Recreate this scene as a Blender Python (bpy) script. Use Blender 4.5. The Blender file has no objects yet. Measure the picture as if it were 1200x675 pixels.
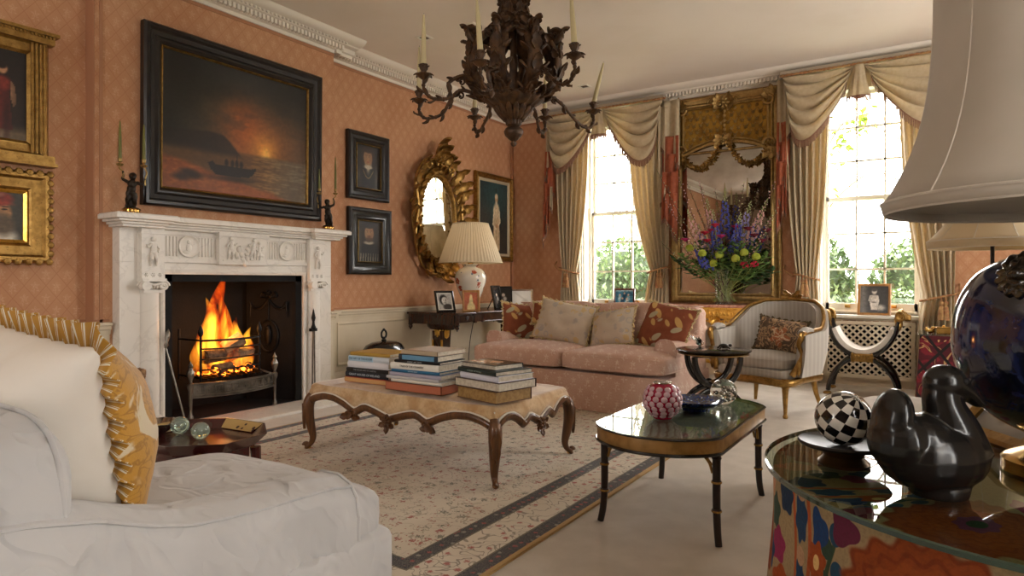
import bpy, bmesh, math, random
import numpy as np
from mathutils import Vector, Matrix, noise as mnoise
PI = math.pi; TAU = 2*PI
sin, cos, sqrt = math.sin, math.cos, math.sqrt
scene = bpy.context.scene
COL = scene.collection

def lin(h):
    h = h.lstrip('#')
    r = [int(h[i:i+2], 16)/255 for i in (0, 2, 4)]
    return tuple((a/12.92 if a <= .04045 else ((a+.055)/1.055)**2.4) for a in r)

def lerp(a, b, t): return a+(b-a)*t
def smooth(a, b, x):
    t = min(1, max(0, (x-a)/(b-a))); return t*t*(3-2*t)
def nz(x, y=0., z=0.): return mnoise.noise((x, y, z))
def interp(tab, t):
    if t <= tab[0][0]: return tab[0][1]
    for (a, va), (b, vb) in zip(tab, tab[1:]):
        if t <= b: return va+(vb-va)*(t-a)/(b-a)
    return tab[-1][1]
def catmull(pts, n=6, closed=False):
    P = [Vector(p) for p in pts]; out = []
    N = len(P); rng = range(N if closed else N-1)
    for i in rng:
        p0 = P[i-1] if (closed or i > 0) else P[0]*2-P[1]
        p1 = P[i]; p2 = P[(i+1) % N]
        p3 = P[(i+2) % N] if (closed or i+2 < N) else P[-1]*2-P[-2]
        for k in range(n):
            t = k/n
            out.append(.5*((2*p1)+(p2-p0)*t+(2*p0-5*p1+4*p2-p3)*t*t+(3*p1-p0-3*p2+p3)*t**3))
    if not closed: out.append(P[-1])
    return out

# ------------------------------------------------------------------ mesh builder
class MB:
    def __init__(s): s.v = []; s.f = []; s.uv = {}; s.vc = None
    def add(s, vs, fs, M=None):
        o = len(s.v)
        if M is None: s.v.extend([Vector(v) for v in vs])
        else: s.v.extend([M @ Vector(v) for v in vs])
        s.f.extend([tuple(i+o for i in f) for f in fs]); return s
    def box(s, x0, x1, y0, y1, z0, z1, M=None):
        vs = [(x, y, z) for z in (z0, z1) for y in (y0, y1) for x in (x0, x1)]
        return s.add(vs, [(0, 2, 3, 1), (4, 5, 7, 6), (0, 1, 5, 4), (2, 6, 7, 3), (0, 4, 6, 2), (1, 3, 7, 5)], M)
    def grid(s, fn, nu, nv, cu=False, cv=False, M=None, flip=False):
        mu = nu if cu else nu+1; mv = nv if cv else nv+1
        vs = [fn(i/nu, j/nv) for j in range(mv) for i in range(mu)]
        fs = []
        for j in range(nv):
            for i in range(nu):
                a = j*mu+i; b = j*mu+(i+1) % mu; c = ((j+1) % mv)*mu+(i+1) % mu; d = ((j+1) % mv)*mu+i
                fs.append((a, d, c, b) if flip else (a, b, c, d))
        return s.add(vs, fs, M)
    def lathe(s, prof, n=24, M=None, rmod=None, caps=True):
        vs = []; m = len(prof)
        for (r, z) in prof:
            for i in range(n):
                a = TAU*i/n; q = r if rmod is None else rmod(r, z, a)
                vs.append((q*cos(a), q*sin(a), z))
        fs = []
        for j in range(m-1):
            for i in range(n):
                fs.append((j*n+i, j*n+(i+1) % n, (j+1)*n+(i+1) % n, (j+1)*n+i))
        if caps:
            if prof[0][0] > 1e-4: fs.append(tuple(reversed(range(n))))
            if prof[-1][0] > 1e-4: fs.append(tuple((m-1)*n+i for i in range(n)))
        return s.add(vs, fs, M)
    def tube(s, path, r, n=8, closed=False, M=None, sx=1., sy=1., up=None):
        P = [Vector(p) for p in path]; N = len(P)
        if N < 2: return s
        tans = []
        for i in range(N):
            if closed: t = P[(i+1) % N]-P[i-1]
            else: t = P[min(i+1, N-1)]-P[max(i-1, 0)]
            if t.length < 1e-9: t = Vector((0, 0, 1))
            tans.append(t.normalized())
        ref = Vector(up) if up else (Vector((0, 0, 1)) if abs(tans[0].z) < .9 else Vector((1, 0, 0)))
        nrm = (ref-tans[0]*ref.dot(tans[0])).normalized()
        vs = []
        for i in range(N):
            t = tans[i]
            if up: nrm = Vector(up)
            nrm = nrm-t*nrm.dot(t)
            nrm = nrm.normalized() if nrm.length > 1e-6 else t.orthogonal().normalized()
            bn = t.cross(nrm)
            rr = r(i/(N-1)) if callable(r) else (r[i] if isinstance(r, (list, tuple)) else r)
            for k in range(n):
                a = TAU*k/n
                vs.append(P[i]+nrm*(cos(a)*rr*sx)+bn*(sin(a)*rr*sy))
        fs = []
        for j in range(N if closed else N-1):
            j2 = (j+1) % N
            for k in range(n):
                fs.append((j*n+k, j*n+(k+1) % n, j2*n+(k+1) % n, j2*n+k))
        if not closed:
            fs.append(tuple(reversed(range(n)))); fs.append(tuple((N-1)*n+k for k in range(n)))
        return s.add(vs, fs, M)
    def bar(s, a, b, r, n=8, r2=None, M=None): return s.tube([a, b], [r, r if r2 is None else r2], n, M=M)
    def prism(s, poly, z0, z1, M=None):
        n = len(poly)
        vs = [(x, y, z0) for x, y in poly]+[(x, y, z1) for x, y in poly]
        fs = [tuple(reversed(range(n))), tuple(range(n, 2*n))]
        fs += [(i, (i+1) % n, n+(i+1) % n, n+i) for i in range(n)]
        return s.add(vs, fs, M)
    def ell(s, c, r, M=None, nu=16, nv=10):
        if not isinstance(r, (tuple, list)): r = (r, r, r)
        prof = [(sin(PI*j/nv), -cos(PI*j/nv)) for j in range(nv+1)]
        prof[0] = (1e-5, -1); prof[-1] = (1e-5, 1)
        A = Matrix.Translation(Vector(c)) @ Matrix.Diagonal((r[0], r[1], r[2], 1))
        return s.lathe(prof, nu, (M @ A) if M is not None else A, caps=False)
    def ellr(s, c, r, rot, nu=16, nv=10):
        A = Matrix.Translation(Vector(c)) @ rot
        return s.ell((0, 0, 0), r, A, nu, nv)
    def pillow(s, w, h, t, M=None, n=16, p=2.6, pinch=.06, wr=.0, seed=0.):
        # flat square pillow, thickness axis z, knife edge with pulled-in sides
        def side(sg):
            def fn(u, v):
                x = 2*u-1; y = 2*v-1
                # redistribute towards the edges
                x = sin(x*PI/2); y = sin(y*PI/2)
                k = (max(0, 1-abs(x)**p))**.55*(max(0, 1-abs(y)**p))**.55
                px = x*w/2*(1-pinch*(1-y*y)); py = y*h/2*(1-pinch*(1-x*x))
                d = wr*nz(x*2.3+seed, y*2.3-seed, sg*3.1)*k
                return (px, py, sg*t/2*k+d)
            return fn
        s.grid(side(1), n, n, M=M); s.grid(side(-1), n, n, M=M, flip=True)
        return s
    def leaf(s, L, W, M=None, curl=1.2, lobes=3, thick=.006, n=12, bend=0., cup=.35, tip=.15):
        # acanthus leaf: grows along +y from the origin, lobed outline, tip curling towards +z
        pts = []; ang = 0.; y = z = 0.
        for i in range(n+1):
            t = i/n; pts.append((y, z, ang))
            ang = bend*t+curl*t**2.2
            y += cos(ang)*L/n; z += sin(ang)*L/n
        def mk(off):
            def fn(u, v):
                i = min(n, int(round(v*n))); yy, zz, a = pts[i]
                t = i/n
                wd = W*(sin(PI*min(1, t*.88+.12))**.7)*(.72+.38*abs(sin(PI*lobes*t)))*(1-t*.25)+tip*W*t*(1-t)
                x = (2*u-1)*wd/2
                h = cup*abs(2*u-1)**1.5*wd/2+off
                rid = .25*thick*cos(u*TAU*2)
                return (x, yy-sin(a)*(h+rid), zz+cos(a)*(h+rid))
            return fn
        b = len(s.v); nu = 4
        s.grid(mk(thick), nu, n, M=M)
        s.grid(mk(-thick*.3), nu, n, M=M, flip=True)
        m = nu+1; q = m*(n+1)
        E = [(j*m, (j+1)*m) for j in range(n)]+[(j*m+nu, (j+1)*m+nu) for j in range(n)]
        for (a, c) in E: s.f.append((b+a, b+c, b+q+c, b+q+a))
        for i in range(nu):
            s.f.append((b+n*m+i, b+n*m+i+1, b+q+n*m+i+1, b+q+n*m+i)); s.f.append((b+i+1, b+i, b+q+i, b+q+i+1))
        return s
    def scroll(s, r0, turns, rad, M=None, n=26, m=6, flat=1.):
        # spiral volute in the xy plane starting at angle 0, radius r0, curling inwards
        P = []; R = []
        for i in range(n+1):
            t = i/n; a = turns*TAU*t; r = r0*(1-t*.88)
            P.append((r*cos(a), r*sin(a), 0)); R.append(rad*(1-.55*t))
        s.tube(P, R, m, M=M, sx=flat, sy=1., up=(0, 0, 1))
        s.ell((0, 0, 0), (r0*.22, r0*.22, rad*1.1*flat), M, 8, 6); return s
    def rosette(s, r, M=None, petals=6, h=.3):
        for k in range(petals):
            a = TAU*k/petals
            s.ell((0, 0, 0), (r*.42, r*.25, r*h), (M if M is not None else Matrix())@Matrix.Rotation(a, 4, 'Z')@Matrix.Translation((r*.58, 0, 0)), 7, 5)
        s.ell((0, 0, r*h*.4), (r*.3, r*.3, r*h), M, 7, 5); return s
    def frame(s, path, prof, M=None, closed=True):
        # sweep profile [(offset inwards, height)] along a closed ccw 2-D polygon with mitres
        n = len(path); P = [Vector(p) for p in path]; vs = []
        nor = []
        for i in range(n):
            a = P[i]-P[i-1]; b = P[(i+1) % n]-P[i]
            na = Vector((-a.y, a.x)).normalized(); nb = Vector((-b.y, b.x)).normalized()
            m = (na+nb); m = m/(max(.2, (m.length**2)/2)) if m.length > 1e-6 else na
            nor.append(m)
        k = len(prof)
        for i in range(n):
            for (o, h) in prof:
                q = P[i]+nor[i]*o; vs.append((q.x, q.y, h))
        fs = []
        for i in range(n):
            j = (i+1) % n
            for c in range(k):
                d = (c+1) % k
                fs.append((i*k+c, j*k+c, j*k+d, i*k+d))
        return s.add(vs, fs, M)
    def sweepx(s, prof, a, b, M=None):
        # straight moulding: profile [(p,q)] (closed) placed by a, b = functions (p,q)->point
        n = len(prof)
        vs = [a(p, q) for p, q in prof]+[b(p, q) for p, q in prof]
        fs = [(i, (i+1) % n, n+(i+1) % n, n+i) for i in range(n)]+[tuple(reversed(range(n))), tuple(range(n, 2*n))]
        return s.add(vs, fs, M)

def T(x=0, y=0, z=0): return Matrix.Translation((x, y, z))
def RX(a): return Matrix.Rotation(a, 4, 'X')
def RY(a): return Matrix.Rotation(a, 4, 'Y')
def RZ(a): return Matrix.Rotation(a, 4, 'Z')
def SC(x, y=None, z=None): return Matrix.Diagonal((x, x if y is None else y, x if z is None else z, 1))
def FR(o, x, y):  # frame with given x and y axes
    x = Vector(x).normalized(); y = Vector(y); y = (y-x*y.dot(x)).normalized(); z = x.cross(y)
    m = Matrix((x, y, z)).transposed().to_4x4(); m.translation = Vector(o); return m

def finish(me, smooth_deg):
    if smooth_deg:
        me.polygons.foreach_set('use_smooth', [True]*len(me.polygons))
        try: me.set_sharp_from_angle(angle=math.radians(smooth_deg))
        except Exception: pass

def build(mb, name, m, parent=None, loc=None, rot=None, sm=40, bevel=0, bseg=2, sub=0, solid=0, remesh=0, smoothit=0, M=None, recalc=True, tag=None, uv=None):
    me = bpy.data.meshes.new(name)
    vs = mb.v if M is None else [M @ v for v in mb.v]
    me.from_pydata([tuple(v) for v in vs], [], mb.f)
    if recalc:
        bm = bmesh.new(); bm.from_mesh(me)
        bmesh.ops.recalc_face_normals(bm, faces=bm.faces)
        bm.to_mesh(me); bm.free()
    o = bpy.data.objects.new(name, me); COL.objects.link(o)
    if remesh:
        r = o.modifiers.new('r', 'REMESH'); r.mode = 'VOXEL'; r.voxel_size = remesh
        if smoothit:
            q = o.modifiers.new('s', 'SMOOTH'); q.iterations = smoothit; q.factor = .5
        dg = bpy.context.evaluated_depsgraph_get(); dg.update()
        me2 = bpy.data.meshes.new_from_object(o.evaluated_get(dg)); o.modifiers.clear(); o.data = me2
        bpy.data.meshes.remove(me); me = me2; me.name = name
    if mb.vc is not None and not remesh:
        ca = me.color_attributes.new('pic', 'FLOAT_COLOR', 'POINT')
        arr = np.ones((len(me.vertices), 4), dtype=np.float32); arr[:len(mb.vc), :3] = np.asarray(mb.vc)
        ca.data.foreach_set('color', arr.ravel())
    if uv is not None:
        ul = me.uv_layers.new(name='UVMap')
        for lp in me.loops:
            ul.data[lp.index].uv = uv(me.vertices[lp.vertex_index].co)
    finish(me, sm)
    if m is not None: me.materials.append(m)
    if bevel:
        b = o.modifiers.new('b', 'BEVEL'); b.width = bevel; b.segments = bseg; b.limit_method = 'ANGLE'; b.angle_limit = math.radians(35); b.harden_normals = False
    if solid:
        b = o.modifiers.new('so', 'SOLIDIFY'); b.thickness = solid; b.offset = 0
    if sub:
        b = o.modifiers.new('su', 'SUBSURF'); b.levels = sub; b.render_levels = sub
    if parent is not None: o.parent = parent
    if loc is not None: o.location = loc
    if rot is not None: o.rotation_euler = rot if isinstance(rot, (tuple, list)) else (0, 0, rot)
    if tag: label(o, *tag)
    return o

def label(o, lab, cat, group=None, kind=None):
    o['label'] = lab; o['category'] = cat
    if group: o['group'] = group
    if kind: o['kind'] = kind
    return o
def thing(name, lab, cat, loc=(0, 0, 0), rot=0, group=None):
    o = bpy.data.objects.new(name, None); COL.objects.link(o)
    o.empty_display_size = .1
    o.location = loc; o.rotation_euler = rot if isinstance(rot, (tuple, list)) else (0, 0, rot)
    return label(o, lab, cat, group)
def struct(mb, name, m, **k):
    o = build(mb, name, m, **k); 
    if o.parent is None: o['kind'] = 'structure'
    return o
def kids(o): return [c for c in COL.objects if c.parent == o]
def dup(root, loc, rot, lab=None, group=None):
    r = root.copy(); COL.objects.link(r); r.location = loc
    r.rotation_euler = rot if isinstance(rot, (tuple, list)) else (0, 0, rot)
    if lab: r['label'] = lab
    if group: r['group'] = group
    for c in kids(root):
        d = c.copy(); COL.objects.link(d); d.parent = r
        for g in kids(c):
            e = g.copy(); COL.objects.link(e); e.parent = d
    return r

# ------------------------------------------------------------------ material expressions
class E:
    def __init__(s, nt, sock): s.nt = nt; s.s = sock
    def _m(s, op, *o):
        n = s.nt.nodes.new('ShaderNodeMath'); n.operation = op
        for i, a in enumerate((s,)+o):
            if isinstance(a, E): s.nt.links.new(a.s, n.inputs[i])
            else: n.inputs[i].default_value = a
        return E(s.nt, n.outputs[0])
    def __add__(s, o): return s._m('ADD', o)
    __radd__ = __add__
    def __sub__(s, o): return s._m('SUBTRACT', o)
    def __rsub__(s, o): return (s*-1)+o
    def __mul__(s, o): return s._m('MULTIPLY', o)
    __rmul__ = __mul__
    def __truediv__(s, o): return s._m('DIVIDE', o)
    def __pow__(s, o): return s._m('POWER', o)
    def sin(s): return s._m('SINE')
    def cos(s): return s._m('COSINE')
    def abs(s): return s._m('ABSOLUTE')
    def frac(s): return s._m('FRACT')
    def floor(s): return s._m('FLOOR')
    def sqrt(s): return s._m('SQRT')
    def max(s, o): return s._m('MAXIMUM', o)
    def min(s, o): return s._m('MINIMUM', o)
    def atan2(s, o): return s._m('ARCTAN2', o)
    def mod(s, o): return s._m('FLOORED_MODULO', o)
    def gt(s, o): return s._m('GREATER_THAN', o)
    def lt(s, o): return s._m('LESS_THAN', o)
    def clamp(s): return s._m('MAXIMUM', 0.)._m('MINIMUM', 1.)
    def step(s, a, b):  # smoothstep
        n = s.nt.nodes.new('ShaderNodeMapRange'); n.interpolation_type = 'SMOOTHSTEP'
        s.nt.links.new(s.s, n.inputs[0]); n.inputs[1].default_value = a; n.inputs[2].default_value = b
        return E(s.nt, n.outputs[0])
class Mat:
    def __init__(s, name):
        s.m = bpy.data.materials.new(name); s.m.use_nodes = True; s.nt = s.m.node_tree
        s.nt.nodes.clear(); s.N = s.nt.nodes; s.L = s.nt.links
        s.outn = s.N.new('ShaderNodeOutputMaterial'); s._tc = None
    def tc(s, kind='Object'):
        if s._tc is None: s._tc = s.N.new('ShaderNodeTexCoord')
        return s._tc.outputs[kind]
    def xyz(s, kind='Object'):
        n = s.N.new('ShaderNodeSeparateXYZ'); s.L.new(s.tc(kind), n.inputs[0])
        return [E(s.nt, n.outputs[i]) for i in range(3)]
    def vec(s, x, y, z=0.):
        n = s.N.new('ShaderNodeCombineXYZ')
        for i, a in enumerate((x, y, z)):
            if isinstance(a, E): s.L.new(a.s, n.inputs[i])
            else: n.inputs[i].default_value = a
        return n.outputs[0]
    def noise(s, scale, detail=3, v=None, rough=.55, dist=0., kind='Object'):
        n = s.N.new('ShaderNodeTexNoise'); n.inputs['Scale'].default_value = scale; n.inputs['Detail'].default_value = detail
        n.inputs['Roughness'].default_value = rough; n.inputs['Distortion'].default_value = dist
        s.L.new(v if v is not None else s.tc(kind), n.inputs['Vector']); return E(s.nt, n.outputs[0])
    def vor(s, scale, v=None, rnd=1., feat='F1', kind='Object'):
        n = s.N.new('ShaderNodeTexVoronoi'); n.feature = feat; n.inputs['Scale'].default_value = scale
        n.inputs['Randomness'].default_value = rnd
        s.L.new(v if v is not None else s.tc(kind), n.inputs['Vector'])
        q = s.N.new('ShaderNodeSeparateColor'); s.L.new(n.outputs['Color'], q.inputs[0])
        return E(s.nt, n.outputs['Distance']), [E(s.nt, q.outputs[i]) for i in range(3)]
    def mix(s, f, a, b):
        n = s.N.new('ShaderNodeMix'); n.data_type = 'RGBA'
        if isinstance(f, E): s.L.new(f.s, n.inputs[0])
        else: n.inputs[0].default_value = f
        for i, c in ((6, a), (7, b)):
            if isinstance(c, E): s.L.new(c.s, n.inputs[i])
            else:
                c = lin(c) if isinstance(c, str) else c
                n.inputs[i].default_value = (*c[:3], 1)
        return E(s.nt, n.outputs[2])
    def attr(s, name):
        n = s.N.new('ShaderNodeAttribute'); n.attribute_name = name; return E(s.nt, n.outputs[0])
    def bsdf(s, color, rough=.5, metal=0., bump=None, bstr=.3, bdist=.01, spec=.5, coat=0., sheen=0., trans=0., ior=1.45, emit=None, estr=0., trl=0., sss=0.):
        n = s.N.new('ShaderNodeBsdfPrincipled')
        def put(k, v):
            if isinstance(v, E): s.L.new(v.s, n.inputs[k])
            elif isinstance(v, (tuple, list, str)):
                v = lin(v) if isinstance(v, str) else v; n.inputs[k].default_value = (*v[:3], 1)
            else: n.inputs[k].default_value = v
        put('Base Color', color); put('Roughness', rough); put('Metallic', metal); put('Specular IOR Level', spec)
        put('Coat Weight', coat); put('Sheen Weight', sheen); put('Transmission Weight', trans); put('IOR', ior)
        if coat: n.inputs['Coat Roughness'].default_value = .08
        if emit is not None: put('Emission Color', emit); put('Emission Strength', estr)
        if bump is not None:
            b = s.N.new('ShaderNodeBump'); b.inputs['Strength'].default_value = bstr; b.inputs['Distance'].default_value = bdist
            s.L.new(bump.s, b.inputs['Height']); s.L.new(b.outputs[0], n.inputs['Normal'])
        sh = n.outputs[0]
        if trl:
            t = s.N.new('ShaderNodeBsdfTranslucent')
            if isinstance(color, E): s.L.new(color.s, t.inputs[0])
            else: t.inputs[0].default_value = (*(lin(color) if isinstance(color, str) else color)[:3], 1)
            x = s.N.new('ShaderNodeMixShader'); x.inputs[0].default_value = trl
            s.L.new(sh, x.inputs[1]); s.L.new(t.outputs[0], x.inputs[2]); sh = x.outputs[0]
        s.L.new(sh, s.outn.inputs[0]); return s.m
def plain(name, col, rough=.5, metal=0., var=None, nsc=20., bstr=0., bsc=60., bdist=.004, **k):
    """one colour with a little mottling (second colour var) and fine bump"""
    s = Mat(name); c = col
    if var is not None: c = s.mix(s.noise(nsc, 4).step(.35, .68), col, var)
    b = s.noise(bsc, 3) if bstr else None
    return s.bsdf(c, rough, metal, bump=b, bstr=bstr, bdist=bdist, **k)
# ------------------------------------------------------------------ camera
FPX = 765.; TH = math.radians(33.3)
cam = bpy.data.cameras.new('camera'); co = bpy.data.objects.new('camera', cam); COL.objects.link(co)
cam.sensor_width = 36; cam.lens = FPX/1200*36; cam.shift_y = -7.5/1200
co.location = (0, 0, 1); co.rotation_euler = (PI/2, 0, TH); scene.camera = co
cam.clip_start = .05; cam.clip_end = 200
vs_ = scene.view_settings; vs_.view_transform = 'Standard'
try: vs_.look = 'None'
except Exception: pass
vs_.gamma = 1; vs_.use_curve_mapping = False; vs_.exposure = 0.36

def dirn(px, py):
    u = (px-600)/FPX; v = (330-py)/FPX
    return Vector((u*cos(TH)-sin(TH), u*sin(TH)+cos(TH), v))
def at_z(px, py, z): r = dirn(px, py); return Vector((0, 0, 1))+r*((z-1)/r.z)
def at_x(px, py, x): r = dirn(px, py); return Vector((0, 0, 1))+r*(x/r.x)
def at_y(px, py, y): r = dirn(px, py); return Vector((0, 0, 1))+r*(y/r.y)
def at_d(px, py, d): return Vector((0, 0, 1))+dirn(px, py)*d
RT = Vector((cos(TH), sin(TH), 0)); FW = Vector((-sin(TH), cos(TH), 0))

# ------------------------------------------------------------------ materials
M = {}
def _paper():
    s = Mat('wallpaper'); x, y, z = s.xyz(); p = x+y
    a = (p/.115+z/.15); b = (p/.115-z/.15)
    # local cell coordinates in the diagonal lattice
    fa = a.frac()-.5; fb = b.frac()-.5
    lx = (fa+fb)*.5*.115; lz = (fa-fb)*.5*.15
    r = (lx*lx+lz*lz).sqrt(); th = lz.atan2(lx)
    pet = r-(((th*5).sin()*.3+.72)*.023)
    fl = 1-pet.step(-.004, .006)
    stem = (1-((lx-(lz*40).sin()*.006).abs()).step(.001, .004))*(lz.lt(-.005))*(lz.gt(-.05))
    lf = 1-(((lx.abs()-.014)*(lx.abs()-.014)+(lz+.03)*(lz+.03)*2.5).sqrt()).step(.006, .011)
    trel = (1-(fa.abs()-.5).abs().step(.012, .03)).max(1-(fb.abs()-.5).abs().step(.012, .03))
    n = s.noise(160, 3); w = s.noise(2.2, 3)
    mk = (fl.max(stem).max(lf))*(n.step(.38, .62))
    base = s.mix(w.step(.3, .7), '#c4946f', '#b98662')
    base = s.mix(trel*.5, base, '#a5694c')
    base = s.mix(s.noise(420, 2).step(.45, .65)*.35, base, '#cb9674')
    c = s.mix(mk*.45, base, '#ddb99b')
    return s.bsdf(c, .75, bump=n, bstr=.1, bdist=.002, spec=.25)
M['paper'] = _paper()
M['cream'] = plain('cream_paint', '#dccfb6', .5, var='#d5c6ab', nsc=3)
M['white_paint'] = plain('white_paint', '#e9e3d6', .45, var='#e2dccd', nsc=4)
M['ceil'] = plain('ceiling_plaster', '#f0e6da', .85, var='#ece1d3', nsc=1.5)
M['cornice'] = plain('cornice_plaster', '#e4dbcc', .8)
def _carpet():
    s = Mat('carpet'); n = s.noise(7, 4); f = s.noise(420, 2)
    c = s.mix(n.step(.3, .7), '#d0c5b6', '#c2b6a6'); c = s.mix(f.step(.3, .7)*.35, c, '#dcd2c4')
    return s.bsdf(c, .95, bump=f+n*2.5, bstr=.55, bdist=.006, spec=.1, sheen=.3)
M['carpet'] = _carpet()
def _marble():
    s = Mat('white_marble'); n = s.noise(3.2, 6, dist=1.4); v = (n-.5).abs()
    c = s.mix((1-v.step(.0, .035))*.35, '#e8e2d8', '#c4bdb2'); c = s.mix(s.noise(1.6, 3).step(.4, .75)*.5, c, '#d9cfc0')
    return s.bsdf(c, .33, spec=.45)
M['marble'] = _marble()
def _pinkmarble():
    s = Mat('pink_marble'); n = s.noise(16, 5, dist=1.)
    return s.bsdf(s.mix(n.step(.35, .65), '#b5725c', '#d6a48c'), .25)
M['pink_marble'] = _pinkmarble()
def _gilt(name, a, b, dark, rough=.38, sc=24):
    s = Mat(name); n = s.noise(sc, 4); g = s.N.new('ShaderNodeNewGeometry'); pt = E(s.nt, g.outputs['Pointiness'])
    c = s.mix(n.step(.3, .7), a, b); c = s.mix(s.noise(sc*3, 3).step(.56, .72)*.55, c, dark)
    return s.bsdf(c, rough, .85, bump=s.noise(sc*4, 3), bstr=.25, bdist=.003)
M['gilt'] = _gilt('gilt_wood', '#ac864a', '#876632', '#50351a')
M['gilt_bright'] = _gilt('bright_gilt', '#e6bd62', '#cf9f42', '#94691f', .3)
M['gilt_dull'] = _gilt('dull_gilt', '#b4975f', '#94784a', '#5a4628', .45)
M['brass'] = plain('brass', '#d0a860', .25, .95, var='#b08a48')
M['bronze'] = plain('dark_bronze', '#241d17', .35, .5, var='#33281c', nsc=30)
M['iron'] = plain('black_iron', '#1b1a19', .5, .6, var='#262422', nsc=30)
M['soot'] = plain('sooty_iron', '#090807', .85, .0, var='#110d0b', nsc=7, bstr=.3)
M['steel'] = plain('worn_steel', '#8d877d', .3, .9, var='#6a655c', nsc=12)
M['carved_dark'] = plain('carved_dark_wood', '#3a2717', .5, .15, var='#5a3d22', nsc=22, bstr=.4, bsc=70, bdist=.006)
M['black_lacquer'] = plain('black_lacquer', '#100e0d', .18, var='#1a1613', nsc=5, coat=.3)
M['ebony_frame'] = plain('ebonised_frame', '#141110', .3, var='#211b17', nsc=14, coat=.15)
def _wood(name, a, b, rough=.35, sc=9., coat=.2):
    s = Mat(name); x, y, z = s.xyz(); v = s.vec(x*1.0, y*1.0, z*.16)
    n = s.noise(sc*3, 5, v=v, dist=1.2)
    return s.bsdf(s.mix(n.step(.3, .7), a, b), rough, coat=coat, bump=n, bstr=.06)
M['walnut'] = _wood('walnut', '#6b4524', '#4a2c15')
M['mahogany'] = _wood('mahogany', '#40210f', '#28130a', .25)
M['darkwood'] = _wood('dark_wood', '#2c1a10', '#1c100a', .3)
M['glass_thin'] = None
def _pane():
    s = Mat('window_glass'); t = s.N.new('ShaderNodeBsdfTransparent'); g = s.N.new('ShaderNodeBsdfGlossy')
    g.inputs['Roughness'].default_value = .02
    x = s.N.new('ShaderNodeMixShader'); x.inputs[0].default_value = .05
    s.L.new(t.outputs[0], x.inputs[1]); s.L.new(g.outputs[0], x.inputs[2]); s.L.new(x.outputs[0], s.outn.inputs[0]); return s.m
M['pane'] = _pane()
M['mirror'] = plain('mirror_glass', '#d5d2cb', .01, 1., var='#bdbab2', nsc=6)
M['mirror_old'] = plain('foxed_mirror_glass', '#c6c2b9', .015, 1., var='#b4afa5', nsc=5)
M['candle'] = plain('candle_wax', '#c9b98d', .5, sss=0)
M['candle_green'] = plain('green_candle_wax', '#6d6b2e', .5)
M['wick'] = plain('wick', '#1a1512', .9)

# ------------------------------------------------------------------ room shell
XL, YB, ZC = -4.67, 7.1, 3.15
XR, YF = 1.9, -2.4
BX, BY0, BY1 = -4.5, 2.01, 3.97
XA = -4.6                              # the alcove wall left of the breast      # chimney breast
FY0, FY1, FZ = 2.41, 3.56, 1.05      # fireplace opening
W1, W2, WH = -3.21, -.58, .45        # window centres and half width
WZ0, WZ1 = .68, 2.96

struct(MB().box(XL-.3, XR+.3, YF-.3, YB+.3, -.12, 0), 'floor', M['carpet'])
struct(MB().box(XL-.3, XR+.3, YF-.3, YB+.3, ZC, ZC+.15), 'ceiling', M['ceil'])
mb = MB(); mb.box(XL-.25, XL, YF-.3, FY0, 0, ZC); mb.box(XL-.25, XL, FY1, YB+.3, 0, ZC); mb.box(XL-.25, XL, FY0, FY1, FZ, ZC)
mb.box(XL-.1, XA, YF-.3, BY0, 0, ZC)
struct(mb, 'wall_left', M['paper'])
mb = MB(); mb.box(XL, BX, BY0, FY0, 0, ZC); mb.box(XL, BX, FY1, BY1, 0, ZC); mb.box(XL, BX, FY0, FY1, FZ, ZC)
struct(mb, 'wall_chimney', M['paper'])
mb = MB()
for x0, x1 in ((XL-.25, W1-WH), (W1+WH, W2-WH), (W2+WH, XR+.3)): mb.box(x0, x1, YB, YB+.3, 0, ZC)
for c in (W1, W2): mb.box(c-WH, c+WH, YB, YB+.3, 0, WZ0); mb.box(c-WH, c+WH, YB, YB+.3, WZ1, ZC)
struct(mb, 'wall_back', M['paper'])
# right wall and the wall behind the camera, each with tall sash windows
M['far_wall'] = plain('side_wall_paint', '#bda88e', .8); M['far_wall2'] = plain('end_wall_paint', '#93806f', .8)
RW = [(-.35, .3), (4.7, 5.6)]; FWN = [(-3.3, -2.75)]
def holed(axis, a0, a1, holes, c0, c1):
    mb = MB(); cur = a0
    def bx(p, q, z0, z1):
        if axis == 'y': mb.box(c0, c1, p, q, z0, z1)
        else: mb.box(p, q, c0, c1, z0, z1)
    for h0, h1 in holes:
        bx(cur, h0, 0, ZC); bx(h0, h1, 0, .7); bx(h0, h1, 2.9, ZC); cur = h1
    bx(cur, a1, 0, ZC); return mb
struct(holed('y', YF-.3, YB+.3, RW, XR, XR+.25), 'wall_right', M['far_wall'])
struct(holed('x', XL-.25, XR+.3, FWN, YF-.25, YF), 'wall_front', M['far_wall2'])


# dado panelling, rails, baseboards
DZ = .735
rail = [(0, DZ-.075), (.012, DZ-.075), (.016, DZ-.05), (.026, DZ-.042), (.03, DZ-.022), (.044, DZ-.014), (.044, DZ), (0, DZ+.004)]
base = [(0, 0), (.028, 0), (.028, .11), (.02, .13), (.016, .155), (.006, .165), (0, .165)]
def run_x(mb, prof, x, y0, y1):   # along y on a wall facing +x
    mb.sweepx(prof, lambda p, q: (x+p, y0, q), lambda p, q: (x+p, y1, q))
def run_y(mb, prof, y, x0, x1):   # along x on a wall facing -y
    mb.sweepx(prof, lambda p, q: (x0, y-p, q), lambda p, q: (x1, y-p, q))
def run_r(mb, prof, x, y0, y1): mb.sweepx(prof, lambda p, q: (x-p, y0, q), lambda p, q: (x-p, y1, q))
segL = [(XA, YF, BY0), (BX, BY0, 2.1), (BX, 3.9, BY1), (XL, BY1, YB)]
segB = [(XL, W1-WH-.07), (W1+WH+.07, W2-WH-.07), (W2+WH+.07, XR)]
mb = MB()
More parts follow.
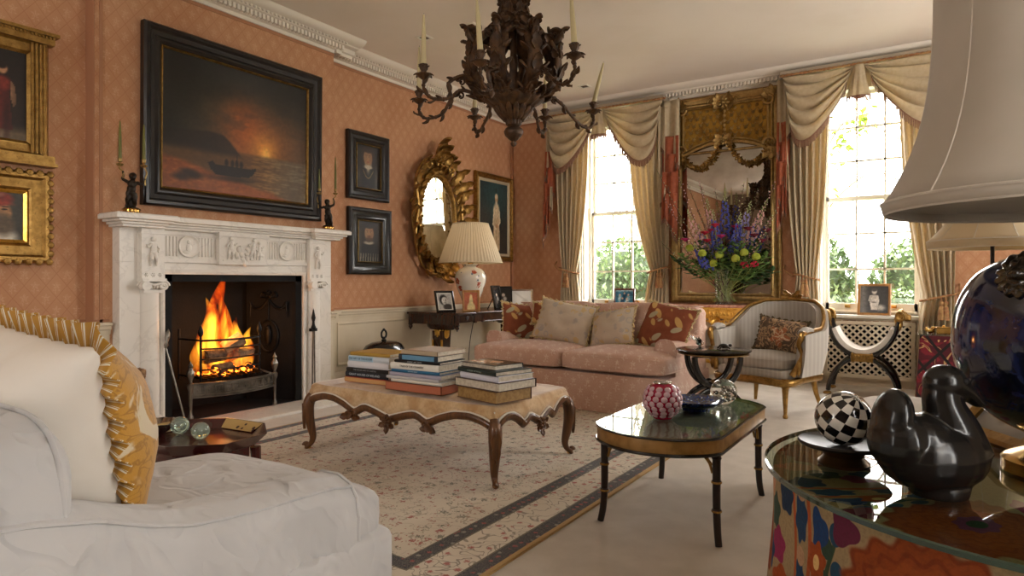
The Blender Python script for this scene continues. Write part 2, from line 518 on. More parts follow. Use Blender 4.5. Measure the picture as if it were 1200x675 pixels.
for x, a, b in segL: mb.box(x-.01, x+.008, a, b, 0, DZ-.01); run_x(mb, rail, x+.006, a, b)
mb.box(XL, BX+.008, BY0-.008, BY0+.004, 0, DZ-.01); mb.box(XL, BX+.05, BY0-.044, BY0+.004, DZ-.02, DZ); mb.box(XL, BX+.03, BY0-.03, BY0+.004, DZ-.06, DZ-.02)
mb.box(XL, BX+.008, BY1-.004, BY1+.008, 0, DZ-.01); mb.box(XL, BX+.05, BY1-.004, BY1+.044, DZ-.02, DZ)
mb.box(XL, BX+.03, BY1-.004, BY1+.03, DZ-.06, DZ-.02)
for a, b in segB: mb.box(a, b, YB-.008, YB+.01, 0, DZ-.01); run_y(mb, rail, YB-.006, a, b)
mb.box(XR-.008, XR, YF, RW[0][0], 0, DZ); mb.box(XR-.008, XR, RW[0][1], RW[1][0], 0, DZ); mb.box(XR-.008, XR, RW[1][1], YB, 0, DZ)
# applied panel mouldings on the dado
pm = [(0, 0), (.004, .01), (.014, .012), (.02, .004), (.026, .0)]
def panel_on(mb, O, ux, w, h):
    Mx = FR(O, ux, (0, 0, 1)); mb.frame([(0, 0), (w, 0), (w, h), (0, h)], [(0, -.004)]+pm, Mx)
for a, b in ((4.15, 5.5), (5.62, 6.95), (-.2, 1.0), (1.1, 1.9)): panel_on(mb, ((XL if a > 3 else XA)+.008, a, .22), (0, 1, 0), b-a, .4)
for a, b in ((-2.62, -1.95), (-1.85, -1.2), (.1, 1.0)): panel_on(mb, (a, YB-.008, .22), (1, 0, 0), b-a, .4)
struct(mb, 'trim_1', M['cream'])
mb = MB()
for x, a, b in segL: run_x(mb, base, x+.006, a, b)
struct(mb, 'baseboard_left', M['cream'])
mb = MB()
for a, b in segB: run_y(mb, base, YB-.006, a, b)
struct(mb, 'baseboard_back', M['cream'])
mb = MB(); run_r(mb, base, XR-.006, YF, YB)
struct(mb, 'baseboard_right', M['cream'])
# terracotta fillet at the edges of the paper
M['fillet'] = plain('paper_border', '#aa7858', .75)
mb = MB()
for x, a, b in segL: mb.box(x, x+.006, a, b, DZ, DZ+.022)
for x, a, b in [(XA, YF, BY0), (BX, BY0, BY1), (XL, BY1, YB)]: mb.box(x, x+.006, a, b, 2.995, 3.025)
for a, b in segB: mb.box(a, b, YB-.006, YB, DZ, DZ+.022)
mb.box(XL, XR, YB-.006, YB, 2.995, 3.025)
mb.box(XL, XL+.03, YB-.03, YB, DZ, 3.02)
mb.box(XA, BX+.006, BY0-.006, BY0, DZ, 3.02)
mb.box(BX, BX+.006, BY0+.03, BY0+.05, DZ, 3.02)
struct(mb, 'trim_2', M['fillet'])
# cornice with a band of dentils
cor = [(0, 3.02), (.02, 3.02), (.024, 3.045), (.05, 3.05), (.056, 3.085), (.11, 3.09), (.12, 3.1), (.16, 3.105), (.185, 3.12), (.2, 3.135), (.21, 3.15), (0, 3.15)]
mb = MB()
for x, a, b in [(XA, YF, BY0), (BX, BY0-.2, BY1+.2), (XL, BY1, YB)]: run_x(mb, cor, x, a, b)
run_y(mb, cor, YB, XL, XR); run_r(mb, cor, XR, YF, YB)
mb.box(XL, BX+.05, BY1-.01, BY1+.05, 3.02, 3.09); mb.box(XL, BX+.05, BY0-.05, BY0, 3.02, 3.09)
def dent(mb, x, a, b):
    n = int((b-a)/.036)
    for i in range(n):
        y = a+(i+.5)*(b-a)/n
        mb.box(x+.05, x+.088, y-.011, y+.011, 3.05, 3.088)
        mb.ell((x+.128, y, 3.1), (.016, .012, .012), None, 6, 4)
dent(mb, BX, BY0-.04, BY1+.05); dent(mb, XL, BY1+.05, YB); dent(mb, XA, .8, BY0)
n = 150
for i in range(n):
    x = lerp(XL+.1, 1.2, (i+.5)/n); mb.box(x-.012, x+.012, YB-.088, YB-.05, 3.05, 3.088)
struct(mb, 'trim_3', M['cornice'], sm=30)

# windows in the back wall
def sash_window(c, idx):
    y = YB+.2; hw = .4
    root = bpy.data.objects.new(f'window_{idx}', None); COL.objects.link(root); root.location = (c, YB, 0); root['kind'] = 'structure'
    y = .2
    mb = MB()
    mb.box(-WH, -hw, y-.03, y+.1, WZ0, WZ1); mb.box(hw, WH, y-.03, y+.1, WZ0, WZ1)
    mb.box(-hw, hw, y-.03, y+.1, WZ1-.05, WZ1); mb.box(-hw, hw, y-.03, y+.1, WZ0, WZ0+.03)
    # panelled reveals
    for sg in (-1, 1):
        mb.box(min(sg*WH, sg*(WH-.015)), max(sg*WH, sg*(WH-.015)), 0, y, WZ0, WZ1)
        mb.box(min(sg*WH, sg*(WH+.07)), max(sg*WH, sg*(WH+.07)), -.03, .0, 0, WZ1+.02)
        mb.box(min(sg*(WH-.03), sg*(WH-.015)), max(sg*(WH-.03), sg*(WH-.015)), .03, y-.04, WZ0+.1, 1.75)
        mb.box(min(sg*(WH-.03), sg*(WH-.015)), max(sg*(WH-.03), sg*(WH-.015)), .03, y-.04, 1.9, WZ1-.1)
    mb.box(-WH-.07, WH+.07, -.03, 0, WZ1, WZ1+.06)
    build(mb, 'window_frame', M['white_paint'], root, bevel=.004)
    mb = MB(); mb.box(-WH-.05, WH+.05, -.07, y, WZ0-.03, WZ0); build(mb, 'window_sill', M['white_paint'], root, bevel=.006)
    zb, zm, zt = .74, 1.83, 2.9
    for nm, z0, z1, yy in (('lower_sash', zb-.03, zm+.02, y), ('upper_sash', zm-.02, zt, y+.045)):
        mb = MB(); mb.box(-hw, -hw+.03, yy, yy+.04, z0, z1); mb.box(hw-.03, hw, yy, yy+.04, z0, z1)
        mb.box(-hw, hw, yy, yy+.04, z0, z0+(.075 if nm[0] == 'l' else .035)); mb.box(-hw, hw, yy, yy+.04, z1-.035, z1)
        for k in (1, 2):
            x = -hw+.03+k*(2*hw-.06)/3; mb.box(x-.009, x+.009, yy+.005, yy+.035, z0, z1)
            zz = z0+.06+k*(z1-z0-.08)/3; mb.box(-hw, hw, yy+.005, yy+.035, zz-.009, zz+.009)
        o = build(mb, nm, M['white_paint'], root)
        mb = MB(); mb.box(-hw+.01, hw-.01, yy+.018, yy+.021, z0+.01, z1-.01); build(mb, 'pane', M['pane'], o)
    mb = MB()
    for sg in (-1, 1): mb.box(sg*.2-.025, sg*.2+.025, y-.012, y, zb+.0, zb+.03)
    build(mb, 'sash_lift', M['brass'], root, bevel=.003)
    return root
sash_window(W1, 1); sash_window(W2, 2)
def plain_window(idx, axis, a0, a1, c):
    root = bpy.data.objects.new(f'window_{idx}', None); COL.objects.link(root); root['kind'] = 'structure'
    mb = MB()
    def bx(p, q, z0, z1, t0, t1):
        if axis == 'y': mb.box(c+t0, c+t1, p, q, z0, z1)
        else: mb.box(p, q, c-t1, c-t0, z0, z1)
    bx(a0, a0+.05, .7, 2.9, .08, .14); bx(a1-.05, a1, .7, 2.9, .08, .14); bx(a0, a1, 2.85, 2.9, .08, .14); bx(a0, a1, .7, .76, .08, .14); bx(a0, a1, 1.78, 1.83, .08, .14)
    for k in (1, 2): p = lerp(a0, a1, k/3); bx(p-.01, p+.01, .7, 2.9, .09, .13)
    for k in (1, 2, 4, 5): z = lerp(.7, 2.9, k/6); bx(a0, a1, z-.01, z+.01, .09, .13)
    build(mb, 'window_frame', M['white_paint'], root)
    mb = MB(); bx(a0, a1, .7, 2.9, .105, .108); build(mb, 'pane', M['pane'], root)
plain_window(3, 'y', *RW[0], XR); plain_window(5, 'y', *RW[1], XR); plain_window(4, 'x', *FWN[0], YF)

# ------------------------------------------------------------------ light: daylight through the windows
world = bpy.data.worlds.new('world'); scene.world = world; world.use_nodes = True
wn = world.node_tree; bg = wn.nodes['Background']; bg.inputs[0].default_value = (1., .975, .945, 1); bg.inputs[1].default_value = 18.
try: world.cycles.sampling_method = 'MANUAL'; world.cycles.sample_map_resolution = 64
except Exception: pass
def portal(name, loc, rot, w, h):
    l = bpy.data.lights.new(name, 'AREA'); l.shape = 'RECTANGLE'; l.size = w; l.size_y = h
    l.cycles.is_portal = True
    o = bpy.data.objects.new(name, l); COL.objects.link(o); o.location = loc; o.rotation_euler = rot; return o
for c in (W1, W2): portal('window_daylight', (c, YB+.31, 1.82), (-PI/2, 0, 0), .9, 2.3)
for a, b in RW: portal('window_daylight', (XR+.26, (a+b)/2, 1.8), (0, PI/2, 0), 2.2, b-a)
for a, b in FWN: portal('window_daylight', ((a+b)/2, YF-.26, 1.8), (PI/2, 0, 0), b-a, 2.2)
def lamp(name, loc, e, col, r=.05):
    l = bpy.data.lights.new(name, 'POINT'); l.energy = e; l.color = col; l.shadow_soft_size = r
    o = bpy.data.objects.new(name, l); COL.objects.link(o); o.location = loc; return o
# aprons under the windows and the lattice radiator front
for c in (W1,):
    mb = MB(); mb.box(c-WH, c+WH, YB-.006, YB+.01, 0, WZ0-.03); panel_on(mb, (c-WH+.08, YB-.006, .2), (1, 0, 0), 2*WH-.16, .38)
    struct(mb, 'trim_4', M['cream'])
mb = MB(); mb.box(W2-WH, W2+WH, YB-.006, YB+.01, 0, .07); mb.box(W2-WH, W2+WH, YB-.006, YB+.01, .625, WZ0-.03)
mb.box(W2-WH, W2-WH+.06, YB-.006, YB+.01, .07, .625); mb.box(W2+WH-.06, W2+WH, YB-.006, YB+.01, .07, .625)
struct(mb, 'trim_5', M['cream'])
M['hole_dark'] = plain('painted_cavity_dark', '#030303', 1., spec=0.)
root = thing('radiator_cover', 'cream lattice radiator cover with diamond holes under the right-hand window', 'radiator cover', (W2, YB-.026, .0))
gx, gz0, gz1 = .385, .075, .62
mb = MB(); mb.frame([(-gx, gz0), (gx, gz0), (gx, gz1), (-gx, gz1)], [(0, 0), (0, .014), (.03, .014), (.035, .004), (.035, 0)], FR((0, 0, 0), (1, 0, 0), (0, 0, 1)))
build(mb, 'frame', M['cream'], root)
mb = MB()
def clipline(cst, sgn):
    # x*sgn + z = cst in the rectangle
    pts = []
    for x in (-gx, gx):
        z = cst-sgn*x
        if gz0 <= z <= gz1: pts.append((x, z))
    for z in (gz0, gz1):
        x = (cst-z)*sgn
        if -gx <= x <= gx: pts.append((x, z))
    pts = sorted(set((round(a, 5), round(b, 5)) for a, b in pts)); return (pts[0], pts[-1]) if len(pts) > 1 else None
k = -gx+gz0
while k < gx+gz1:
    for sg in (1, -1):
        q = clipline(k, sg)
        if q and (Vector(q[0])-Vector(q[1])).length > .03:
            a, b = Vector((q[0][0], q[0][1])), Vector((q[1][0], q[1][1])); d = (b-a).normalized(); n = Vector((-d.y, d.x))*.0085
            y = -.003 if sg > 0 else -.0
            vs = [(p.x, yy, p.y) for yy in (y, y+.006) for p in (a-n, b-n, b+n, a+n)]
            mb.add(vs, [(0, 1, 2, 3), (7, 6, 5, 4), (0, 4, 5, 1), (1, 5, 6, 2), (2, 6, 7, 3), (3, 7, 4, 0)])
    k += .064
build(mb, 'lattice', M['cream'], root, sm=0)
mb = MB(); mb.box(-gx, gx, .011, .02, gz0, gz1); build(mb, 'dark_sheet', M['hole_dark'], root)  # black sheet behind the lattice; the cavity's darkness is painted on

# ------------------------------------------------------------------ fireplace
FX = -4.41   # face of the marble jambs
root = thing('fireplace', 'white carved marble fireplace surround with ionic capitals and a stepped mantel shelf', 'fireplace', (0, 0, 0))
mar = M['marble']
ya, yb = 2.12, 3.86; pw = .15
mb = MB()
for s, (y0, y1) in ((1, (ya, FY0)), (-1, (FY1, yb))): mb.box(BX-.02, FX, y0, y1, 0, FZ+.08)
mb.box(BX-.02, FX, FY0, FY1, FZ, FZ+.08)
mb.frame([(FY0, 0), (FY1, 0), (FY1, FZ), (FY0, FZ)], [(0, -.01), (0, .012), (-.018, .02), (-.032, .012), (-.032, -.01)], FR((FX, 0, 0), (0, 1, 0), (0, 0, 1)))
build(mb, 'jamb', mar, root, bevel=.003)
mb = MB(); mb.box(BX-.02, FX+.0, ya, yb, FZ+.08, 1.36)
mb.box(FX-.01, FX+.02, ya+.27, yb-.27, FZ+.08, FZ+.105)
# fluting either side of round medallions
c0 = (ya+yb)/2
for s in (-1, 1):
    m0, m1 = (ya+.27, c0-.22) if s < 0 else (c0+.22, yb-.27)
    mc = (m0+m1)/2
    for k in range(5):
        for e, dirr in ((m0+.012, 1), (m1-.012, -1)):
            y = e+dirr*k*.024; mb.tube([(FX+.002, y, FZ+.125), (FX+.002, y, 1.31)], .008, 6)
    Mx = FR((FX, mc, (FZ+.12+1.32)/2), (0, 1, 0), (0, 0, 1))
    mb.lathe([(.078, 0), (.08, .012), (.074, .018), (.068, .012), (.06, .006), (0, .006)], 28, Mx)
    mb.ell((0, .03, .006), (.014, .018, .014), Mx); mb.ell((0, -.01, .004), (.022, .035, .014), Mx); mb.ell((-.02, -.04, .004), (.03, .01, .01), Mx)
    mb.scroll(.05, 1.2, .006, Mx)
mb.box(FX, FX+.012, ya+.25, yb-.25, 1.32, 1.335)
build(mb, 'frieze', mar, root, bevel=.002)
# centre tablet with a relief of children
mb = MB(); mb.box(FX-.01, FX+.04, c0-.2, c0+.2, FZ+.085, 1.33); mb.box(FX-.01, FX+.055, c0-.21, c0+.21, 1.33, 1.36); mb.box(FX-.01, FX+.048, c0-.205, c0+.205, FZ+.075, FZ+.095)
Mx = FR((FX+.04, c0, FZ+.11), (0, 1, 0), (0, 0, 1))
def putto(mb, Mx, h, lean=0., flip=1):
    f = lambda x, y, z: Mx @ Vector((flip*x*h, y*h, z*h))
    A = lambda a, b, r1, r2: mb.tube([f(*a), f(*b)], [r1*h, r2*h], 8)
    L = lean
    mb.ell(f(L*1.1, .9, .06), .085*h, None, 10, 8); A((L*.6, .48, .05), (L, .78, .06), .1, .105); mb.ell(f(L*.6, .46, .05), .11*h, None, 10, 8)
    A((L*.5-.04, .42, .05), (-.09, .2, .07), .075, .055); A((-.09, .2, .07), (-.1, .02, .04), .052, .035)
    A((L*.5+.05, .42, .05), (.1, .22, .1), .075, .055); A((.1, .22, .1), (.09, .02, .04), .052, .035)
    A((L-.08, .74, .06), (-.18, .58, .08), .045, .035); A((-.18, .58, .08), (-.1, .48, .12), .033, .026)
    A((L+.08, .74, .06), (.2, .62, .1), .045, .035); A((.2, .62, .1), (.27, .72, .12), .033, .026)
putto(mb, Mx@T(-.115, 0, 0), .17, .04); putto(mb, Mx@T(.07, 0, 0), .17, -.05, -1); putto(mb, Mx@T(.12, 0, 0), .15, .03)
for i in range(16): mb.ell((random.Random(i).uniform(-.09, .16), random.Random(i+50).uniform(0, .09), 0), (.02, .016, .014), Mx, 8, 6)
for i in range(8): mb.ell((lerp(-.06, .04, i/7), .03+.06*sin(i), 0), (.018, .025, .016), Mx, 8, 6)
mb.box(FX+.03, FX+.046, c0-.17, c0+.18, FZ+.1, FZ+.11)
build(mb, 'tablet', mar, root, sm=50)
for s, yc in ((-1, ya+.19), (1, yb-.19)):
    mb = MB(); y0, y1 = yc-.075, yc+.075
    # half column shaft with ionic capital and block above
    def shaft(u, v):
        a = PI*u; r = .066*(1-.08*v); return (FX-.002+r*.75*sin(a), yc-r*cos(a), .1+v*.83)
    mb.grid(shaft, 14, 8)
    mb.box(FX-.01, FX+.075, y0, y1, 0, .07)
    mb.lathe([(.08, .07), (.086, .082), (.08, .095), (.07, .1), (.07, .108)], 24, T(FX-.002, yc, 0)@SC(.8, 1, 1))
    mb.box(FX-.01, FX+.05, y0+.01, y1-.01, .925, .945)
    mb.box(FX-.01, FX+.07, y0-.005, y1+.005, 1.0, 1.02)
    for k in (-1, 1):
        Mv = FR((FX+.055, yc+k*.07, .972), (0, k, 0), (0, 0, 1))
        mb.scroll(.034, 1.6, .008, Mv, 30, 6); mb.lathe([(.03, -.05), (.027, -.02), (.03, .0)], 16, Mv)
    mb.tube([(FX+.06, yc-.05, .99), (FX+.066, yc, .978), (FX+.06, yc+.05, .99)], .009, 6)
    for k in range(5): mb.ell((FX+.058, yc-.04+k*.02, .967), (.01, .009, .014), None, 8, 6)
    mb.box(FX-.01, FX+.05, y0, y1, 1.02, 1.36)
    for k in range(3): mb.rosette(.017, FR((FX+.05, yc-.045+k*.045, 1.045), (0, 1, 0), (0, 0, 1)), 6, .35)
    mb.box(FX-.01, FX+.058, y0-.006, y1+.006, 1.068, 1.085); mb.box(FX-.01, FX+.06, y0-.008, y1+.008, 1.315, 1.33)
    putto(mb, FR((FX+.048, yc, 1.1), (0, 1, 0), (0, 0, 1)), .2, .02, s)
    o = build(mb, 'pilaster', mar, root, sm=45)
def shelf(mb, y0, y1, x1):
    for p, z0, z1 in ((.02, 1.352, 1.368), (.035, 1.368, 1.384), (.06, 1.384, 1.4), (.085, 1.4, 1.43), (.078, 1.43, 1.437)):
        mb.box(BX, x1-.085+p, y0+.085-p, y1-.085+p, z0, z1)
mb = MB(); shelf(mb, ya+.12, yb-.12, FX+.11); shelf(mb, ya-.09, ya+.31, FX+.16); shelf(mb, yb-.31, yb+.09, FX+.16)
build(mb, 'mantel_shelf', mar, root, bevel=.004)
mb = MB(); mb.box(BX-.2, -4.07, 2.0, 3.93, 0.0, .022); build(mb, 'hearth_slab', mar, root, bevel=.004)

# cast iron fire chamber
root = thing('firebox', 'black sooty iron fire chamber with relief of an oval and swags, inside the marble surround', 'fireplace insert', (0, 0, 0))
XBK = -4.86
mb = MB(); mb.box(XBK-.03, XBK, FY0, FY1, .022, FZ); mb.box(XBK, FX-.02, FY0+.0, FY0+.03, .022, FZ); mb.box(XBK, FX-.02, FY1-.03, FY1, .022, FZ)
mb.box(XBK, FX-.02, FY0, FY1, FZ-.03, FZ); mb.box(FX-.05, FX-.012, FY0, FY0+.06, .022, FZ); mb.box(FX-.05, FX-.012, FY1-.06, FY1, .022, FZ); mb.box(FX-.05, FX-.012, FY0, FY1, FZ-.05, FZ)
# splayed cheeks
mb.add([(FX-.03, FY0+.05, .022), (XBK+.04, FY0+.24, .022), (XBK+.04, FY0+.24, FZ), (FX-.03, FY0+.05, FZ)], [(0, 1, 2, 3)])
mb.add([(FX-.03, FY1-.05, .022), (XBK+.04, FY1-.24, .022), (XBK+.04, FY1-.24, FZ), (FX-.03, FY1-.05, FZ)], [(3, 2, 1, 0)])
mb.box(XBK, FX-.012, FY0, FY1, .02, .03)
build(mb, 'chamber', M['soot'], root, sm=0)
mb = MB(); Mx = FR((FX-.06, FY1-.1, 0), (-.9, -.38, 0), (0, 0, 1))@T(.18, 0, .0)
ov = [(.085*cos(TAU*i/28), .13*sin(TAU*i/28)+.55, .015) for i in range(28)]; mb.tube(ov, .01, 6, True, Mx); mb.ell((0, .56, .0), (.03, .08, .015), Mx); mb.ell((0, .62, .0), (.02, .02, .015), Mx)
mb.tube([(0, .68, .012), (0, .86, .012)], .007, 6, M=Mx)
for s in (-1, 1):
    mb.tube(catmull([(0, .85, .012), (s*.06, .79, .012), (s*.12, .78, .012), (s*.16, .83, .012)], 6), .011, 6, M=Mx); mb.tube([(s*.16, .83, .012), (s*.165, .7, .012)], [.012, .003], 6, M=Mx)
    mb.tube(catmull([(0, .86, .012), (s*.05, .91, .014), (s*.07, .87, .014), (0, .86, .012)], 6), .007, 6, M=Mx)
mb.rosette(.03, Mx@T(0, .9, .01)); build(mb, 'relief', M['iron'], root)
# second cheek relief is hidden by the flames

# fire grate
root = thing('fire_grate', 'polished steel and black iron fire grate with greek key fret and urn finials', 'fire grate', (-4.44, 2.93, .03))
gy = .31
mb = MB()
fx = lambda y: .14-.1*(abs(y)/.36)**2.2   # bowed front
for z, r in ((.26, .008), (.335, .006), (.41, .006), (.485, .006), (.545, .008)):
    ys = [-.3+.6*i/12 for i in range(13)]
    if z > .3: mb.tube([(fx(y)-.06, y*.8, z) for y in ys], r, 6)
for y in (-.24, .24):
    mb.bar((.0, y, .25), (.0, y, .57), .009); mb.bar((-.28, y, .25), (-.28, y, .62), .009); mb.bar((0, y, .545), (-.28, y, .545), .007); mb.bar((0, y, .28), (-.28, y, .28), .007)
    mb.lathe([(.006, .57), (.016, .585), (.02, .605), (.014, .63), (.005, .65), (0, .66)], 12, T(0, y, 0))
for i in range(9): y = lerp(-.22, .22, i/8); mb.bar((.06, y, .27), (-.28, y, .27), .007, 6)
build(mb, 'basket', M['iron'], root)
mb = MB()
def onf(y, z, d=0): return (fx(y)+d, y, z)
def key(mb, y0, w, z0, h):
    seq = [(0, 0), (0, 1), (.8, 1), (.8, .3), (.4, .3), (.4, .62)]
    P = [onf(y0+w*a, z0+h*b) for a, b in seq]; mb.tube(P, .0045, 5)
    mb.tube([onf(y0, z0), onf(y0+w, z0)], .004, 5)
for i in range(10): key(mb, lerp(-.33, .33, i/10), .062, .175, .055)
for z in (.155, .25): mb.tube([onf(-.34+.68*i/16, z) for i in range(17)], .007, 6)
mb.grid(lambda u, v: onf(lerp(-.34, .34, u), lerp(.155, .25, v), -.012), 16, 1)
build(mb, 'fret', M['steel'], root)
for y in (-.345, .345):
    mb = MB(); x = fx(y)
    mb.lathe([(.016, 0), (.02, .02), (.012, .035), (.01, .05), (.013, .14), (.014, .2), (.022, .225), (.022, .25), (.01, .262), (.012, .275), (.026, .31), (.028, .33), (.016, .355), (.012, .365), (.018, .375), (.008, .395), (0, .415)], 14, T(x, y, 0))
    mb.bar((x, y, .24), (-.1, y*.7, .3), .007)
    build(mb, 'leg', M['steel'], root)
# logs, embers, flames
def _log():
    s = Mat('firewood_bark'); n = s.noise(30, 4); x, y, z = s.xyz()
    return s.bsdf(s.mix(n.step(.35, .65), '#3a2a1e', '#6d5540'), .9, bump=n, bstr=.6)
M['bark'] = _log(); M['split'] = plain('split_wood', '#9a8468', .85, var='#6b5540', nsc=14, bstr=.3)
G = Vector((-4.44, 2.93, .03))
def log(p, q, r, lab, m, wedge=False):
    a = Vector(p)+G; b = Vector(q)+G; mb = MB(); Mx = FR((a+b)/2, b-a, (0, 0, 1)); L = (b-a).length
    if wedge: poly = [(-r, -r*.6), (r, -r*.7), (r*.25, r*.95), (-r*.4, r*.8)]
    else: poly = [(r*cos(TAU*i/12)*(1+.1*nz(i*.9, r*40)), r*sin(TAU*i/12)*(1+.1*nz(i*.7, 3))) for i in range(12)]
    n = len(poly); N = 8; vs = []; fs = []
    for j in range(N+1):
        for (y, z) in poly:
            k = 1+.08*nz(j*.8, y*30, z*30); vs.append((lerp(-L/2, L/2, j/N), y*k, z*k))
    for j in range(N):
        for i in range(n): fs.append((j*n+i, j*n+(i+1) % n, (j+1)*n+(i+1) % n, (j+1)*n+i))
    fs += [tuple(reversed(range(n))), tuple(N*n+i for i in range(n))]
    loc = Mx.translation.copy(); mb.add(vs, fs, Mx)
    return build(mb, 'firewood_log', m, None, tag=(lab, 'log', 'firewood burning in the grate'), M=T(*-loc), loc=loc)
log((-.02, -.2, .42), (-.06, .02, .43), .05, 'split log lying at the left of the grate behind the top bar', M['bark'])
log((-.05, -.02, .46), (.0, .1, .54), .055, 'pale split wedge of wood propped upright in the middle of the fire', M['split'], True)
log((-.02, .04, .42), (-.1, .22, .43), .055, 'grey split log at the right end of the grate', M['split'], True)
log((-.1, -.2, .34), (-.12, .2, .34), .05, 'charred log lying low along the back of the grate', M['bark'])
log((.03, -.16, .33), (.03, -.02, .34), .035, 'small charred log low behind the front bars at left', M['bark'])
def _ember():
    s = Mat('glowing_embers'); n = s.noise(26, 4); g = n.step(.42, .66)
    c = s.mix(g, '#2a0d04', '#ff7a20')
    return s.bsdf('#140a06', .9, emit=c, estr=(g*g)*9.+.15)
M['ember'] = _ember()
mb = MB()
rr = random.Random(4)
for i in range(70):
    mb.ell((rr.uniform(-.22, .07), rr.uniform(-.2, .2), rr.uniform(.285, .33)), (rr.uniform(.016, .035),)*2+(rr.uniform(.012, .028),), RZ(0), 7, 5)
o = build(mb, 'embers', M['ember'], None, loc=G, tag=('bed of glowing orange embers at the bottom of the fire grate', 'embers')); o['kind'] = 'stuff'
def _flame():
    s = Mat('flame'); x, y, z = s.xyz()
    v = s.vec(x*9., y*9., z*3.2)
    n = s.noise(1., 5, v=v, rough=.6, dist=.5)
    h = (z/.62).clamp()
    # density falls towards the tip and the ragged edge of each tongue
    w = h*-.05+.115+.0
    yc = (z*7.).sin()*.02
    d = (n-.4-h*.03).clamp()*5.
    t = (d*(1.3-h*.8)).clamp()
    c = s.mix(t.step(.1, .9), '#ff4206', '#ffa62a')
    e = s.N.new('ShaderNodeEmission'); s.L.new(c.s, e.inputs[0]); s.L.new((d*26.).s, e.inputs[1])
    s.L.new(e.outputs[0], s.outn.inputs[1]); return s.m
M['flame'] = _flame()
fl = thing('fire', 'bright orange flames leaping from the logs in the grate', 'fire', (G.x-.07, G.y, G.z+.36))
rr = random.Random(11)
def tongue(y0, H, r, lean, ph, x0=0.):
    mb = MB()
    def fn(u, v):
        a = TAU*u; rad = r*(sin(PI*(.2+.8*v))**.8 if v < .999 else .0)*(1-.35*v)
        wob = .028*sin(v*8+ph)*v+lean*v
        q = 1+.3*nz(cos(a)*1.2+ph, sin(a)*1.2, v*3.)
        return (x0+rad*q*cos(a)*.7+.012*sin(v*7+ph*2)*v, y0+rad*q*sin(a)+wob, -.06+H*v)
    mb.grid(fn, 14, 18, cu=True); return mb
for y0, H, r, lean, ph, x0 in ((-.07, .74, .1, .03, 0., 0), (-.15, .56, .085, -.01, 1.7, .02), (-.0, .6, .085, .0, 3.1, -.03), (.08, .4, .08, .03, 4.4, -.02), (.17, .32, .065, .04, 5.2, .0), (-.21, .36, .06, .01, 2.4, -.02), (.03, .26, .07, 0, .7, .06)):
    build(tongue(y0, H, r, lean, ph, x0), 'flame', M['flame'], fl, sm=60)
lamp('firelight', (G.x-.05, G.y, G.z+.62), 3.2, (1., .42, .12), .06)

# fire irons
root = thing('poker', 'long steel poker leaning inside the left jamb of the fireplace', 'poker', (-4.3, 2.44, .022))
mb = MB(); mb.bar((0, .06, 0), (-.07, -.045, .55), .006); build(mb, 'shaft', M['steel'], root)
mb = MB(); mb.lathe([(.008, 0), (.014, .02), (.009, .04), (.016, .07), (.014, .1), (.006, .12), (0, .13)], 10, T(-.068, -.043, .53)@RX(-.15)); build(mb, 'handle', M['steel'], root)
root = thing('fire_tongs', 'steel fire tongs hanging on a hook against the right pilaster of the fireplace', 'fire tongs', (FX+.075, 3.61, .1))
mb = MB(); mb.bar((0, -.012, .02), (0, -.006, .5), .006); mb.bar((0, .014, .02), (0, .008, .5), .006); mb.ell((0, -.012, .01), (.008, .012, .02)); mb.ell((0, .014, .01), (.008, .012, .02)); build(mb, 'blades', M['steel'], root)
mb = MB(); mb.lathe([(.012, .5), (.022, .52), (.012, .545), (.01, .57), (.018, .6), (.012, .63), (.006, .66), (0, .68)], 12); mb.box(-.02, .012, -.03, .03, .49, .515); build(mb, 'handle', M['iron'], root)

# wicker log basket by the left jamb
def _wick():
    s = Mat('wicker'); n = s.noise(40, 3)
    return s.bsdf(s.mix(n.step(.3, .7), '#9a7650', '#6b4d30'), .8)
M['wicker'] = _wick()
p = at_x(148, 480, -4.2)
root = thing('wicker_basket', 'woven brown wicker basket on the floor left of the fireplace', 'basket', (-4.2, 1.97, 0))
mb = MB()
for j in range(15):
    z = .02+j*.028; r = .13+.035*j/14
    mb.tube([(r*(1+.05*(1 if (i+j) % 2 else -1))*cos(TAU*i/36), r*(1+.05*(1 if (i+j) % 2 else -1))*sin(TAU*i/36), z) for i in range(36)], .0155, 6, True)
mb.lathe([(0, .01), (.12, .01), (.12, .0), (0, 0)], 24); mb.lathe([(.12, .01), (.15, .42)], 24, caps=False)
build(mb, 'body', M['wicker'], root)
mb = MB(); mb.tube([(.17*cos(TAU*i/36), .17*sin(TAU*i/36), .435+.006*(i % 2)) for i in range(36)], .02, 6, True); build(mb, 'rim', M['wicker'], root)
# ------------------------------------------------------------------ pictures
M['pic'] = (lambda s: s.bsdf(s.mix(0., s.attr('pic'), '#000000'), .28, coat=.25))(Mat('painted_canvas'))
def _pic(nm, r, coat):
    s = Mat(nm); n = s.N.new('ShaderNodeAttribute'); n.attribute_name = 'pic'
    return s.bsdf(E(s.nt, n.outputs['Color']), r, coat=coat)
M['pic'] = _pic('oil_painting', .45, .08); M['photo'] = _pic('photograph', .2, .3)
def rgb(h): return np.array([int(h.lstrip('#')[i:i+2], 16)/255 for i in (0, 2, 4)])
def vnoise(U, V, s, seed=0, oct=3):
    out = np.zeros_like(U); amp = 1.; tot = 0
    for o in range(oct):
        x = U*s+seed*7.3; y = V*s+seed*3.1
        xi = np.floor(x); yi = np.floor(y); fx = x-xi; fy = y-yi; fx = fx*fx*(3-2*fx); fy = fy*fy*(3-2*fy)
        h = lambda a, b: np.mod(np.sin(a*127.1+b*311.7+seed)*43758.5453, 1.)
        out += amp*((h(xi, yi)*(1-fx)+h(xi+1, yi)*fx)*(1-fy)+(h(xi, yi+1)*(1-fx)+h(xi+1, yi+1)*fx)*fy); tot += amp
        s *= 2; amp *= .5
    return out/tot
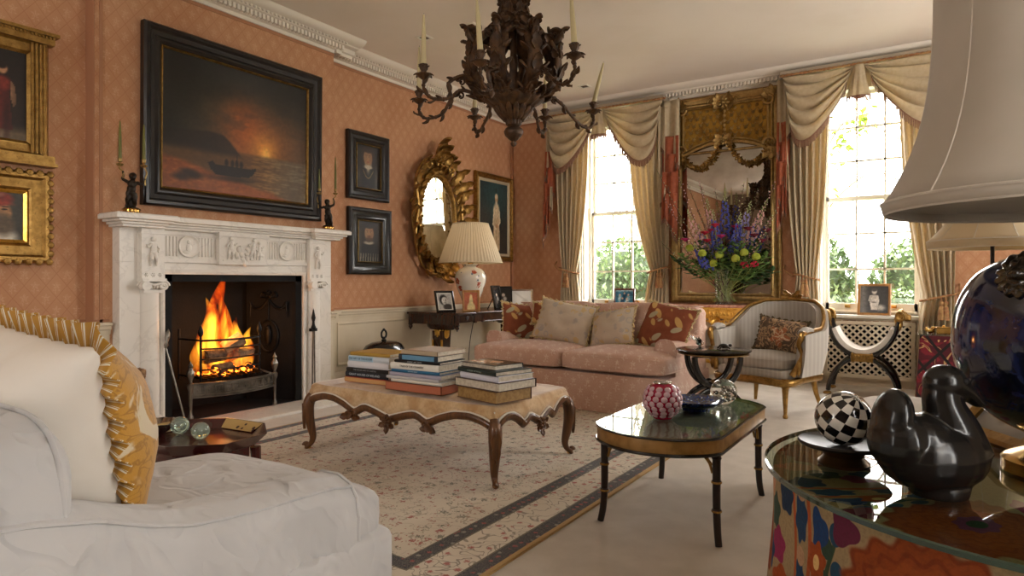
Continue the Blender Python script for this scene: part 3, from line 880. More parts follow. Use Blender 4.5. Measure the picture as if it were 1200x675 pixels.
class Paint:
    def __init__(s, nu, nv, bgc):
        s.U, s.V = np.meshgrid(np.linspace(0, 1, nu+1), np.linspace(0, 1, nv+1)); s.I = np.zeros(s.U.shape+(3,))+rgb(bgc); s.nu, s.nv = nu, nv
    def over(s, mask, c):
        c = rgb(c) if isinstance(c, str) else c
        s.I = s.I*(1-mask[..., None])+c*mask[..., None]; return s
    def ell(s, cx, cy, rx, ry, c, soft=.2, a=1., rot=0.):
        x = s.U-cx; y = s.V-cy; x, y = x*cos(rot)+y*sin(rot), -x*sin(rot)+y*cos(rot)
        r = np.sqrt((x/rx)**2+(y/ry)**2); return s.over(np.clip((1+soft-r)/(soft*2+1e-6), 0, 1)*a, c)
    def poly(s, pts, c, a=1., soft=.01):
        # convex or concave polygon by even-odd rule
        ins = np.zeros(s.U.shape, bool); n = len(pts)
        for i in range(n):
            (x0, y0), (x1, y1) = pts[i], pts[(i+1) % n]
            if y0 == y1: continue
            k = ((y0 > s.V) != (y1 > s.V)) & (s.U < (x1-x0)*(s.V-y0)/(y1-y0)+x0); ins ^= k
        return s.over(ins*a*1., c)
    def noise(s, sc, amt, seed=0): s.I = np.clip(s.I*(1+amt*(vnoise(s.U, s.V, sc, seed)-.5)[..., None]*2), 0, 1); return s
    def linear(s): a = s.I; return np.where(a <= .04045, a/12.92, ((a+.055)/1.055)**2.4)
def canvas(P, w, h, parent, name='canvas', m='pic', z=.0):
    mb = MB(); mb.grid(lambda u, v: (u*w-w/2, v*h-h/2, z), P.nu, P.nv); mb.vc = P.linear().reshape(-1, 3)
    return build(mb, name, M[m], parent, sm=0, recalc=False)

def seascape():
    P = Paint(170, 130, '#23241f'); U, V = P.U, P.V
    g = np.exp(-(((U-.64)/.36)**2+((V-.42)/.36)**2)); P.over(np.clip(g*1.1, 0, 1)*.85, '#95592a')
    P.over(np.exp(-(((U-.52)/.12)**2+((V-.55)/.22)**2))*.85, '#a8551f')
    P.over(np.exp(-(((U-.67)/.1)**2+((V-.38)/.13)**2))*.9, '#d58a33'); P.over(np.exp(-(((U-.675)/.03)**2+((V-.37)/.05)**2)), '#f0b552')
    P.over(smoothnp(.6, 1.05, V)*(1-.6*g), '#1f1e1b'); P.over(smoothnp(.35, .0, U)*.5, '#1a1713')
    cl = vnoise(U*1.6, V*3, 4, 3, 4); P.over(smoothnp(.5, .75, cl)*smoothnp(.35, .6, V)*.4, '#2a2521')
    sea = smoothnp(.36, .33, V); rip = vnoise(U*2, V*16, 7, 5, 3)
    P.over(sea*.85, '#5e3f22'); P.over(sea*np.exp(-((U-.7)/.16)**2)*smoothnp(.4, .65, rip)*.7, '#b07a3c')
    P.over(sea*smoothnp(.55, .9, U)*.55, '#6b6455'); P.over(sea*smoothnp(.6, .9, U)*smoothnp(.5, .7, rip)*.5, '#8f8468')
    beach = smoothnp(-.02, .02, (.24-.28*U)-V+.03*vnoise(U, V, 9, 2)); P.over(beach*.9, '#84441f'); P.over(beach*smoothnp(.45, .7, vnoise(U*2, V*6, 12, 6))*.4, '#a8642e')
    hl = smoothnp(0, .02, .47-.06*np.abs(U-.3)*2-smoothnp(.36, .56, U)*.16+.012*vnoise(U, V, 14, 8)-V)*smoothnp(.56, .5, U)*smoothnp(.28, .34, V); P.over(hl*.85, '#241a14')
    P.poly([(.28, .23), (.6, .23), (.585, .19), (.55, .155), (.33, .15), (.295, .19)], '#160f0b', .95)
    P.poly([(.28, .23), (.31, .25), (.33, .23)], '#160f0b', .9); P.poly([(.57, .23), (.605, .245), (.6, .22)], '#160f0b', .9)
    for x in (.4, .44, .47, .5): P.ell(x, .25, .012, .028, '#1a110c', .3, .9)
    P.poly([(.46, .24), (.47, .32), (.475, .32), (.468, .24)], '#1a110c', .9)
    P.ell(.45, .13, .16, .02, '#140d09', .6, .6)
    for x, y in ((.16, .14), (.2, .12), (.12, .1)): P.ell(x, y, .05, .025, '#20140c', .5, .85)
    P.noise(60, .12, 4); P.noise(8, .15, 9); return P
def smoothnp(a, b, x):
    t = np.clip((x-a)/(b-a), 0, 1); return t*t*(3-2*t)
def face(P, cx, cy, s, skin='#96704e', dark='#4d3322', asp=1.02):
    P.ell(cx, cy, .62*s, .62*s*asp, skin, .12)
    P.ell(cx+.34*s, cy-.05*s, .3*s, .5*s*asp, '#8a6244', .6, .45)
    for k in (-1, 1):
        P.ell(cx+k*.24*s, cy+.08*s*asp, .13*s, .045*s*asp, '#bfa07c', .3, .7); P.ell(cx+k*.24*s, cy+.08*s*asp, .055*s, .05*s*asp, '#2a1a12', .3)
        P.ell(cx+k*.25*s, cy+.19*s*asp, .16*s, .025*s*asp, dark, .5, .8)
    P.ell(cx+.03*s, cy-.1*s*asp, .06*s, .17*s*asp, '#a87850', .6, .6); P.ell(cx, cy-.34*s*asp, .17*s, .04*s*asp, '#8a3d2c', .4, .9)
def lady():
    P = Paint(70, 100, '#1a120e')
    P.ell(.5, .12, .42, .42, '#0e0b0a', .1); P.ell(.5, .78, .2, .2, '#2c1c12', .15); P.ell(.5, .86, .17, .1, '#3c2616', .2)
    P.ell(.5, .57, .13, .1, '#a89a84', .3); P.ell(.5, .5, .07, .14, '#b9a88e', .5, .8); face(P, .49, .71, .28); P.ell(.5, .9, .22, .08, '#2a1a12', .2); P.ell(.27, .8, .05, .1, '#2a1a12', .4); P.ell(.71, .8, .05, .1, '#2a1a12', .4)
    P.ell(.5, .5, .17, .045, '#b9ac96', .3)
    for i in range(24):
        t = i/23; P.ell(.3+.4*t, .42-.17*sin(PI*t), .012, .01, '#a58a58', .3)
    P.ell(.2, .2, .05, .2, '#4a4038', .7, .5); P.ell(.82, .25, .05, .2, '#6d6255', .7, .6); P.ell(.14, .3, .03, .12, '#8a8478', .9, .4)
    return P.noise(30, .15, 3)
def gent():
    P = Paint(70, 100, '#221913')
    P.ell(.5, .08, .47, .42, '#0f0c0b', .1); P.ell(.48, .79, .2, .17, '#2a1a10', .15); face(P, .48, .7, .29); P.ell(.48, .89, .22, .08, '#1e130c', .2); P.ell(.26, .8, .04, .1, '#1e130c', .4); P.ell(.7, .8, .04, .1, '#1e130c', .4)
    P.ell(.48, .55, .14, .05, '#4a2e1a', .35, .95); P.ell(.48, .625, .08, .014, '#54351f', .4)
    P.ell(.47, .47, .2, .045, '#a89c86', .3); P.ell(.47, .51, .12, .03, '#3a2416', .4, .8)
    for k in range(8): x = .12+.1*k; P.poly([(x, 0), (x+.03, 0), (x+.035+.01*(4-k)*.3, .2), (x+.015, .22)], '#a89c86', .8)
    P.ell(.12, .35, .04, .3, '#8d8a82', .9, .35)
    return P.noise(30, .15, 5)
def standing():
    P = Paint(80, 110, '#2f3b3c'); P.over(smoothnp(.9, .1, P.V)*.6, '#3a2f27'); P.ell(.55, .8, .35, .3, '#2c5a5e', .6, .6)
    P.ell(.2, .45, .15, .2, '#4a4640', .6, .6)
    P.poly([(.5, .08), (.7, .08), (.68, .5), (.66, .62), (.52, .62), (.5, .4)], '#cdb48e', 1); P.ell(.59, .6, .1, .1, '#d8c4a2', .25)
    P.ell(.59, .76, .05, .055, '#b88d66', .2); P.ell(.585, .79, .045, .035, '#d8c8a8', .3); P.ell(.58, .69, .028, .05, '#d4c6ae', .3)
    P.poly([(.5, .62), (.53, .64), (.5, .42), (.58, .37), (.56, .34), (.46, .42)], '#e2d2b2', 1); P.poly([(.66, .62), (.7, .6), (.72, .45), (.62, .37), (.61, .4), (.68, .46)], '#e6d6b6', 1)
    P.ell(.6, .4, .05, .025, '#b88d66', .3); P.ell(.57, .87, .015, .03, '#1c2a22', .3)
    P.poly([(.56, .08), (.57, .35), (.59, .35), (.585, .08)], '#a8906c', .8)
    return P.noise(40, .2, 7)
def redlady():
    P = Paint(90, 110, '#1a110d'); P.over(smoothnp(.2, .05, P.V)*.9, '#7a6a52')
    P.poly([(.6, .1), (.86, .1), (.83, .5), (.84, .66), (.7, .68), (.62, .5)], '#4e1713', 1); P.ell(.76, .62, .09, .08, '#7a2a20', .3)
    P.ell(.76, .78, .05, .06, '#a87a58', .2); P.ell(.75, .82, .055, .045, '#20120c', .2); P.poly([(.84, .66), (.88, .6), (.9, .42), (.87, .36), (.84, .45)], '#b08462', 1)
    P.ell(.7, .3, .05, .25, '#6b201a', .6, .7); P.ell(.8, .2, .03, .2, '#2e0d0b', .7, .8); P.ell(.9, .4, .06, .3, '#2c1d14', .8, .6)
    return P.noise(30, .2, 9)
def turban():
    P = Paint(90, 80, '#3c3930'); P.over(smoothnp(.6, 0, P.V)*.4, '#2a251e')
    P.ell(.62, .1, .28, .22, '#c8bfae', .2); P.ell(.7, .56, .14, .22, '#a5764f', .15); P.ell(.81, .55, .03, .04, '#a5764f', .3); P.ell(.76, .34, .11, .2, '#5a4a38', .3)
    P.ell(.66, .82, .2, .15, '#7c2c20', .15); P.ell(.62, .86, .15, .05, '#b8a488', .4, .6, .3); P.ell(.68, .76, .17, .04, '#9c3c2a', .4, .8, -.2); P.ell(.58, .5, .06, .2, '#20150f', .3, .9)
    P.ell(.77, .62, .03, .018, '#1a100a', .3); P.ell(.78, .67, .04, .012, '#3a2618', .3)
    return P.noise(30, .18, 2)
def hang(name, lab, cat, Mx, w, h, prof, fm, P, fil=None, fw=None, group=None, m='pic'):
    root = thing(name, lab, cat, group=group); root.matrix_world = Mx
    mb = MB(); mb.frame([(-w/2, -h/2), (w/2, -h/2), (w/2, h/2), (-w/2, h/2)], prof); o = build(mb, 'frame', fm, root, sm=30)
    fw = fw if fw is not None else max(a for a, b in prof)
    zc = .014
    if fil:
        mb = MB(); a, b = w/2-fw+.002, h/2-fw+.002
        mb.frame([(-a, -b), (a, -b), (a, b), (-a, b)], [(0, zc), (0, .03), (.006, .034), (fil[0], .02), (fil[0], zc)]); build(mb, 'fillet', fil[1], root, sm=30)
    canvas(P, w-2*fw+.004, h-2*fw+.004, root, m=m, z=zc)
    return root
LW = lambda x, y, z: FR((x, y, z), (0, 1, 0), (0, 0, 1))
dark_prof = lambda f, d: [(0, 0), (0, d*.75), (f*.1, d), (f*.25, d), (f*.38, d*.72), (f*.6, d*.62), (f*.72, d*.8), (f*.82, d*.8), (f, d*.4), (f, 0)]
hang('seascape_painting', 'large sunset seascape with a boat in a black frame above the mantel', 'painting', LW(BX+.012, 3.04, 2.135)@RX(.01), 1.5, 1.235, dark_prof(.13, .06), M['ebony_frame'], seascape(), (.014, M['gilt']))
hang('lady_portrait', 'dark portrait of a woman in black, upper of the two black-framed portraits', 'painting', LW(XL+.01, 4.53, 2.11), .545, .645, dark_prof(.11, .045), M['ebony_frame'], lady(), (.008, M['gilt_dull']), group='')
hang('gentleman_portrait', 'dark portrait of a bearded man in black, lower of the two black-framed portraits', 'painting', LW(XL+.01, 4.55, 1.39), .565, .64, dark_prof(.12, .045), M['ebony_frame'], gent(), (.008, M['gilt_dull']))
gold_prof = lambda f, d: [(0, 0), (0, d*.6), (f*.15, d), (f*.3, d), (f*.42, d*.65), (f*.75, d*.55), (f*.85, d*.62), (f, d*.35), (f, 0)]
hang('figure_painting', 'painting of a standing robed figure in a slim gold frame near the corner', 'painting', LW(XL+.01, 6.66, 1.79), .8, 1.08, gold_prof(.07, .05), M['gilt'], standing(), (.035, plain('pale_slip', '#b8a98c', .6)))
r = hang('red_dress_painting', 'painting of a woman in red in a fluted gilt frame, upper left edge', 'painting', LW(XA+.01, 1.42, 2.1), .72, .74, gold_prof(.11, .05), M['gilt'], redlady())
mb = MB()
mb.box(-.38, .38, .335, .4, 0, .07); mb.box(-.4, .4, .385, .405, 0, .09); mb.box(-.38, .38, -.4, -.34, 0, .07); mb.box(-.39, .39, -.405, -.385, 0, .085)
for i in range(40): x = lerp(-.37, .37, i/39); mb.box(x-.005, x+.005, .37, .384, .06, .08)
for sg in (-1, 1):
    for k in range(4): x = sg*(.27+.022*k); mb.tube([(x, -.33, .045), (x, .33, .045)], .009, 6)
build(mb, 'moulding', M['gilt'], r, sm=35)
r = hang('turbaned_man_painting', 'painting of a bearded man in a red turban in a deep gilt frame', 'painting', LW(XA+.01, 1.43, 1.385), .72, .55, gold_prof(.12, .06), M['gilt'], turban(), (.02, M['gilt_bright']))
mb = MB()
for i in range(46):
    t = i/46*2*(.7+.53)
    if t < .7: p = (-.35+t, -.265)
    elif t < 1.23: p = (.35, -.265+t-.7)
    elif t < 1.93: p = (.35-(t-1.23), .265)
    else: p = (-.35, .265-(t-1.93))
    mb.ell((p[0], p[1], .055), (.024, .024, .012), None, 6, 4)
build(mb, 'carved_edge', M['gilt'], r)

# ------------------------------------------------------------------ carved giltwood oval mirror
root = thing('oval_mirror', 'carved giltwood mirror of curling leaves with an oval glass above the console table', 'mirror'); root.matrix_world = LW(XL+.03, 5.53, 1.70)
ga, gb = .285, .45
mb = MB(); el = [(ga*cos(TAU*i/48), gb*sin(TAU*i/48)) for i in range(48)]
mb.frame(el, [(.01, 0), (.012, .03), (0, .045), (-.02, .06), (-.045, .05), (-.08, .03), (-.1, 0)])
for i in range(64):
    a = TAU*i/64; mb.ell(((ga-.002)*cos(a), (gb-.002)*sin(a), .045), (.009, .009, .009), None, 6, 4)
rr = random.Random(3)
for i in range(26):
    a = TAU*(i+.5)/26; ca, sa = cos(a), sin(a)
    P = Vector(((ga+.065)*ca, (gb+.065)*sa, .045)); n = Vector((ca/ga, sa/gb, 0)).normalized()
    sg = 1 if ca >= 0 else -1
    n = (Matrix.Rotation(rr.uniform(-.35, .35), 3, 'Z') @ n); d = (n+Vector((0, .75, 0))*(1 if sa > -.75 else -.2)+Vector((0, 0, .12))).normalized()
    L = .25+.07*rr.random()
    mb.leaf(L, .12, FR(P, d.cross(Vector((0, 0, 1))), d), curl=1.3+rr.random()*.8, lobes=3, thick=.009, n=12, bend=.35)
for i in range(30):
    a = TAU*i/30; ca, sa = cos(a), sin(a); n = Vector((ca/ga, sa/gb, 0)).normalized(); sg = 1 if ca >= 0 else -1
    t = Vector((-n.y, n.x, 0))*sg
    d = (t+n*.35+Vector((0, 0, .25))).normalized(); P = Vector(((ga+.045)*ca, (gb+.045)*sa, .045))
    mb.leaf(.17, .085, FR(P, d.cross(Vector((0, 0, 1))), d), curl=1.5, lobes=2, thick=.008, n=10, bend=.5)
for sg in (-1, 1):   # big S branch down each side
    pts = [(sg*.1, -.6, .04), (sg*.3, -.5, .06), (sg*.4, -.22, .07), (sg*.37, .1, .08), (sg*.4, .35, .07), (sg*.3, .55, .07), (sg*.13, .66, .07)]
    mb.tube(catmull(pts, 6), lambda t: .012+.008*sin(PI*t), 7)
    mb.scroll(.07, 1.4, .018, T(sg*.2, .55, .08)@SC(sg, 1, 1)); mb.scroll(.06, 1.4, .018, T(sg*.16, -.58, .07)@SC(sg, -1, 1)); mb.scroll(.055, 1.3, .016, T(sg*.42, .12, .07)@SC(sg, 1, 1))
for a in (-.7, -.35, 0, .35, .7):
    mb.leaf(.36-.12*abs(a), .15, T(0, .62-.1*abs(a), .06)@RZ(-a), curl=2.4, lobes=3, thick=.011, n=14, bend=.1)
for a in (-.8, -.4, 0, .4, .8): mb.leaf(.17, .1, T(0, -.5, .06)@RZ(PI-a), curl=1.7, lobes=2, thick=.009, n=10)
mb.rosette(.07, T(0, .63, .09), 7, .4); mb.rosette(.05, T(0, -.55, .08), 7, .4)
build(mb, 'frame', M['gilt'], root, sm=50)
mb = MB(); mb.lathe([(0, .02), (1, .02), (1, .01), (0, .01)], 48, SC(ga, gb, 1)); build(mb, 'glass', M['mirror'], root)

# ------------------------------------------------------------------ candelabra on the mantel
def child_figure(h, flip=1):
    mb = MB(); f = lambda x, y, z: Vector((flip*x*h, y*h, z*h)); A = lambda a, b, r1, r2: mb.tube(catmull([f(*a), (f(*a)+f(*b))/2+Vector((.004, .004, 0)), f(*b)], 3), lambda t: lerp(r1, r2, t)*h, 10)
    E_ = lambda c, r: mb.ell(f(*c), tuple(q*h for q in r), None, 12, 9)
    E_((.03, -.03, .9), (.088, .092, .1)); E_((.03, .01, .93), (.1, .1, .09)); E_((.035, -.12, .885), (.016, .02, .016)); E_((.03, -.1, .855), (.03, .02, .012))
    A((.02, 0, .86), (.02, .01, .78), .05, .06); E_((.015, 0, .7), (.12, .09, .12)); E_((.0, -.02, .56), (.115, .105, .13)); E_((-.02, .0, .46), (.12, .1, .09))
    A((-.06, 0, .44), (-.1, -.05, .25), .085, .06); A((-.1, -.05, .25), (-.13, .02, .06), .056, .036); E_((-.14, -.03, .03), (.036, .07, .028))
    A((.05, .0, .44), (.08, -.02, .25), .085, .06); A((.08, -.02, .25), (.06, .05, .06), .056, .036); E_((.07, .0, .03), (.036, .07, .028))
    A((-.1, 0, .75), (-.22, -.02, .82), .05, .04); A((-.22, -.02, .82), (-.2, -.04, 1.0), .038, .028); E_((-.2, -.04, 1.02), (.03, .03, .035))
    A((.12, 0, .75), (.24, -.05, .68), .05, .04); A((.24, -.05, .68), (.32, -.08, .82), .038, .028); E_((.33, -.08, .84), (.03, .03, .035))
    E_((-.02, .09, .25), (.13, .07, .2)); E_((0, .05, .03), (.2, .13, .04))
    return mb
CS = []
def candelabrum(loc, rz, lab, flip):
    root = thing('candelabrum', lab, 'candelabrum', loc, rz, 'cherub candelabra on the mantel')
    mb = MB(); mb.lathe([(.058, 0), (.062, .006), (.058, .012), (.05, .016), (.05, .026), (.056, .032), (.0, .034)], 24)
    for k in range(5): mb.ell((.052*cos(k*TAU/5), .052*sin(k*TAU/5), .006), (.012, .012, .008), None, 8, 5)
    build(mb, 'base', M['brass'], root)
    H = .235
    build(child_figure(H, flip), 'cherub', M['bronze'], root, loc=(0, 0, .032), remesh=.0035, smoothit=3)
    for (hx, hy, hz, tx, ty, tz) in ((-.2, -.04, 1.02, -.27, .0, 1.22), (.33, -.08, .84, .3, -.04, 1.22)):
        mb = MB(); a = Vector((flip*hx*H, hy*H, hz*H+.032)); b = Vector((flip*tx*H, ty*H, tz*H+.032))
        mb.tube(catmull([a-Vector((0, 0, .04)), a, a*.5+b*.5+Vector((flip*.012*(1 if hx > 0 else -1), 0, 0)), b], 5), .005, 6)
        mb.lathe([(.004, -.005), (.02, .0), (.022, .004), (.008, .008), (.006, .014), (.013, .02), (.012, .035), (.014, .04), (.01, .04)], 14, T(*b))
        for k in range(6): mb.leaf(.022, .014, T(*b)@RZ(k*TAU/6)@T(0, .006, -.012)@RX(.4), curl=.9, lobes=1, thick=.002, n=6)
        CS.append((root, b+Vector((0, 0, .03)))); build(mb, 'branch', M['gilt_dull'], root)
    return root
mzl = 1.437
ra = candelabrum((FX+.02, ya-.09+.155, mzl), .5*PI-.5, 'dark bronze cherub candelabrum with gilt base at the left end of the mantel', 1)
rb = candelabrum((FX+.02, yb-.05, mzl), .5*PI-.9, 'dark bronze cherub candelabrum with gilt base at the right end of the mantel', -1)
def taper(base, L, r, name, lab, m, lean=(0, 0), group=None):
    root = thing(name, lab, 'candle', base, (lean[0], lean[1], 0), group)
    mb = MB(); mb.lathe([(r*.9, 0), (r, .01), (r*.8, L*.6), (r*.35, L-.004), (.001, L)], 12); build(mb, 'wax', m, root)
    mb = MB(); mb.bar((0, 0, L-.004), (.002, 0, L+.008), .0012, 5); build(mb, 'wick', M['wick'], root); return root
for (r_, b), lab, L in zip(CS, ('green taper candle, left one in the left-hand mantel candelabrum', 'green taper candle, right one in the left-hand mantel candelabrum', 'green taper candle, right one in the right-hand mantel candelabrum', 'green taper candle, left one in the right-hand mantel candelabrum'), (.25, .24, .28, .28)):
    w = Matrix.Translation(r_.location) @ Matrix.Rotation(r_.rotation_euler.z, 4, 'Z') @ b
    taper(w, L, .0105, 'taper_candle', lab, M['candle_green'])
# ------------------------------------------------------------------ console table on the fireplace wall
CZ = .69
root = thing('console_table', 'dark wood console table with turned corner drops and gilt leaf collars on its pedestals', 'console table', (-4.28, 5.82, 0))
mb = MB(); w, l = .335, .78
mb.prism([(-w, -l), (w, -l), (w, -l+.3), (w-.03, -l+.34), (w+.0, -.25), (w+.02, 0), (w, .25), (w-.03, l-.34), (w, l-.3), (w, l), (-w, l)], CZ-.022, CZ); build(mb, 'top', M['mahogany'], root, bevel=.006)
mb = MB(); mb.box(-w+.03, w-.02, -l+.02, -l+.05, CZ-.12, CZ-.022); mb.box(-w+.03, w-.02, l-.05, l-.02, CZ-.12, CZ-.022); mb.box(w-.06, w-.03, -l+.02, l-.02, CZ-.1, CZ-.022); mb.box(-w+.02, -w+.04, -l+.03, l-.03, CZ-.1, CZ-.022)
mb.grid(lambda u, v: (w-.03+.025*sin(PI*u), lerp(-.35, .35, u), lerp(CZ-.1, CZ-.022, v)), 14, 1); mb.tube([(w-.025+.025*sin(PI*u/14), lerp(-.35, .35, u/14), CZ-.1) for u in range(15)], .007, 6)
mb.box(w-.035, w-.015, -l+.3, -l+.34, CZ-.11, CZ-.022); mb.box(w-.035, w-.02, -l+.06, -l+.29, CZ-.085, CZ-.035)
mb.rosette(.03, FR((w-.02, -l+.18, CZ-.06), (0, 1, 0), (0, 0, 1))); mb.rosette(.03, FR((w-.02, l-.25, CZ-.06), (0, 1, 0), (0, 0, 1)))
build(mb, 'apron', M['mahogany'], root, bevel=.003)
for sy in (-1, 1):
    for sx in (-1, 1):
        mb = MB(); x, y = (w-.03)*sx, sy*(l-.03)
        mb.lathe([(.022, CZ-.022), (.022, CZ-.12), (.028, CZ-.125), (.016, CZ-.135), (.022, CZ-.15), (.018, CZ-.162), (.006, CZ-.17), (.01, CZ-.177), (0, CZ-.186)][::-1], 14, T(x, y, 0)); build(mb, 'corner_drop', M['mahogany'], root)
    y = sy*(l-.16)
    mb = MB()
    mb.lathe([(.02, CZ-.19), (.12, CZ-.18), (.15, CZ-.155), (.16, CZ-.13), (.15, CZ-.115)], 20, T(0, y, 0)@SC(1.2, .5, 1), rmod=lambda r, z, a: r*(1+.06*cos(a*12)))
    mb.add([(q*.5, p, z) for z, k in ((CZ-.19, .07), (.1, .055)) for q, p in ((-k*2, y-k), (k*2, y-k), (k*2, y+k), (-k*2, y+k))], [(0, 1, 2, 3), (4, 5, 6, 7), (0, 1, 5, 4), (1, 2, 6, 5), (2, 3, 7, 6), (3, 0, 4, 7)])
    mb.box(-.24, .24, y-.06, y+.06, .03, .1)
    for sx in (-1, 1): mb.ell((sx*.2, y, .022), (.035, .035, .022))
    p = build(mb, 'pedestal', M['mahogany'], root, bevel=.004)
    mb = MB()
    for k in range(16):
        a = TAU*k/16; c = Vector((.085*cos(a), y+.075*sin(a), CZ-.18))
        mb.leaf(.115, .036, FR(c, (-sin(a), cos(a), 0), (-.0*cos(a), -.0*sin(a), -1)), curl=1.2, lobes=2, thick=.004, n=8)
    for sx in (-1, 1): mb.box(sx*.058-.008, sx*.058+.008, y-.075, y-.06, .1, CZ-.28)
    build(mb, 'gilt_collar', M['gilt_bright'], root)
mb = MB(); mb.box(-.05, .05, -l+.2, l-.2, .05, .08); build(mb, 'stretcher', M['mahogany'], root)

# porcelain lamp with a pleated shade
LC = Vector((-4.3, 5.72, CZ))
def _imari():
    s = Mat('painted_porcelain'); d, c = s.vor(11); d2, c2 = s.vor(26); n = s.noise(40, 2)
    red = (1-(d+(n-.5)*.7).step(.36, .42))*c[0].gt(.3); lf = (1-(d2+n*.1).step(.3, .4))*c2[0].gt(.8)
    x, y, z = s.xyz(); band = (z-.4).gt(0)*(1-(z-.43).gt(0)); 
    col = s.mix(lf, '#dcd4c4', '#6d7686'); col = s.mix(red, col, '#a8503a'); col = s.mix((d.lt(.09))*red, col, '#d8b070')
    return s.bsdf(col, .15, coat=.5)
M['imari'] = _imari()
root = thing('table_lamp', 'lit-up rust and white porcelain table lamp with a pleated cream shade on the console table'.replace('lit-up ', ''), 'table lamp', LC)
mb = MB(); mb.lathe([(.085, 0), (.09, .006), (.088, .02), (.078, .028), (.07, .04)], 28); build(mb, 'foot', M['gilt_bright'], root)
mb = MB(); mb.lathe([(.068, .035), (.075, .05), (.1, .12), (.14, .22), (.168, .31), (.172, .36), (.16, .41), (.125, .445), (.085, .465), (.08, .475), (.092, .49), (.088, .5), (.0, .5)], 36); build(mb, 'body', M['imari'], root)
mb = MB(); mb.lathe([(.03, .5), (.032, .515), (.014, .525), (.012, .6), (.02, .61), (.02, .66), (.0, .67)], 14); build(mb, 'fitting', M['brass'], root)
def _shade(nm, c, t=.35):
    return plain(nm, c, .85, trl=t)
M['shade'] = _shade('pleated_shade', '#e3d5b8')
mb = MB(); np_ = 56
def pl(u, v):
    a = TAU*u; k = (u*np_) % 1; r = lerp(.35, .195, v)+.006*(abs(k-.5)*2-.5); return (r*cos(a), r*sin(a), .515+v*.425)
mb.grid(pl, np_*2, 2, cu=True)
for v in (0, 1): mb.tube([((lerp(.35, .195, v))*cos(TAU*i/48), (lerp(.35, .195, v))*sin(TAU*i/48), .515+v*.425) for i in range(48)], .006, 6, True)
build(mb, 'shade', M['shade'], root, sm=20)
mb = MB(); mb.ell((0, 0, .7), .032); 
def _bulb():
    s = Mat('lamp_bulb'); e = s.N.new('ShaderNodeEmission'); e.inputs[0].default_value = (1, .72, .42, 1); e.inputs[1].default_value = 22; s.L.new(e.outputs[0], s.outn.inputs[0]); return s.m
M['bulb'] = _bulb(); build(mb, 'bulb', M['bulb'], root)
mb = MB(); mb.tube(catmull([(.09, -.06, .006), (.2, -.2, .005), (.3, -.33, .006), (.345, -.4, .0), (.35, -.42, -.1), (.33, -.45, -.3), (.3, -.46, -.66), (.2, -.4, -.685)], 6), .004, 6); build(mb, 'cord', M['wick'], root)

# framed photographs
def photo_frame(name, lab, loc, yaw, lean, w, h, b, fm, P, mount=None, group=None, strut=True):
    # yaw: direction the picture faces (0 = towards -y), leaning back by lean
    root = thing(name, lab, 'photo frame', loc, yaw, group)
    A = RX(PI/2-lean)@T(0, h/2, 0)
    mb = MB(); mb.frame([(-w/2, -h/2), (w/2, -h/2), (w/2, h/2), (-w/2, h/2)], [(0, -.004), (0, .012), (b*.3, .016), (b, .01), (b, -.004)], A); mb.box(-w/2+.003, w/2-.003, -h/2+.003, h/2-.003, -.008, -.003, A); build(mb, 'frame', fm, root, sm=30)
    mm = b
    if mount:
        mb = MB(); a, c = w/2-b+.001, h/2-b+.001; mb.frame([(-a, -c), (a, -c), (a, c), (-a, c)], [(0, .0), (0, .004), (mount, .004), (mount, .0)], A); build(mb, 'mount', M['mount'], root, sm=30); mm = b+mount
    o = canvas(P, w-2*mm+.002, h-2*mm+.002, root, 'picture', 'photo', z=.002); o.matrix_local = A
    if strut:
        mb = MB(); top = Vector((0, sin(lean)*h*.7+.006, cos(lean)*h*.7)); ft = Vector((0, sin(lean)*h*.7+h*.38, .002)); mb.tube([top, ft], .014, 4, sx=1, sy=.2, up=(1, 0, 0)); build(mb, 'strut', M['black_lacquer'], root, sm=0)
    return root
M['mount'] = plain('photo_mount', '#e6e0d4', .7)
M['silver'] = plain('silver', '#c9c5bd', .22, 1., var='#a8a49c', nsc=9)
M['lightwood'] = _wood('light_wood', '#c08a4e', '#a06e38', .4)
M['redwood'] = _wood('red_wood', '#6d2a1c', '#4a180f', .3)
def bwhead():
    P = Paint(40, 56, '#b9b4ac'); P.ell(.4, .62, .3, .33, '#2a2725', .2); P.ell(.5, .55, .24, .26, '#d6d0c6', .15); P.ell(.6, .5, .1, .2, '#8a857d', .6, .6); P.ell(.7, .15, .35, .2, '#3a3633', .2)
    for k in (.4, .58): P.ell(k, .6, .045, .02, '#1c1a18', .3)
    P.ell(.5, .42, .07, .018, '#5a544d', .3); return P.noise(12, .15)
def sepia():
    P = Paint(40, 56, '#b5674a'); P.ell(.5, .1, .3, .35, '#d9c48c', .12); P.ell(.5, .5, .14, .3, '#dcc890', .15); P.ell(.5, .78, .09, .1, '#dcc48e', .2); return P.noise(10, .15)
def darkphoto():
    P = Paint(40, 56, '#161413'); P.ell(.5, .62, .1, .09, '#c9b8a4', .2); P.ell(.5, .38, .2, .18, '#4a443e', .3); P.ell(.6, .45, .1, .1, '#d8d0c4', .4, .7); P.ell(.4, .3, .08, .12, '#8a8078', .4, .7); return P
def palephoto():
    P = Paint(56, 44, '#e0ddd6'); P.ell(.4, .5, .3, .3, '#f0eee8', .6); P.poly([(.1, .9), (.9, .2), (.95, .3), (.2, .95)], '#cfcbc2', .6); P.ell(.7, .3, .15, .2, '#b9b5ac', .5, .5); return P
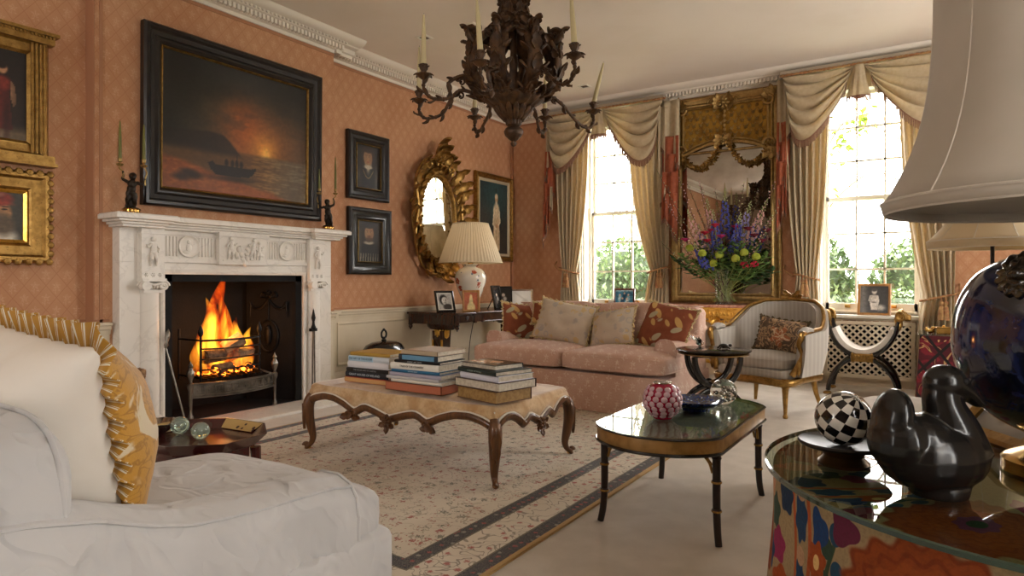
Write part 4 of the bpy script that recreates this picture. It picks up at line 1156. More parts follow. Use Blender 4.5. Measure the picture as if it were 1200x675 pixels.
def bluephoto():
    P = Paint(50, 60, '#3f7fa0'); U, V = P.U, P.V
    for i, (x, y) in enumerate(((.25, .5), (.5, .6), (.72, .5), (.4, .3), (.65, .28))): P.ell(x, y, .1, .2, ('#bcd6dc', '#1f4a66', '#8fb8c6', '#2a5a78', '#d0e0e2')[i], .3, .9); P.ell(x, y+.22, .05, .06, '#d8c0a8', .3)
    P.over(smoothnp(.85, 1, V)*.7, '#d8e4e6'); return P.noise(14, .4, 3)
def bwstand():
    P = Paint(60, 80, '#3a3836'); P.over(smoothnp(.35, .1, P.U)*.7, '#8a8680'); P.ell(.5, .8, .09, .1, '#cfc9bf', .2); P.ell(.5, .86, .1, .06, '#4a4642', .3); P.poly([(.36, .66), (.64, .66), (.68, .45), (.6, .12), (.4, .12), (.34, .42)], '#d8d2c8', 1)
    P.ell(.5, .6, .12, .08, '#c4bcb0', .4); P.poly([(.34, .66), (.28, .45), (.5, .35), (.52, .4), (.38, .48), (.42, .64)], '#bdb5aa', 1); P.ell(.72, .2, .16, .1, '#b9b2a8', .5); P.ell(.5, .4, .1, .02, '#77726a', .4); return P.noise(20, .2)
def cz(px, py): return at_z(px, py, CZ)
photo_frame('photo_frame', 'black-framed black and white photo of a face, leftmost on the dark console table', (-4.17, 5.14, CZ), .95, .5, .2, .24, .022, M['black_lacquer'], bwhead(), .012)
photo_frame('photo_frame', 'small light-wood frame with an orange and yellow picture, left of the porcelain lamp', (-4.02, 5.36, CZ), .75, .22, .18, .225, .022, M['lightwood'], sepia())
photo_frame('photo_frame', 'dark frame seen edge-on right of the porcelain lamp', (-4.1, 5.98, CZ), 1.75, .2, .22, .27, .02, M['black_lacquer'], darkphoto())
photo_frame('photo_frame', 'black photo frame with a tiny pale figure, second to the right of the porcelain lamp', (-4.12, 6.1, CZ), .7, .2, .2, .26, .01, M['black_lacquer'], darkphoto())
photo_frame('photo_frame', 'wide silver frame with a pale photo beside the left rust cushion', (-3.98, 6.25, CZ), .55, .3, .26, .23, .018, M['silver'], palephoto())

# domed tole coal bin
root = thing('coal_bin', 'black oval domed bin with faint gold flowers and a ring handle below the console', 'coal bin', (-4.25, 4.34, 0), .1)
def _tole():
    s = Mat('painted_tole'); d, c = s.vor(26); k = (1-d.step(.25, .4))*c[0].gt(.7)
    return s.bsdf(s.mix(k*.7, '#15110e', '#7a5524'), .22, coat=.4)
M['tole'] = _tole()
S = SC(.75, 1.2, 1)
mb = MB(); mb.lathe([(.17, .0), (.18, .01), (.19, .05), (.2, .25), (.215, .285)], 32, S); build(mb, 'tub', M['tole'], root)
mb = MB(); mb.lathe([(.222, .285), (.226, .295), (.215, .305), (.212, .34), (.2, .385), (.17, .425), (.12, .448), (.05, .458), (0, .46)], 32, S); build(mb, 'lid', M['tole'], root)
mb = MB(); mb.lathe([(.02, .455), (.024, .47), (.01, .48)], 12); mb.tube([(0, .035*cos(TAU*i/20), .52+.038*sin(TAU*i/20)) for i in range(20)], .009, 6, True); mb.ell((0, 0, .562), (.01, .016, .012)); mb.ell((0, 0, .485), (.012, .018, .014)); build(mb, 'ring_handle', M['iron'], root)
# ------------------------------------------------------------------ rug
RX0, RX1, RY0, RY1 = -3.78, -1.28, 1.42, 5.2
def _rug():
    s = Mat('woven_rug'); x, y, z = s.xyz()
    e = ((x-RX0).min(RX1-x)).min((y-RY0).min(RY1-y))
    inb = lambda a, b: (e.gt(a))*(e.lt(b))
    n = s.noise(300, 2); w = s.noise(1.3, 3)
    cream = s.mix(w.step(.3, .7), '#d8cdbb', '#c9bda8')
    # field: staggered sprigs in red and grey green
    wx = s.noise(9, 2)*.05
    v = s.vec(x*1.+wx, y*1.)
    d, c = s.vor(19, v=v, rnd=.75); d2, c2 = s.vor(21, v=s.vec(x*1.25+3.1, y*.8), rnd=.7); d3, c3 = s.vor(46, v=v, rnd=.9)
    rg = s.noise(95, 2)
    red = (1-(d+(rg-.5)*1.3).step(.2, .3))*c[0].lt(.6); grn = (1-(d+(rg-.5)*1.5).step(.24, .34))*c[0].gt(.6)
    tiny = (1-(d3+(rg-.5)*.5).step(.18, .28))*c3[1].gt(.42)
    tw = (1-((s.noise(11, 2, dist=.8)-.5).abs()).step(.006, .016))*.5
    field = s.mix(tw*1.3, cream, '#857a62'); field = s.mix(tiny*.75, field, '#9c4f46'); field = s.mix(grn*.85, field, '#5b5c4e'); field = s.mix(red*.9, field, '#9a3a34')
    # border vine
    vn = (1-((s.noise(13, 1, dist=1.2)-.5).abs()).step(.012, .028)); db, cb = s.vor(17, rnd=.6)
    bf = (1-(db+(rg-.5)*.4).step(.14, .26))*cb[0].gt(.25)
    bord = s.mix(vn*.7, cream, '#5f5348'); bord = s.mix(bf*.9, bord, '#a23a38')
    dn, cn = s.vor(26, rnd=.5); nf = 1-(dn+(rg-.5)*.3).step(.2, .32)
    navy = s.mix(nf*cn[0].gt(.5), '#22242f', '#8a3236'); navy = s.mix(nf*cn[0].lt(.3)*.8, navy, '#8d8a80')
    col = s.mix(inb(.078, .255), field, bord); col = s.mix(inb(.018, .078).max(inb(.255, .315)), col, navy)
    col = s.mix(inb(-1., .018), col, '#b08a4c'); col = s.mix((inb(.078, .086)).max(inb(.247, .255)).max(inb(.315, .321)), col, '#5f5648')
    col = s.mix(n.step(.3, .7)*.2, col, '#d8ccb4')
    return s.bsdf(col, .95, bump=n, bstr=.4, bdist=.003, spec=.1, sheen=.15)
M['rug'] = _rug()
mb = MB(); mb.grid(lambda u, v: (lerp(RX0, RX1, u)+.006*nz(v*9, 3), lerp(RY0, RY1, v), .012+.002*nz(u*9, v*9)), 40, 60)
mb.grid(lambda u, v: (lerp(RX0, RX1, u), lerp(RY0, RY1, v), .001), 1, 1)
mb.box(RX0, RX1, RY0, RY1, .001, .009)
build(mb, 'rug', M['rug'], None, sm=60, tag=('large cream floral rug with navy borders under the ottoman', 'rug'))

# ------------------------------------------------------------------ upholstery helpers
def sq(c, e): return math.copysign(abs(c)**e, c)
def softbox(mb, w, d, h, Mx=None, e1=.3, e2=.22, crown=0., nu=48, nv=14, wr=0., seed=0., flat=False):
    def fn(u, v):
        a = TAU*u; b = PI*(v-.5)
        cb = sq(cos(b), e1); x = w/2*sq(cos(a), e2)*cb; y = d/2*sq(sin(a), e2)*cb; z = h/2*sq(sin(b), e1)
        k = (1-(2*x/w)**2)*(1-(2*y/d)**2)
        z += crown*max(0, k)*(1 if z > 0 else (-.2 if not flat else 0))
        if wr: z += wr*nz(x*5+seed, y*5, z*6); y += wr*.6*nz(x*6, z*7+seed, 2.2); x += wr*.5*nz(y*6+seed, z*6, 7.7)
        return (x, y, z)
    mb.grid(fn, nu, nv, cu=True, M=Mx); return mb
def piping(mb, w, d, z, Mx=None, e2=.22, r=.006, k=.97, n=72, wob=None):
    mb.tube([(w/2*k*sq(cos(TAU*i/n), e2), d/2*k*sq(sin(TAU*i/n), e2), z) for i in range(n)], r, 6, True, M=Mx)
def _velvet():
    s = Mat('gold_velvet'); n = s.noise(9, 4, dist=.6); f = s.noise(260, 2); st = s.noise(60, 3)
    c = s.mix(n.step(.32, .68), '#b68e5f', '#d2b48a'); c = s.mix(st.step(.4, .7)*.3, c, '#9c7444')
    return s.bsdf(c, .8, bump=f, bstr=.2, bdist=.002, sheen=.6, spec=.2)
M['velvet'] = _velvet()
def _floral(name, base, base2, mot, px=.105, pz=.13, w=1.):
    s = Mat(name); x, y, z = s.xyz(); p = x+y*.6; q = z+y*.8
    a = p/px+q/pz; b = p/px-q/pz
    fa = a.frac()-.5; fb = b.frac()-.5; lx = (fa+fb)*.5*px; lz = (fa-fb)*.5*pz
    n = s.noise(90, 3); r = (lx*lx+lz*lz).sqrt(); th = lz.atan2(lx)
    d, c = s.vor(60, v=s.vec(lx+1., lz*.8+1.), rnd=1.)
    dl = ((lx-.004)*(lx-.004)+(lz-.014)*(lz-.014)).sqrt(); t2 = (lz-.014).atan2(lx-.004)
    spr = 1-(dl-((t2*5).sin()*.35+.7)*.02).step(-.003, .006); stem = (1-((lx-(lz*55).sin()*.008).abs()).step(.0015, .005))*lz.lt(.01)*lz.gt(-.045)
    lf = 1-((((lx.abs()-.016)*(lx.abs()-.016)*.7+(lz+.022)*(lz+.022)*2.2).sqrt())).step(.006, .012)
    k = (spr.max(stem).max(lf))*n.step(.36, .56)
    fade = s.noise(2.5, 3)
    col = s.mix(fade.step(.3, .7), base, base2); col = s.mix(s.noise(300, 2).step(.4, .65)*.3, col, mot); col = s.mix(k*.75*w, col, mot)
    return s.bsdf(col, .85, bump=s.noise(8, 4)*2+s.noise(320, 2)*.2, bstr=.35, bdist=.012, sheen=.2, spec=.2)
M['pink_floral'] = _floral('faded_pink_floral', '#c69a85', '#d0aa97', '#e6d4c2', .125, .15)
def _linen(name, a, b, bs=.5):
    s = Mat(name); n = s.noise(6, 4, dist=.8); f = s.noise(350, 2)
    return s.bsdf(s.mix(n.step(.3, .7), a, b), .88, bump=n*1.6+f*.12, bstr=bs, bdist=.02, sheen=.25, spec=.2)
M['linen'] = _linen('white_linen', '#d8d0c6', '#cbc2b7')
M['piping_w'] = plain('linen_piping', '#d9d0c2', .85)

# ------------------------------------------------------------------ ottoman
OC = Vector((-2.455, 2.94, 0)); HX, HY = .67, .37
root = thing('ottoman', 'long gold velvet ottoman on carved walnut cabriole legs in the middle of the rug', 'ottoman', OC)
railtab = [(0, .296), (.05, .328), (.11, .346), (.18, .342), (.25, .315), (.295, .285), (.315, .282), (.335, .305), (.37, .318), (.43, .3), (.5, .272)]
def rail_z(t): t = min(t, 1-t); return (interp(railtab, t-.012)+interp(railtab, t)+interp(railtab, t+.012))/3
def perim(u):
    # start at the -x,-y corner and go round; returns point, side parameter
    L = [2*HX, 2*HY, 2*HX, 2*HY]; s = u*sum(L); k = 0
    while k < 3 and s > L[k]: s -= L[k]; k += 1
    t = min(1, s/L[k]); bow = .022*sin(PI*t)
    p = [(-HX+2*HX*t, -HY-bow), (HX+bow, -HY+2*HY*t), (HX-2*HX*t, HY+bow), (-HX-bow, HY-2*HY*t)][k]
    return Vector((p[0], p[1])), t, k
mb = MB()
NU = 184
def uph(u, v):
    p, t, k = perim(u % 1.); zr = rail_z(t)
    c = min(1, min(t, 1-t)*9); ins = .0
    # soften the corners
    rr_ = Vector((p.x*(1-.012*(1-c)), p.y*(1-.02*(1-c))))
    if v < .4:
        s = v/.4; z = lerp(zr+.012, .372, s); o = 1+.016*sin(PI*s)
        return (rr_.x*o, rr_.y*o, z)
    s = (v-.4)/.6; k_ = 1-s
    f = sin(min(1, s*4)*PI/2); z = .372+.028*f
    q = 1-.035*f*min(1, s*4) if s < .25 else lerp(.965, 0, (s-.25)/.75)
    z += .034*smooth(.25, .75, s)-.012*math.exp(-((s-.34)/.05)**2)
    x, y = rr_.x*q, rr_.y*q
    z += .005*nz(x*7, y*7, 1.)+.006*nz(x*3, y*3, 4.)*smooth(.2, .5, s)
    return (x, y, z)
mb.grid(uph, NU, 30, cu=True); build(mb, 'upholstery', M['velvet'], root, sm=60)
mb = MB()
mb.tube([Vector((*(perim(i/NU)[0]*1.012), rail_z(perim(i/NU)[1])+.014)) for i in range(NU)], .006, 6, True)
for sx in (-1, 1):
    for sy in (-1, 1): mb.tube([(sx*HX*.985, sy*HY*.975, .3+.008*i) for i in range(10)], .004, 5)
build(mb, 'piping', M['piping_w'], root)
mb = MB()
mb.tube([Vector((*(perim(i/NU)[0]*1.005), rail_z(perim(i/NU)[1])-.006)) for i in range(NU)], .021, 8, True, sx=1., sy=.85)
mb.tube([Vector((*(perim(i/NU)[0]*1.022), rail_z(perim(i/NU)[1])+.002)) for i in range(NU)], .008, 6, True)
for k, (a, b, ux) in enumerate((((-HX, -HY-.03), (HX, -HY-.03), (1, 0, 0)), ((HX+.03, -HY), (HX+.03, HY), (0, 1, 0)), ((HX, HY+.03), (-HX, HY+.03), (-1, 0, 0)), ((-HX-.03, HY), (-HX-.03, -HY), (0, -1, 0)))):
    A, B = Vector(a), Vector(b)
    for t, sg in ((.31, 1), (.69, -1)):
        p = A.lerp(B, t); F = FR((p.x, p.y, rail_z(t)-.016), ux, (0, 0, 1))
        if k % 2 == 0: mb.scroll(.03, 1.4, .014, F@SC(sg, -1, 1)@RZ(.6)); mb.leaf(.09, .05, F@T(-sg*.01, .0, .008)@RZ(sg*1.9), curl=.9, lobes=2, thick=.006, n=8)
    p = A.lerp(B, .5); F = FR((p.x, p.y, rail_z(.5)-.012), ux, (0, 0, 1))
    mb.rosette(.036, F@T(0, .0, .008), 7, .45)
    for q in (-2.2, -1.2, 0, 1.2, 2.2): mb.leaf(.065, .04, F@T(0, -.01, .004)@RZ(PI+q), curl=1.3, lobes=2, thick=.006, n=8)
build(mb, 'carved_rail', M['walnut'], root, sm=50)
for sx in (-1, 1):
    for sy in (-1, 1):
        d = Vector((sx, sy, 0)).normalized(); b = Vector((sx*(HX-.01), sy*(HY-.01), 0))
        prof = [(-.005, .335), (.01, .3), (.018, .26), (.014, .2), (.0, .13), (-.008, .085), (.0, .05), (.024, .028), (.036, .03)]
        pts = catmull([b+d*o+Vector((0, 0, z)) for o, z in prof], 4)
        mb = MB(); mb.tube(pts, lambda t: interp([(0, .024), (.15, .034), (.3, .034), (.55, .023), (.8, .0145), (.92, .018), (1, .013)], t), 10)
        F = FR(b+d*.045+Vector((0, 0, .28)), (-d.y, d.x, 0), (0, 0, -1))
        mb.leaf(.15, .055, F@RX(PI)@RZ(PI), curl=-.2, lobes=2, thick=.008, n=10, cup=-.3)
        mb.scroll(.018, 1.3, .009, FR(b+d*.03+Vector((0, 0, .035)), d, (0, 0, 1)))
        lg = build(mb, 'leg', M['walnut'], root, sm=50)
        mb = MB(); c = b+d*.014+Vector((0, 0, .024))
        mb.lathe([(.004, -.008), (.0115, -.008), (.0115, .008), (.004, .008)], 14, FR(c, (0, 0, 1), d)); mb.bar(c, c+Vector((0, 0, .02)), .006); build(mb, 'caster', M['brass'], lg)

# ------------------------------------------------------------------ books
def cover(name, c, r=.4): return plain(name, c, r, coat=.15)
M['pages'] = plain('book_pages', '#cfc5b2', .8, var='#b9ae9a', nsc=60)
M['pages_gold'] = plain('gilt_page_edges', '#a5834f', .6, var='#8c6c3c', nsc=50)
def text_mb(txt, size):
    cu = bpy.data.curves.new('t', 'FONT'); cu.body = txt; cu.size = size; cu.align_x = 'CENTER'; cu.align_y = 'CENTER'; cu.resolution_u = 2; cu.extrude = .0003
    o = bpy.data.objects.new('t', cu); COL.objects.link(o); dg = bpy.context.evaluated_depsgraph_get(); dg.update()
    me = bpy.data.meshes.new_from_object(o.evaluated_get(dg)); mb = MB(); mb.add([v.co.copy() for v in me.vertices], [tuple(p.vertices) for p in me.polygons])
    bpy.data.objects.remove(o); bpy.data.curves.remove(cu); bpy.data.meshes.remove(me); return mb
bookn = [0]
def book(lab, loc, rz, L, D, Tk, col, group, title=None, tcol=None, tsize=.6, spine='front', band=None, pic=None, soft=False, pages='pages'):
    """book lying flat: L along x, D along y; the spine faces -y ('front') or +y ('back')"""
    root = thing('book', lab, 'book', loc, rz, group); b = .0016 if soft else .003
    cm = cover('cover_%d' % bookn[0], col); bookn[0] += 1
    mb = MB(); mb.box(-L/2, L/2, 0, D, 0, b); mb.box(-L/2, L/2, 0, D, Tk-b, Tk)
    if spine == 'front': mb.grid(lambda u, v: (lerp(-L/2, L/2, v), -.004*sin(PI*u), Tk*u), 6, 1); mb.box(-L/2, L/2, -.0005, .002, 0, Tk)
    elif spine == 'back': mb.box(-L/2, L/2, D-.002, D, 0, Tk)
    elif spine == 'left': mb.box(-L/2, -L/2+.002, 0, D, 0, Tk)
    elif spine == 'box': mb.box(-L/2, L/2, 0, .004, 0, Tk); mb.box(-L/2, L/2, D-.004, D, 0, Tk); mb.box(-L/2, -L/2+.004, 0, D, 0, Tk); mb.box(L/2-.004, L/2, 0, D, 0, Tk)
    build(mb, 'cover', cm, root, sm=0)
    m = .004 if not soft else .001
    mb = MB(); mb.box(-L/2+m, L/2-m, .003, D-m, b, Tk-b); build(mb, 'pages', M[pages], root)
    if band: mb = MB(); mb.box(band[0]*L, band[1]*L, -.0052, .0, b, Tk-b); build(mb, 'spine_panel', cover('panel_%d' % bookn[0], band[2]), root); bookn[0] += 1
    if title: mb = text_mb(title, Tk*tsize); o = build(mb, 'lettering', plain('ink_%d' % bookn[0], tcol, .5), root, sm=0, recalc=False); o.matrix_local = FR((-.04*L if band is None else (band[0]+band[1])/2*L, -.0062, Tk*.5), (1, 0, 0), (0, 0, 1))
    if pic is not None: o = canvas(pic, L-.004, D-.004, root, 'cover_picture', 'photo', z=0); o.matrix_local = T(0, D/2, Tk+.0006)
    return root
BZ = .417
def stack(x, y, z0, items, group, base_rz=0.):
    z = z0
    for (lab, dx, dy, rz, L, D, Tk, col, kw) in items:
        book(lab, (x+dx, y+dy, z), base_rz+rz, L, D, Tk, col, group, **kw); z += Tk+.0008
    return z
stack(-2.735, 2.665, BZ, [
    ('red boxed book with a tan spine at the bottom of the left stack', .0, 0, .02, .37, .27, .03, '#a82f26', dict(spine='front', band=(-.49, .49, '#c99a62'))),
    ('navy book with GREAT HOUSES OF IRELAND on its spine in the left stack', -.015, .004, .03, .33, .26, .03, '#1c2530', dict(title='GREAT HOUSES OF IRELAND', tcol='#c3cdd4', tsize=.62)),
    ('black book with faint grey lettering in the middle of the left stack', -.012, .004, .02, .325, .25, .022, '#16171a', dict(title='THE HOUSE AND ITS GARDEN', tcol='#8d8f92', tsize=.6)),
    ('plain white-spined book in the left stack under the blue one', -.012, .01, .03, .315, .25, .035, '#dcdbe0', dict()),
    ('pale blue book with THE ART OF THE ROOM on its spine in the left stack', -.008, .012, .04, .31, .24, .033, '#cfd6dc', dict(title='THE ART OF THE ROOM', tcol='#1d3550', tsize=.5, band=(-.49, .12, '#a9c8dc'))),
    ('thin mustard book on top of the left stack', .0, .014, .05, .3, .22, .02, '#b08a3c', dict())], 'books in the left stack on the ottoman')
stack(-2.325, 2.585, BZ, [
    ('wide terracotta boxed book at the bottom of the middle stack', 0, 0, .0, .39, .25, .045, '#b5684a', dict(spine='box')),
    ('cream paperback lying on the terracotta box in the middle stack', .02, .004, .0, .35, .24, .016, '#d9d2c4', dict(soft=True)),
    ('white paperback with a dark edge low in the middle stack', -.008, .006, .02, .36, .24, .014, '#c8c4c4', dict(soft=True)),
    ('lilac grey softback in the lower half of the middle stack', .01, .006, -.01, .36, .24, .02, '#a9a4b4', dict(soft=True)),
    ('thin bright blue book in the middle stack', .008, .012, .01, .33, .22, .016, '#27668c', dict(title='BLUE AND WHITE', tcol='#bfd6e4', tsize=.5)),
    ('white book with black lettering on its spine in the middle stack', .0, .012, .02, .33, .23, .034, '#e2ded4', dict(title='TALES OF THE COUNTRY', tcol='#3a3632', tsize=.42)),
    ('slim black book with tiny white lettering in the middle stack', .016, .016, .02, .31, .22, .014, '#141416', dict(title='GARDENS   AND   ROOMS', tcol='#c9c9c9', tsize=.6)),
    ('dark blue patterned book near the top of the middle stack', .022, .018, .0, .27, .22, .03, '#27323c', dict(band=(-.4, .42, '#5d8fb0'))),
    ('faded tan book on top of the middle stack', .03, .02, -.03, .26, .23, .024, '#a58f78', dict(band=(-.48, .48, '#b9a78c')))], 'books in the middle stack on the ottoman')
def cover_art():
    P = Paint(40, 30, '#231d1a'); P.ell(.35, .5, .3, .25, '#c58f6c', .25); P.ell(.6, .62, .12, .2, '#d8a888', .3); P.ell(.25, .3, .2, .1, '#e0b898', .3)
    for i in range(7): P.poly([(.68+.03*i, .3), (.69+.03*i, .3), (.695+.03*i, .45), (.68+.03*i, .45)], '#d8d4cc', .9)
    return P
stack(-1.925, 2.605, BZ-.006, [
    ('thick tan clothbound book at the bottom of the right stack', 0, 0, 0, .3, .24, .058, '#5a3620', dict(spine='back', pages='pages_gold')),
    ('thick book with maroon boards and cream page edges in the right stack', .0, .002, .03, .33, .26, .042, '#3a1d1c', dict(spine='back')),
    ('white book with a pale spine in the right stack', .008, .014, .0, .29, .24, .03, '#dcdae4', dict(spine='front')),
    ('dark green book overhanging the white one in the right stack', .0, .004, -.03, .3, .24, .022, '#24322d', dict(title='A GARDEN   IN THE HILLS', tcol='#9aa89c', tsize=.45)),
    ('dark picture-covered book on top of the right stack', -.01, .03, .02, .26, .19, .024, '#1e1c1d', dict(spine='back', pic=cover_art()))], 'books in the right stack on the ottoman', -.24)

# ------------------------------------------------------------------ sofa
SO = Vector((-2.51, 4.5, 0)); SR = -.05
root = thing('sofa', 'faded pink floral two-seat sofa with a skirt, in front of the left window', 'sofa', SO, SR)
PF = M['pink_floral']; W = .89; Dp = .86
mb = MB()
def skirt(u, v):   # base with straight skirt, pleat at the corners
    L = [2*W, Dp, 2*W, Dp]; s = u*sum(L); k = 0
    while k < 3 and s > L[k]: s -= L[k]; k += 1
    t = s/L[k]; p = [(-W+2*W*t, 0), (W, Dp*t), (W-2*W*t, Dp), (-W, Dp-Dp*t)][k]
    z = lerp(.015, .3, v); f = .006*(1-v)*(1+nz(u*30, v))
    c = Vector((p[0], p[1]-Dp/2)); c = c*(1+f/.5); return (c.x, c.y+Dp/2, z)
mb.grid(skirt, 120, 6, cu=True); mb.box(-W+.01, W-.01, .01, Dp-.01, .27, .3)
build(mb, 'base', PF, root, sm=50)
mb = MB(); mb.tube([(-W-.004, -.004, .115), (W+.004, -.004, .115), (W+.004, Dp, .115)], .004, 6); mb.tube([(-W-.004, -.005, .3), (W+.004, -.005, .3)], .005, 6); build(mb, 'piping', PF, root)
for sx in (-1, 1):
    mb = MB(); Mx = T(sx*W*.5, .3, .388)
    softbox(mb, W-.006, .64, .155, Mx, e1=.36, e2=.16, crown=.035, nu=72, wr=.006, seed=sx*3.)
    piping(mb, W-.006, .64, .045, Mx, .16, .005, .975); piping(mb, W-.006, .64, -.05, Mx, .16, .005, .985)
    build(mb, 'seat_cushion', PF, root, sm=70)
    mb = MB(); Mx = T(sx*.37, .67, .63)@RX(-.16)
    softbox(mb, .76, .2, .38, Mx, e1=.3, e2=.4, nu=48, wr=.008, seed=sx*5.)
    build(mb, 'back_cushion', PF, root, sm=70)
    mb = MB()   # rolled arm set back behind the seat cushion
    def arm(u, v):
        y = lerp(.2, Dp-.02, v); hh = .57-.05*sin(PI*min(1, v*1.2))*.5+.12*smooth(.55, 1, v)
        a = u
        tab = [(0, (-.09, .28)), (.22, (-.095, hh-.09)), (.32, (-.085, hh-.035)), (.42, (-.045, hh-.004)), (.52, (0, hh)), (.64, (.05, hh-.012)), (.75, (.085, hh-.06)), (.82, (.075, hh-.11)), (.9, (.07, .3)), (1, (.075, .02))]
        x = interp([(k, p[0]) for k, p in tab], a); z = interp([(k, p[1]) for k, p in tab], a)
        g = .008*nz(v*14, a*6, sx*2.)+.006*sin(v*60)*smooth(.6, 1, a)*(1 if sx > 0 else .3)
        return (sx*(W-.085+x+g), y, z)
    mb.grid(arm, 24, 20, flip=sx < 0)
    mb.add([arm(i/24, 0) for i in range(25)]+[(sx*(W-.085), .2, .28)], [((i, i+1, 25) if sx > 0 else (i+1, i, 25)) for i in range(24)])
    mb.add([arm(i/24, 1) for i in range(25)]+[(sx*(W-.085), Dp-.02, .28)], [((i+1, i, 25) if sx > 0 else (i, i+1, 25)) for i in range(24)])
    mb.tube([Vector(arm(i/24, 0))+Vector((0, -.003, 0)) for i in range(24)], .005, 6)
    build(mb, 'arm', PF, root, sm=60)
mb = MB(); softbox(mb, 2*W-.01, .2, .56, T(0, Dp-.12, .53)@RX(-.06), e1=.16, e2=.2, nu=72); piping(mb, 2*W-.01, .2, .27, T(0, Dp-.12, .53)@RX(-.06), .2, .005, .97); build(mb, 'back', PF, root, sm=70)

# scatter cushions
def _toile(name, bg, cols, sc=10.):
    s = Mat(name); n = s.noise(22, 3); d, c = s.vor(sc, rnd=.8); k = (1-(d+(n-.5)*1.1).step(.28, .42)); ring = 1-((d-.4).abs()).step(.03, .07)
    col = s.mix(k*c[0].gt(.5)*.7, bg, cols[0]); col = s.mix(k*c[0].lt(.4)*.7, col, cols[1]); col = s.mix(ring*c[1].gt(.6)*.35, col, cols[2])
    return s.bsdf(col, .85, bump=s.noise(7, 3)*2+s.noise(300, 2)*.2, bstr=.3, bdist=.012, spec=.2)
M['cream_floral'] = _toile('cream_floral', '#c4b5a0', ('#a8a09a', '#c9a86c', '#8f929c'), 14)
def _leaves():
    s = Mat('rust_leaves'); x, yy, y = s.xyz(); n = s.noise(12, 3)
    def lay(sc, ang, off):
        v = s.vec((x*cos(ang)+y*sin(ang))*.62+off, (x*-sin(ang)+y*cos(ang))*1.35+off); return s.vor(sc, v=v, rnd=.75)
    d, c = lay(13, .6, .3); d2, c2 = lay(12, -.8, 4.1)
    k = (1-(d+(n-.5)*.12).step(.36, .42))*c[0].gt(.12); k2 = (1-(d2+(n-.5)*.12).step(.36, .42))*c2[0].gt(.3)
    col = s.mix(n.step(.3, .7), '#7f452f', '#8e5238'); col = s.mix(k2, col, '#c79f62'); col = s.mix(k, col, '#b3a98a'); col = s.mix((d.lt(.08))*k, col, '#d8ccaa')
    return s.bsdf(col, .85, bump=s.noise(260, 2), bstr=.15, spec=.2)
M['rust_leaf'] = _leaves(); M['fringe'] = plain('cream_fringe', '#d2bd90', .9, var='#bda473', nsc=90, bstr=.6, bsc=200)
def cushion(lab, loc, rot, w, h, t, m, fringe=None, seed=0., p=2.4, group=None, pinch=.07):
    root = thing('cushion', lab, 'cushion', loc, rot, group); A = RX(PI/2)
    mb = MB(); mb.pillow(w, h, t, A@T(0, h/2, 0), 22, p, pinch, .02, seed); build(mb, 'cover', m, root, sm=80)
    if fringe:
        mb = MB(); n = 120; pts = []
        for i in range(n):
            s = i/n*4; k = int(s); q = (s-k)*2-1; q = sin(q*PI/2)
            x, y = [(q, -1), (1, q), (-q, 1), (-1, -q)][k]
            px = x*w/2*(1-pinch*(1-y*y)); py = y*h/2*(1-pinch*(1-x*x)); g = .004*sin(i*2.3)
            pts.append((px*(1+g/w*6), py*(1+g/h*6), .004*sin(i*3.1)))
        mb.tube(pts, .009, 6, True, M=A@T(0, h/2, 0)); build(mb, 'fringe', fringe, root)
    return root
cushion('rust leaf-patterned cushion at the left end of the pink sofa', (-3.19, 5.0, .478), (-.35, .12, .9), .36, .34, .13, M['rust_leaf'], M['fringe'], 2.)
cushion('large cream floral cushion, left of the two pale cushions on the sofa', (-2.76, 4.93, .478), (-.38, .16, .1), .52, .37, .16, M['cream_floral'], M['fringe'], 5.)
cushion('smaller cream floral cushion tilted in the middle right of the sofa', (-2.26, 4.92, .475), (-.4, -.16, -.15), .42, .32, .15, M['cream_floral'], M['fringe'], 8.)
cushion('rust leaf-patterned cushion leaning on the right arm of the pink sofa', (-1.87, 4.93, .465), (-.42, .16, -.25), .46, .38, .16, M['rust_leaf'], M['fringe'], 11.)
cushion('narrow dark-fringed cushion peeping over the back of the sofa behind the pale one', (-2.95, 5.05, .62), (-.3, 0, .1), .3, .2, .09, M['rust_leaf'], M['fringe'], 15.)
# ------------------------------------------------------------------ glass topped coffee table
GX, GY, GZ = -.945, 2.84, .42
root = thing('coffee_table', 'low glass-topped table with gilt frieze and black bamboo-turned legs', 'coffee table', (GX, GY, 0))
M['gilt_paint'] = plain('gilded_paint', '#a8824a', .38, .25, var='#8c6a38', nsc=18)
a, b, sg = .258, .36, .16
def stadium(k=0.):
    P = []
    for i in range(25): t = i/24; P.append((lerp(-a+k, a-k, t), -b-sg*(1-(2*t-1)**2)**.75*1. + k))
    for i in range(25): t = i/24; P.append((lerp(a-k, -a+k, t), b+sg*(1-(2*t-1)**2)**.75 - k))
    return P
mb = MB(); mb.frame(stadium(), [(0, GZ-.062), (0, GZ-.012), (.004, GZ-.007), (.034, GZ-.007), (.036, GZ-.01), (.03, GZ-.062)]); build(mb, 'frieze', M['gilt_paint'], root, sm=40)
mb = MB(); mb.frame(stadium(-.004), [(0, GZ-.072), (-.003, GZ-.066), (0, GZ-.06), (.03, GZ-.06), (.03, GZ-.072)]); mb.frame(stadium(-.003), [(0, GZ-.012), (-.002, GZ-.008), (0, GZ-.004), (.006, GZ-.004), (.006, GZ-.012)]); build(mb, 'ebonised_edge', M['black_lacquer'], root)
def _mtop():
    s = Mat('smoky_glass_top'); n = s.noise(9, 4, dist=.6); return s.bsdf(s.mix(n.step(.35, .65), '#9a9890', '#b4b1a8'), .4, spec=.3)
M['smoky'] = _mtop()
mb = MB(); mb.prism(stadium(.03), GZ-.03, GZ-.009); build(mb, 'inner_panel', M['smoky'], root)
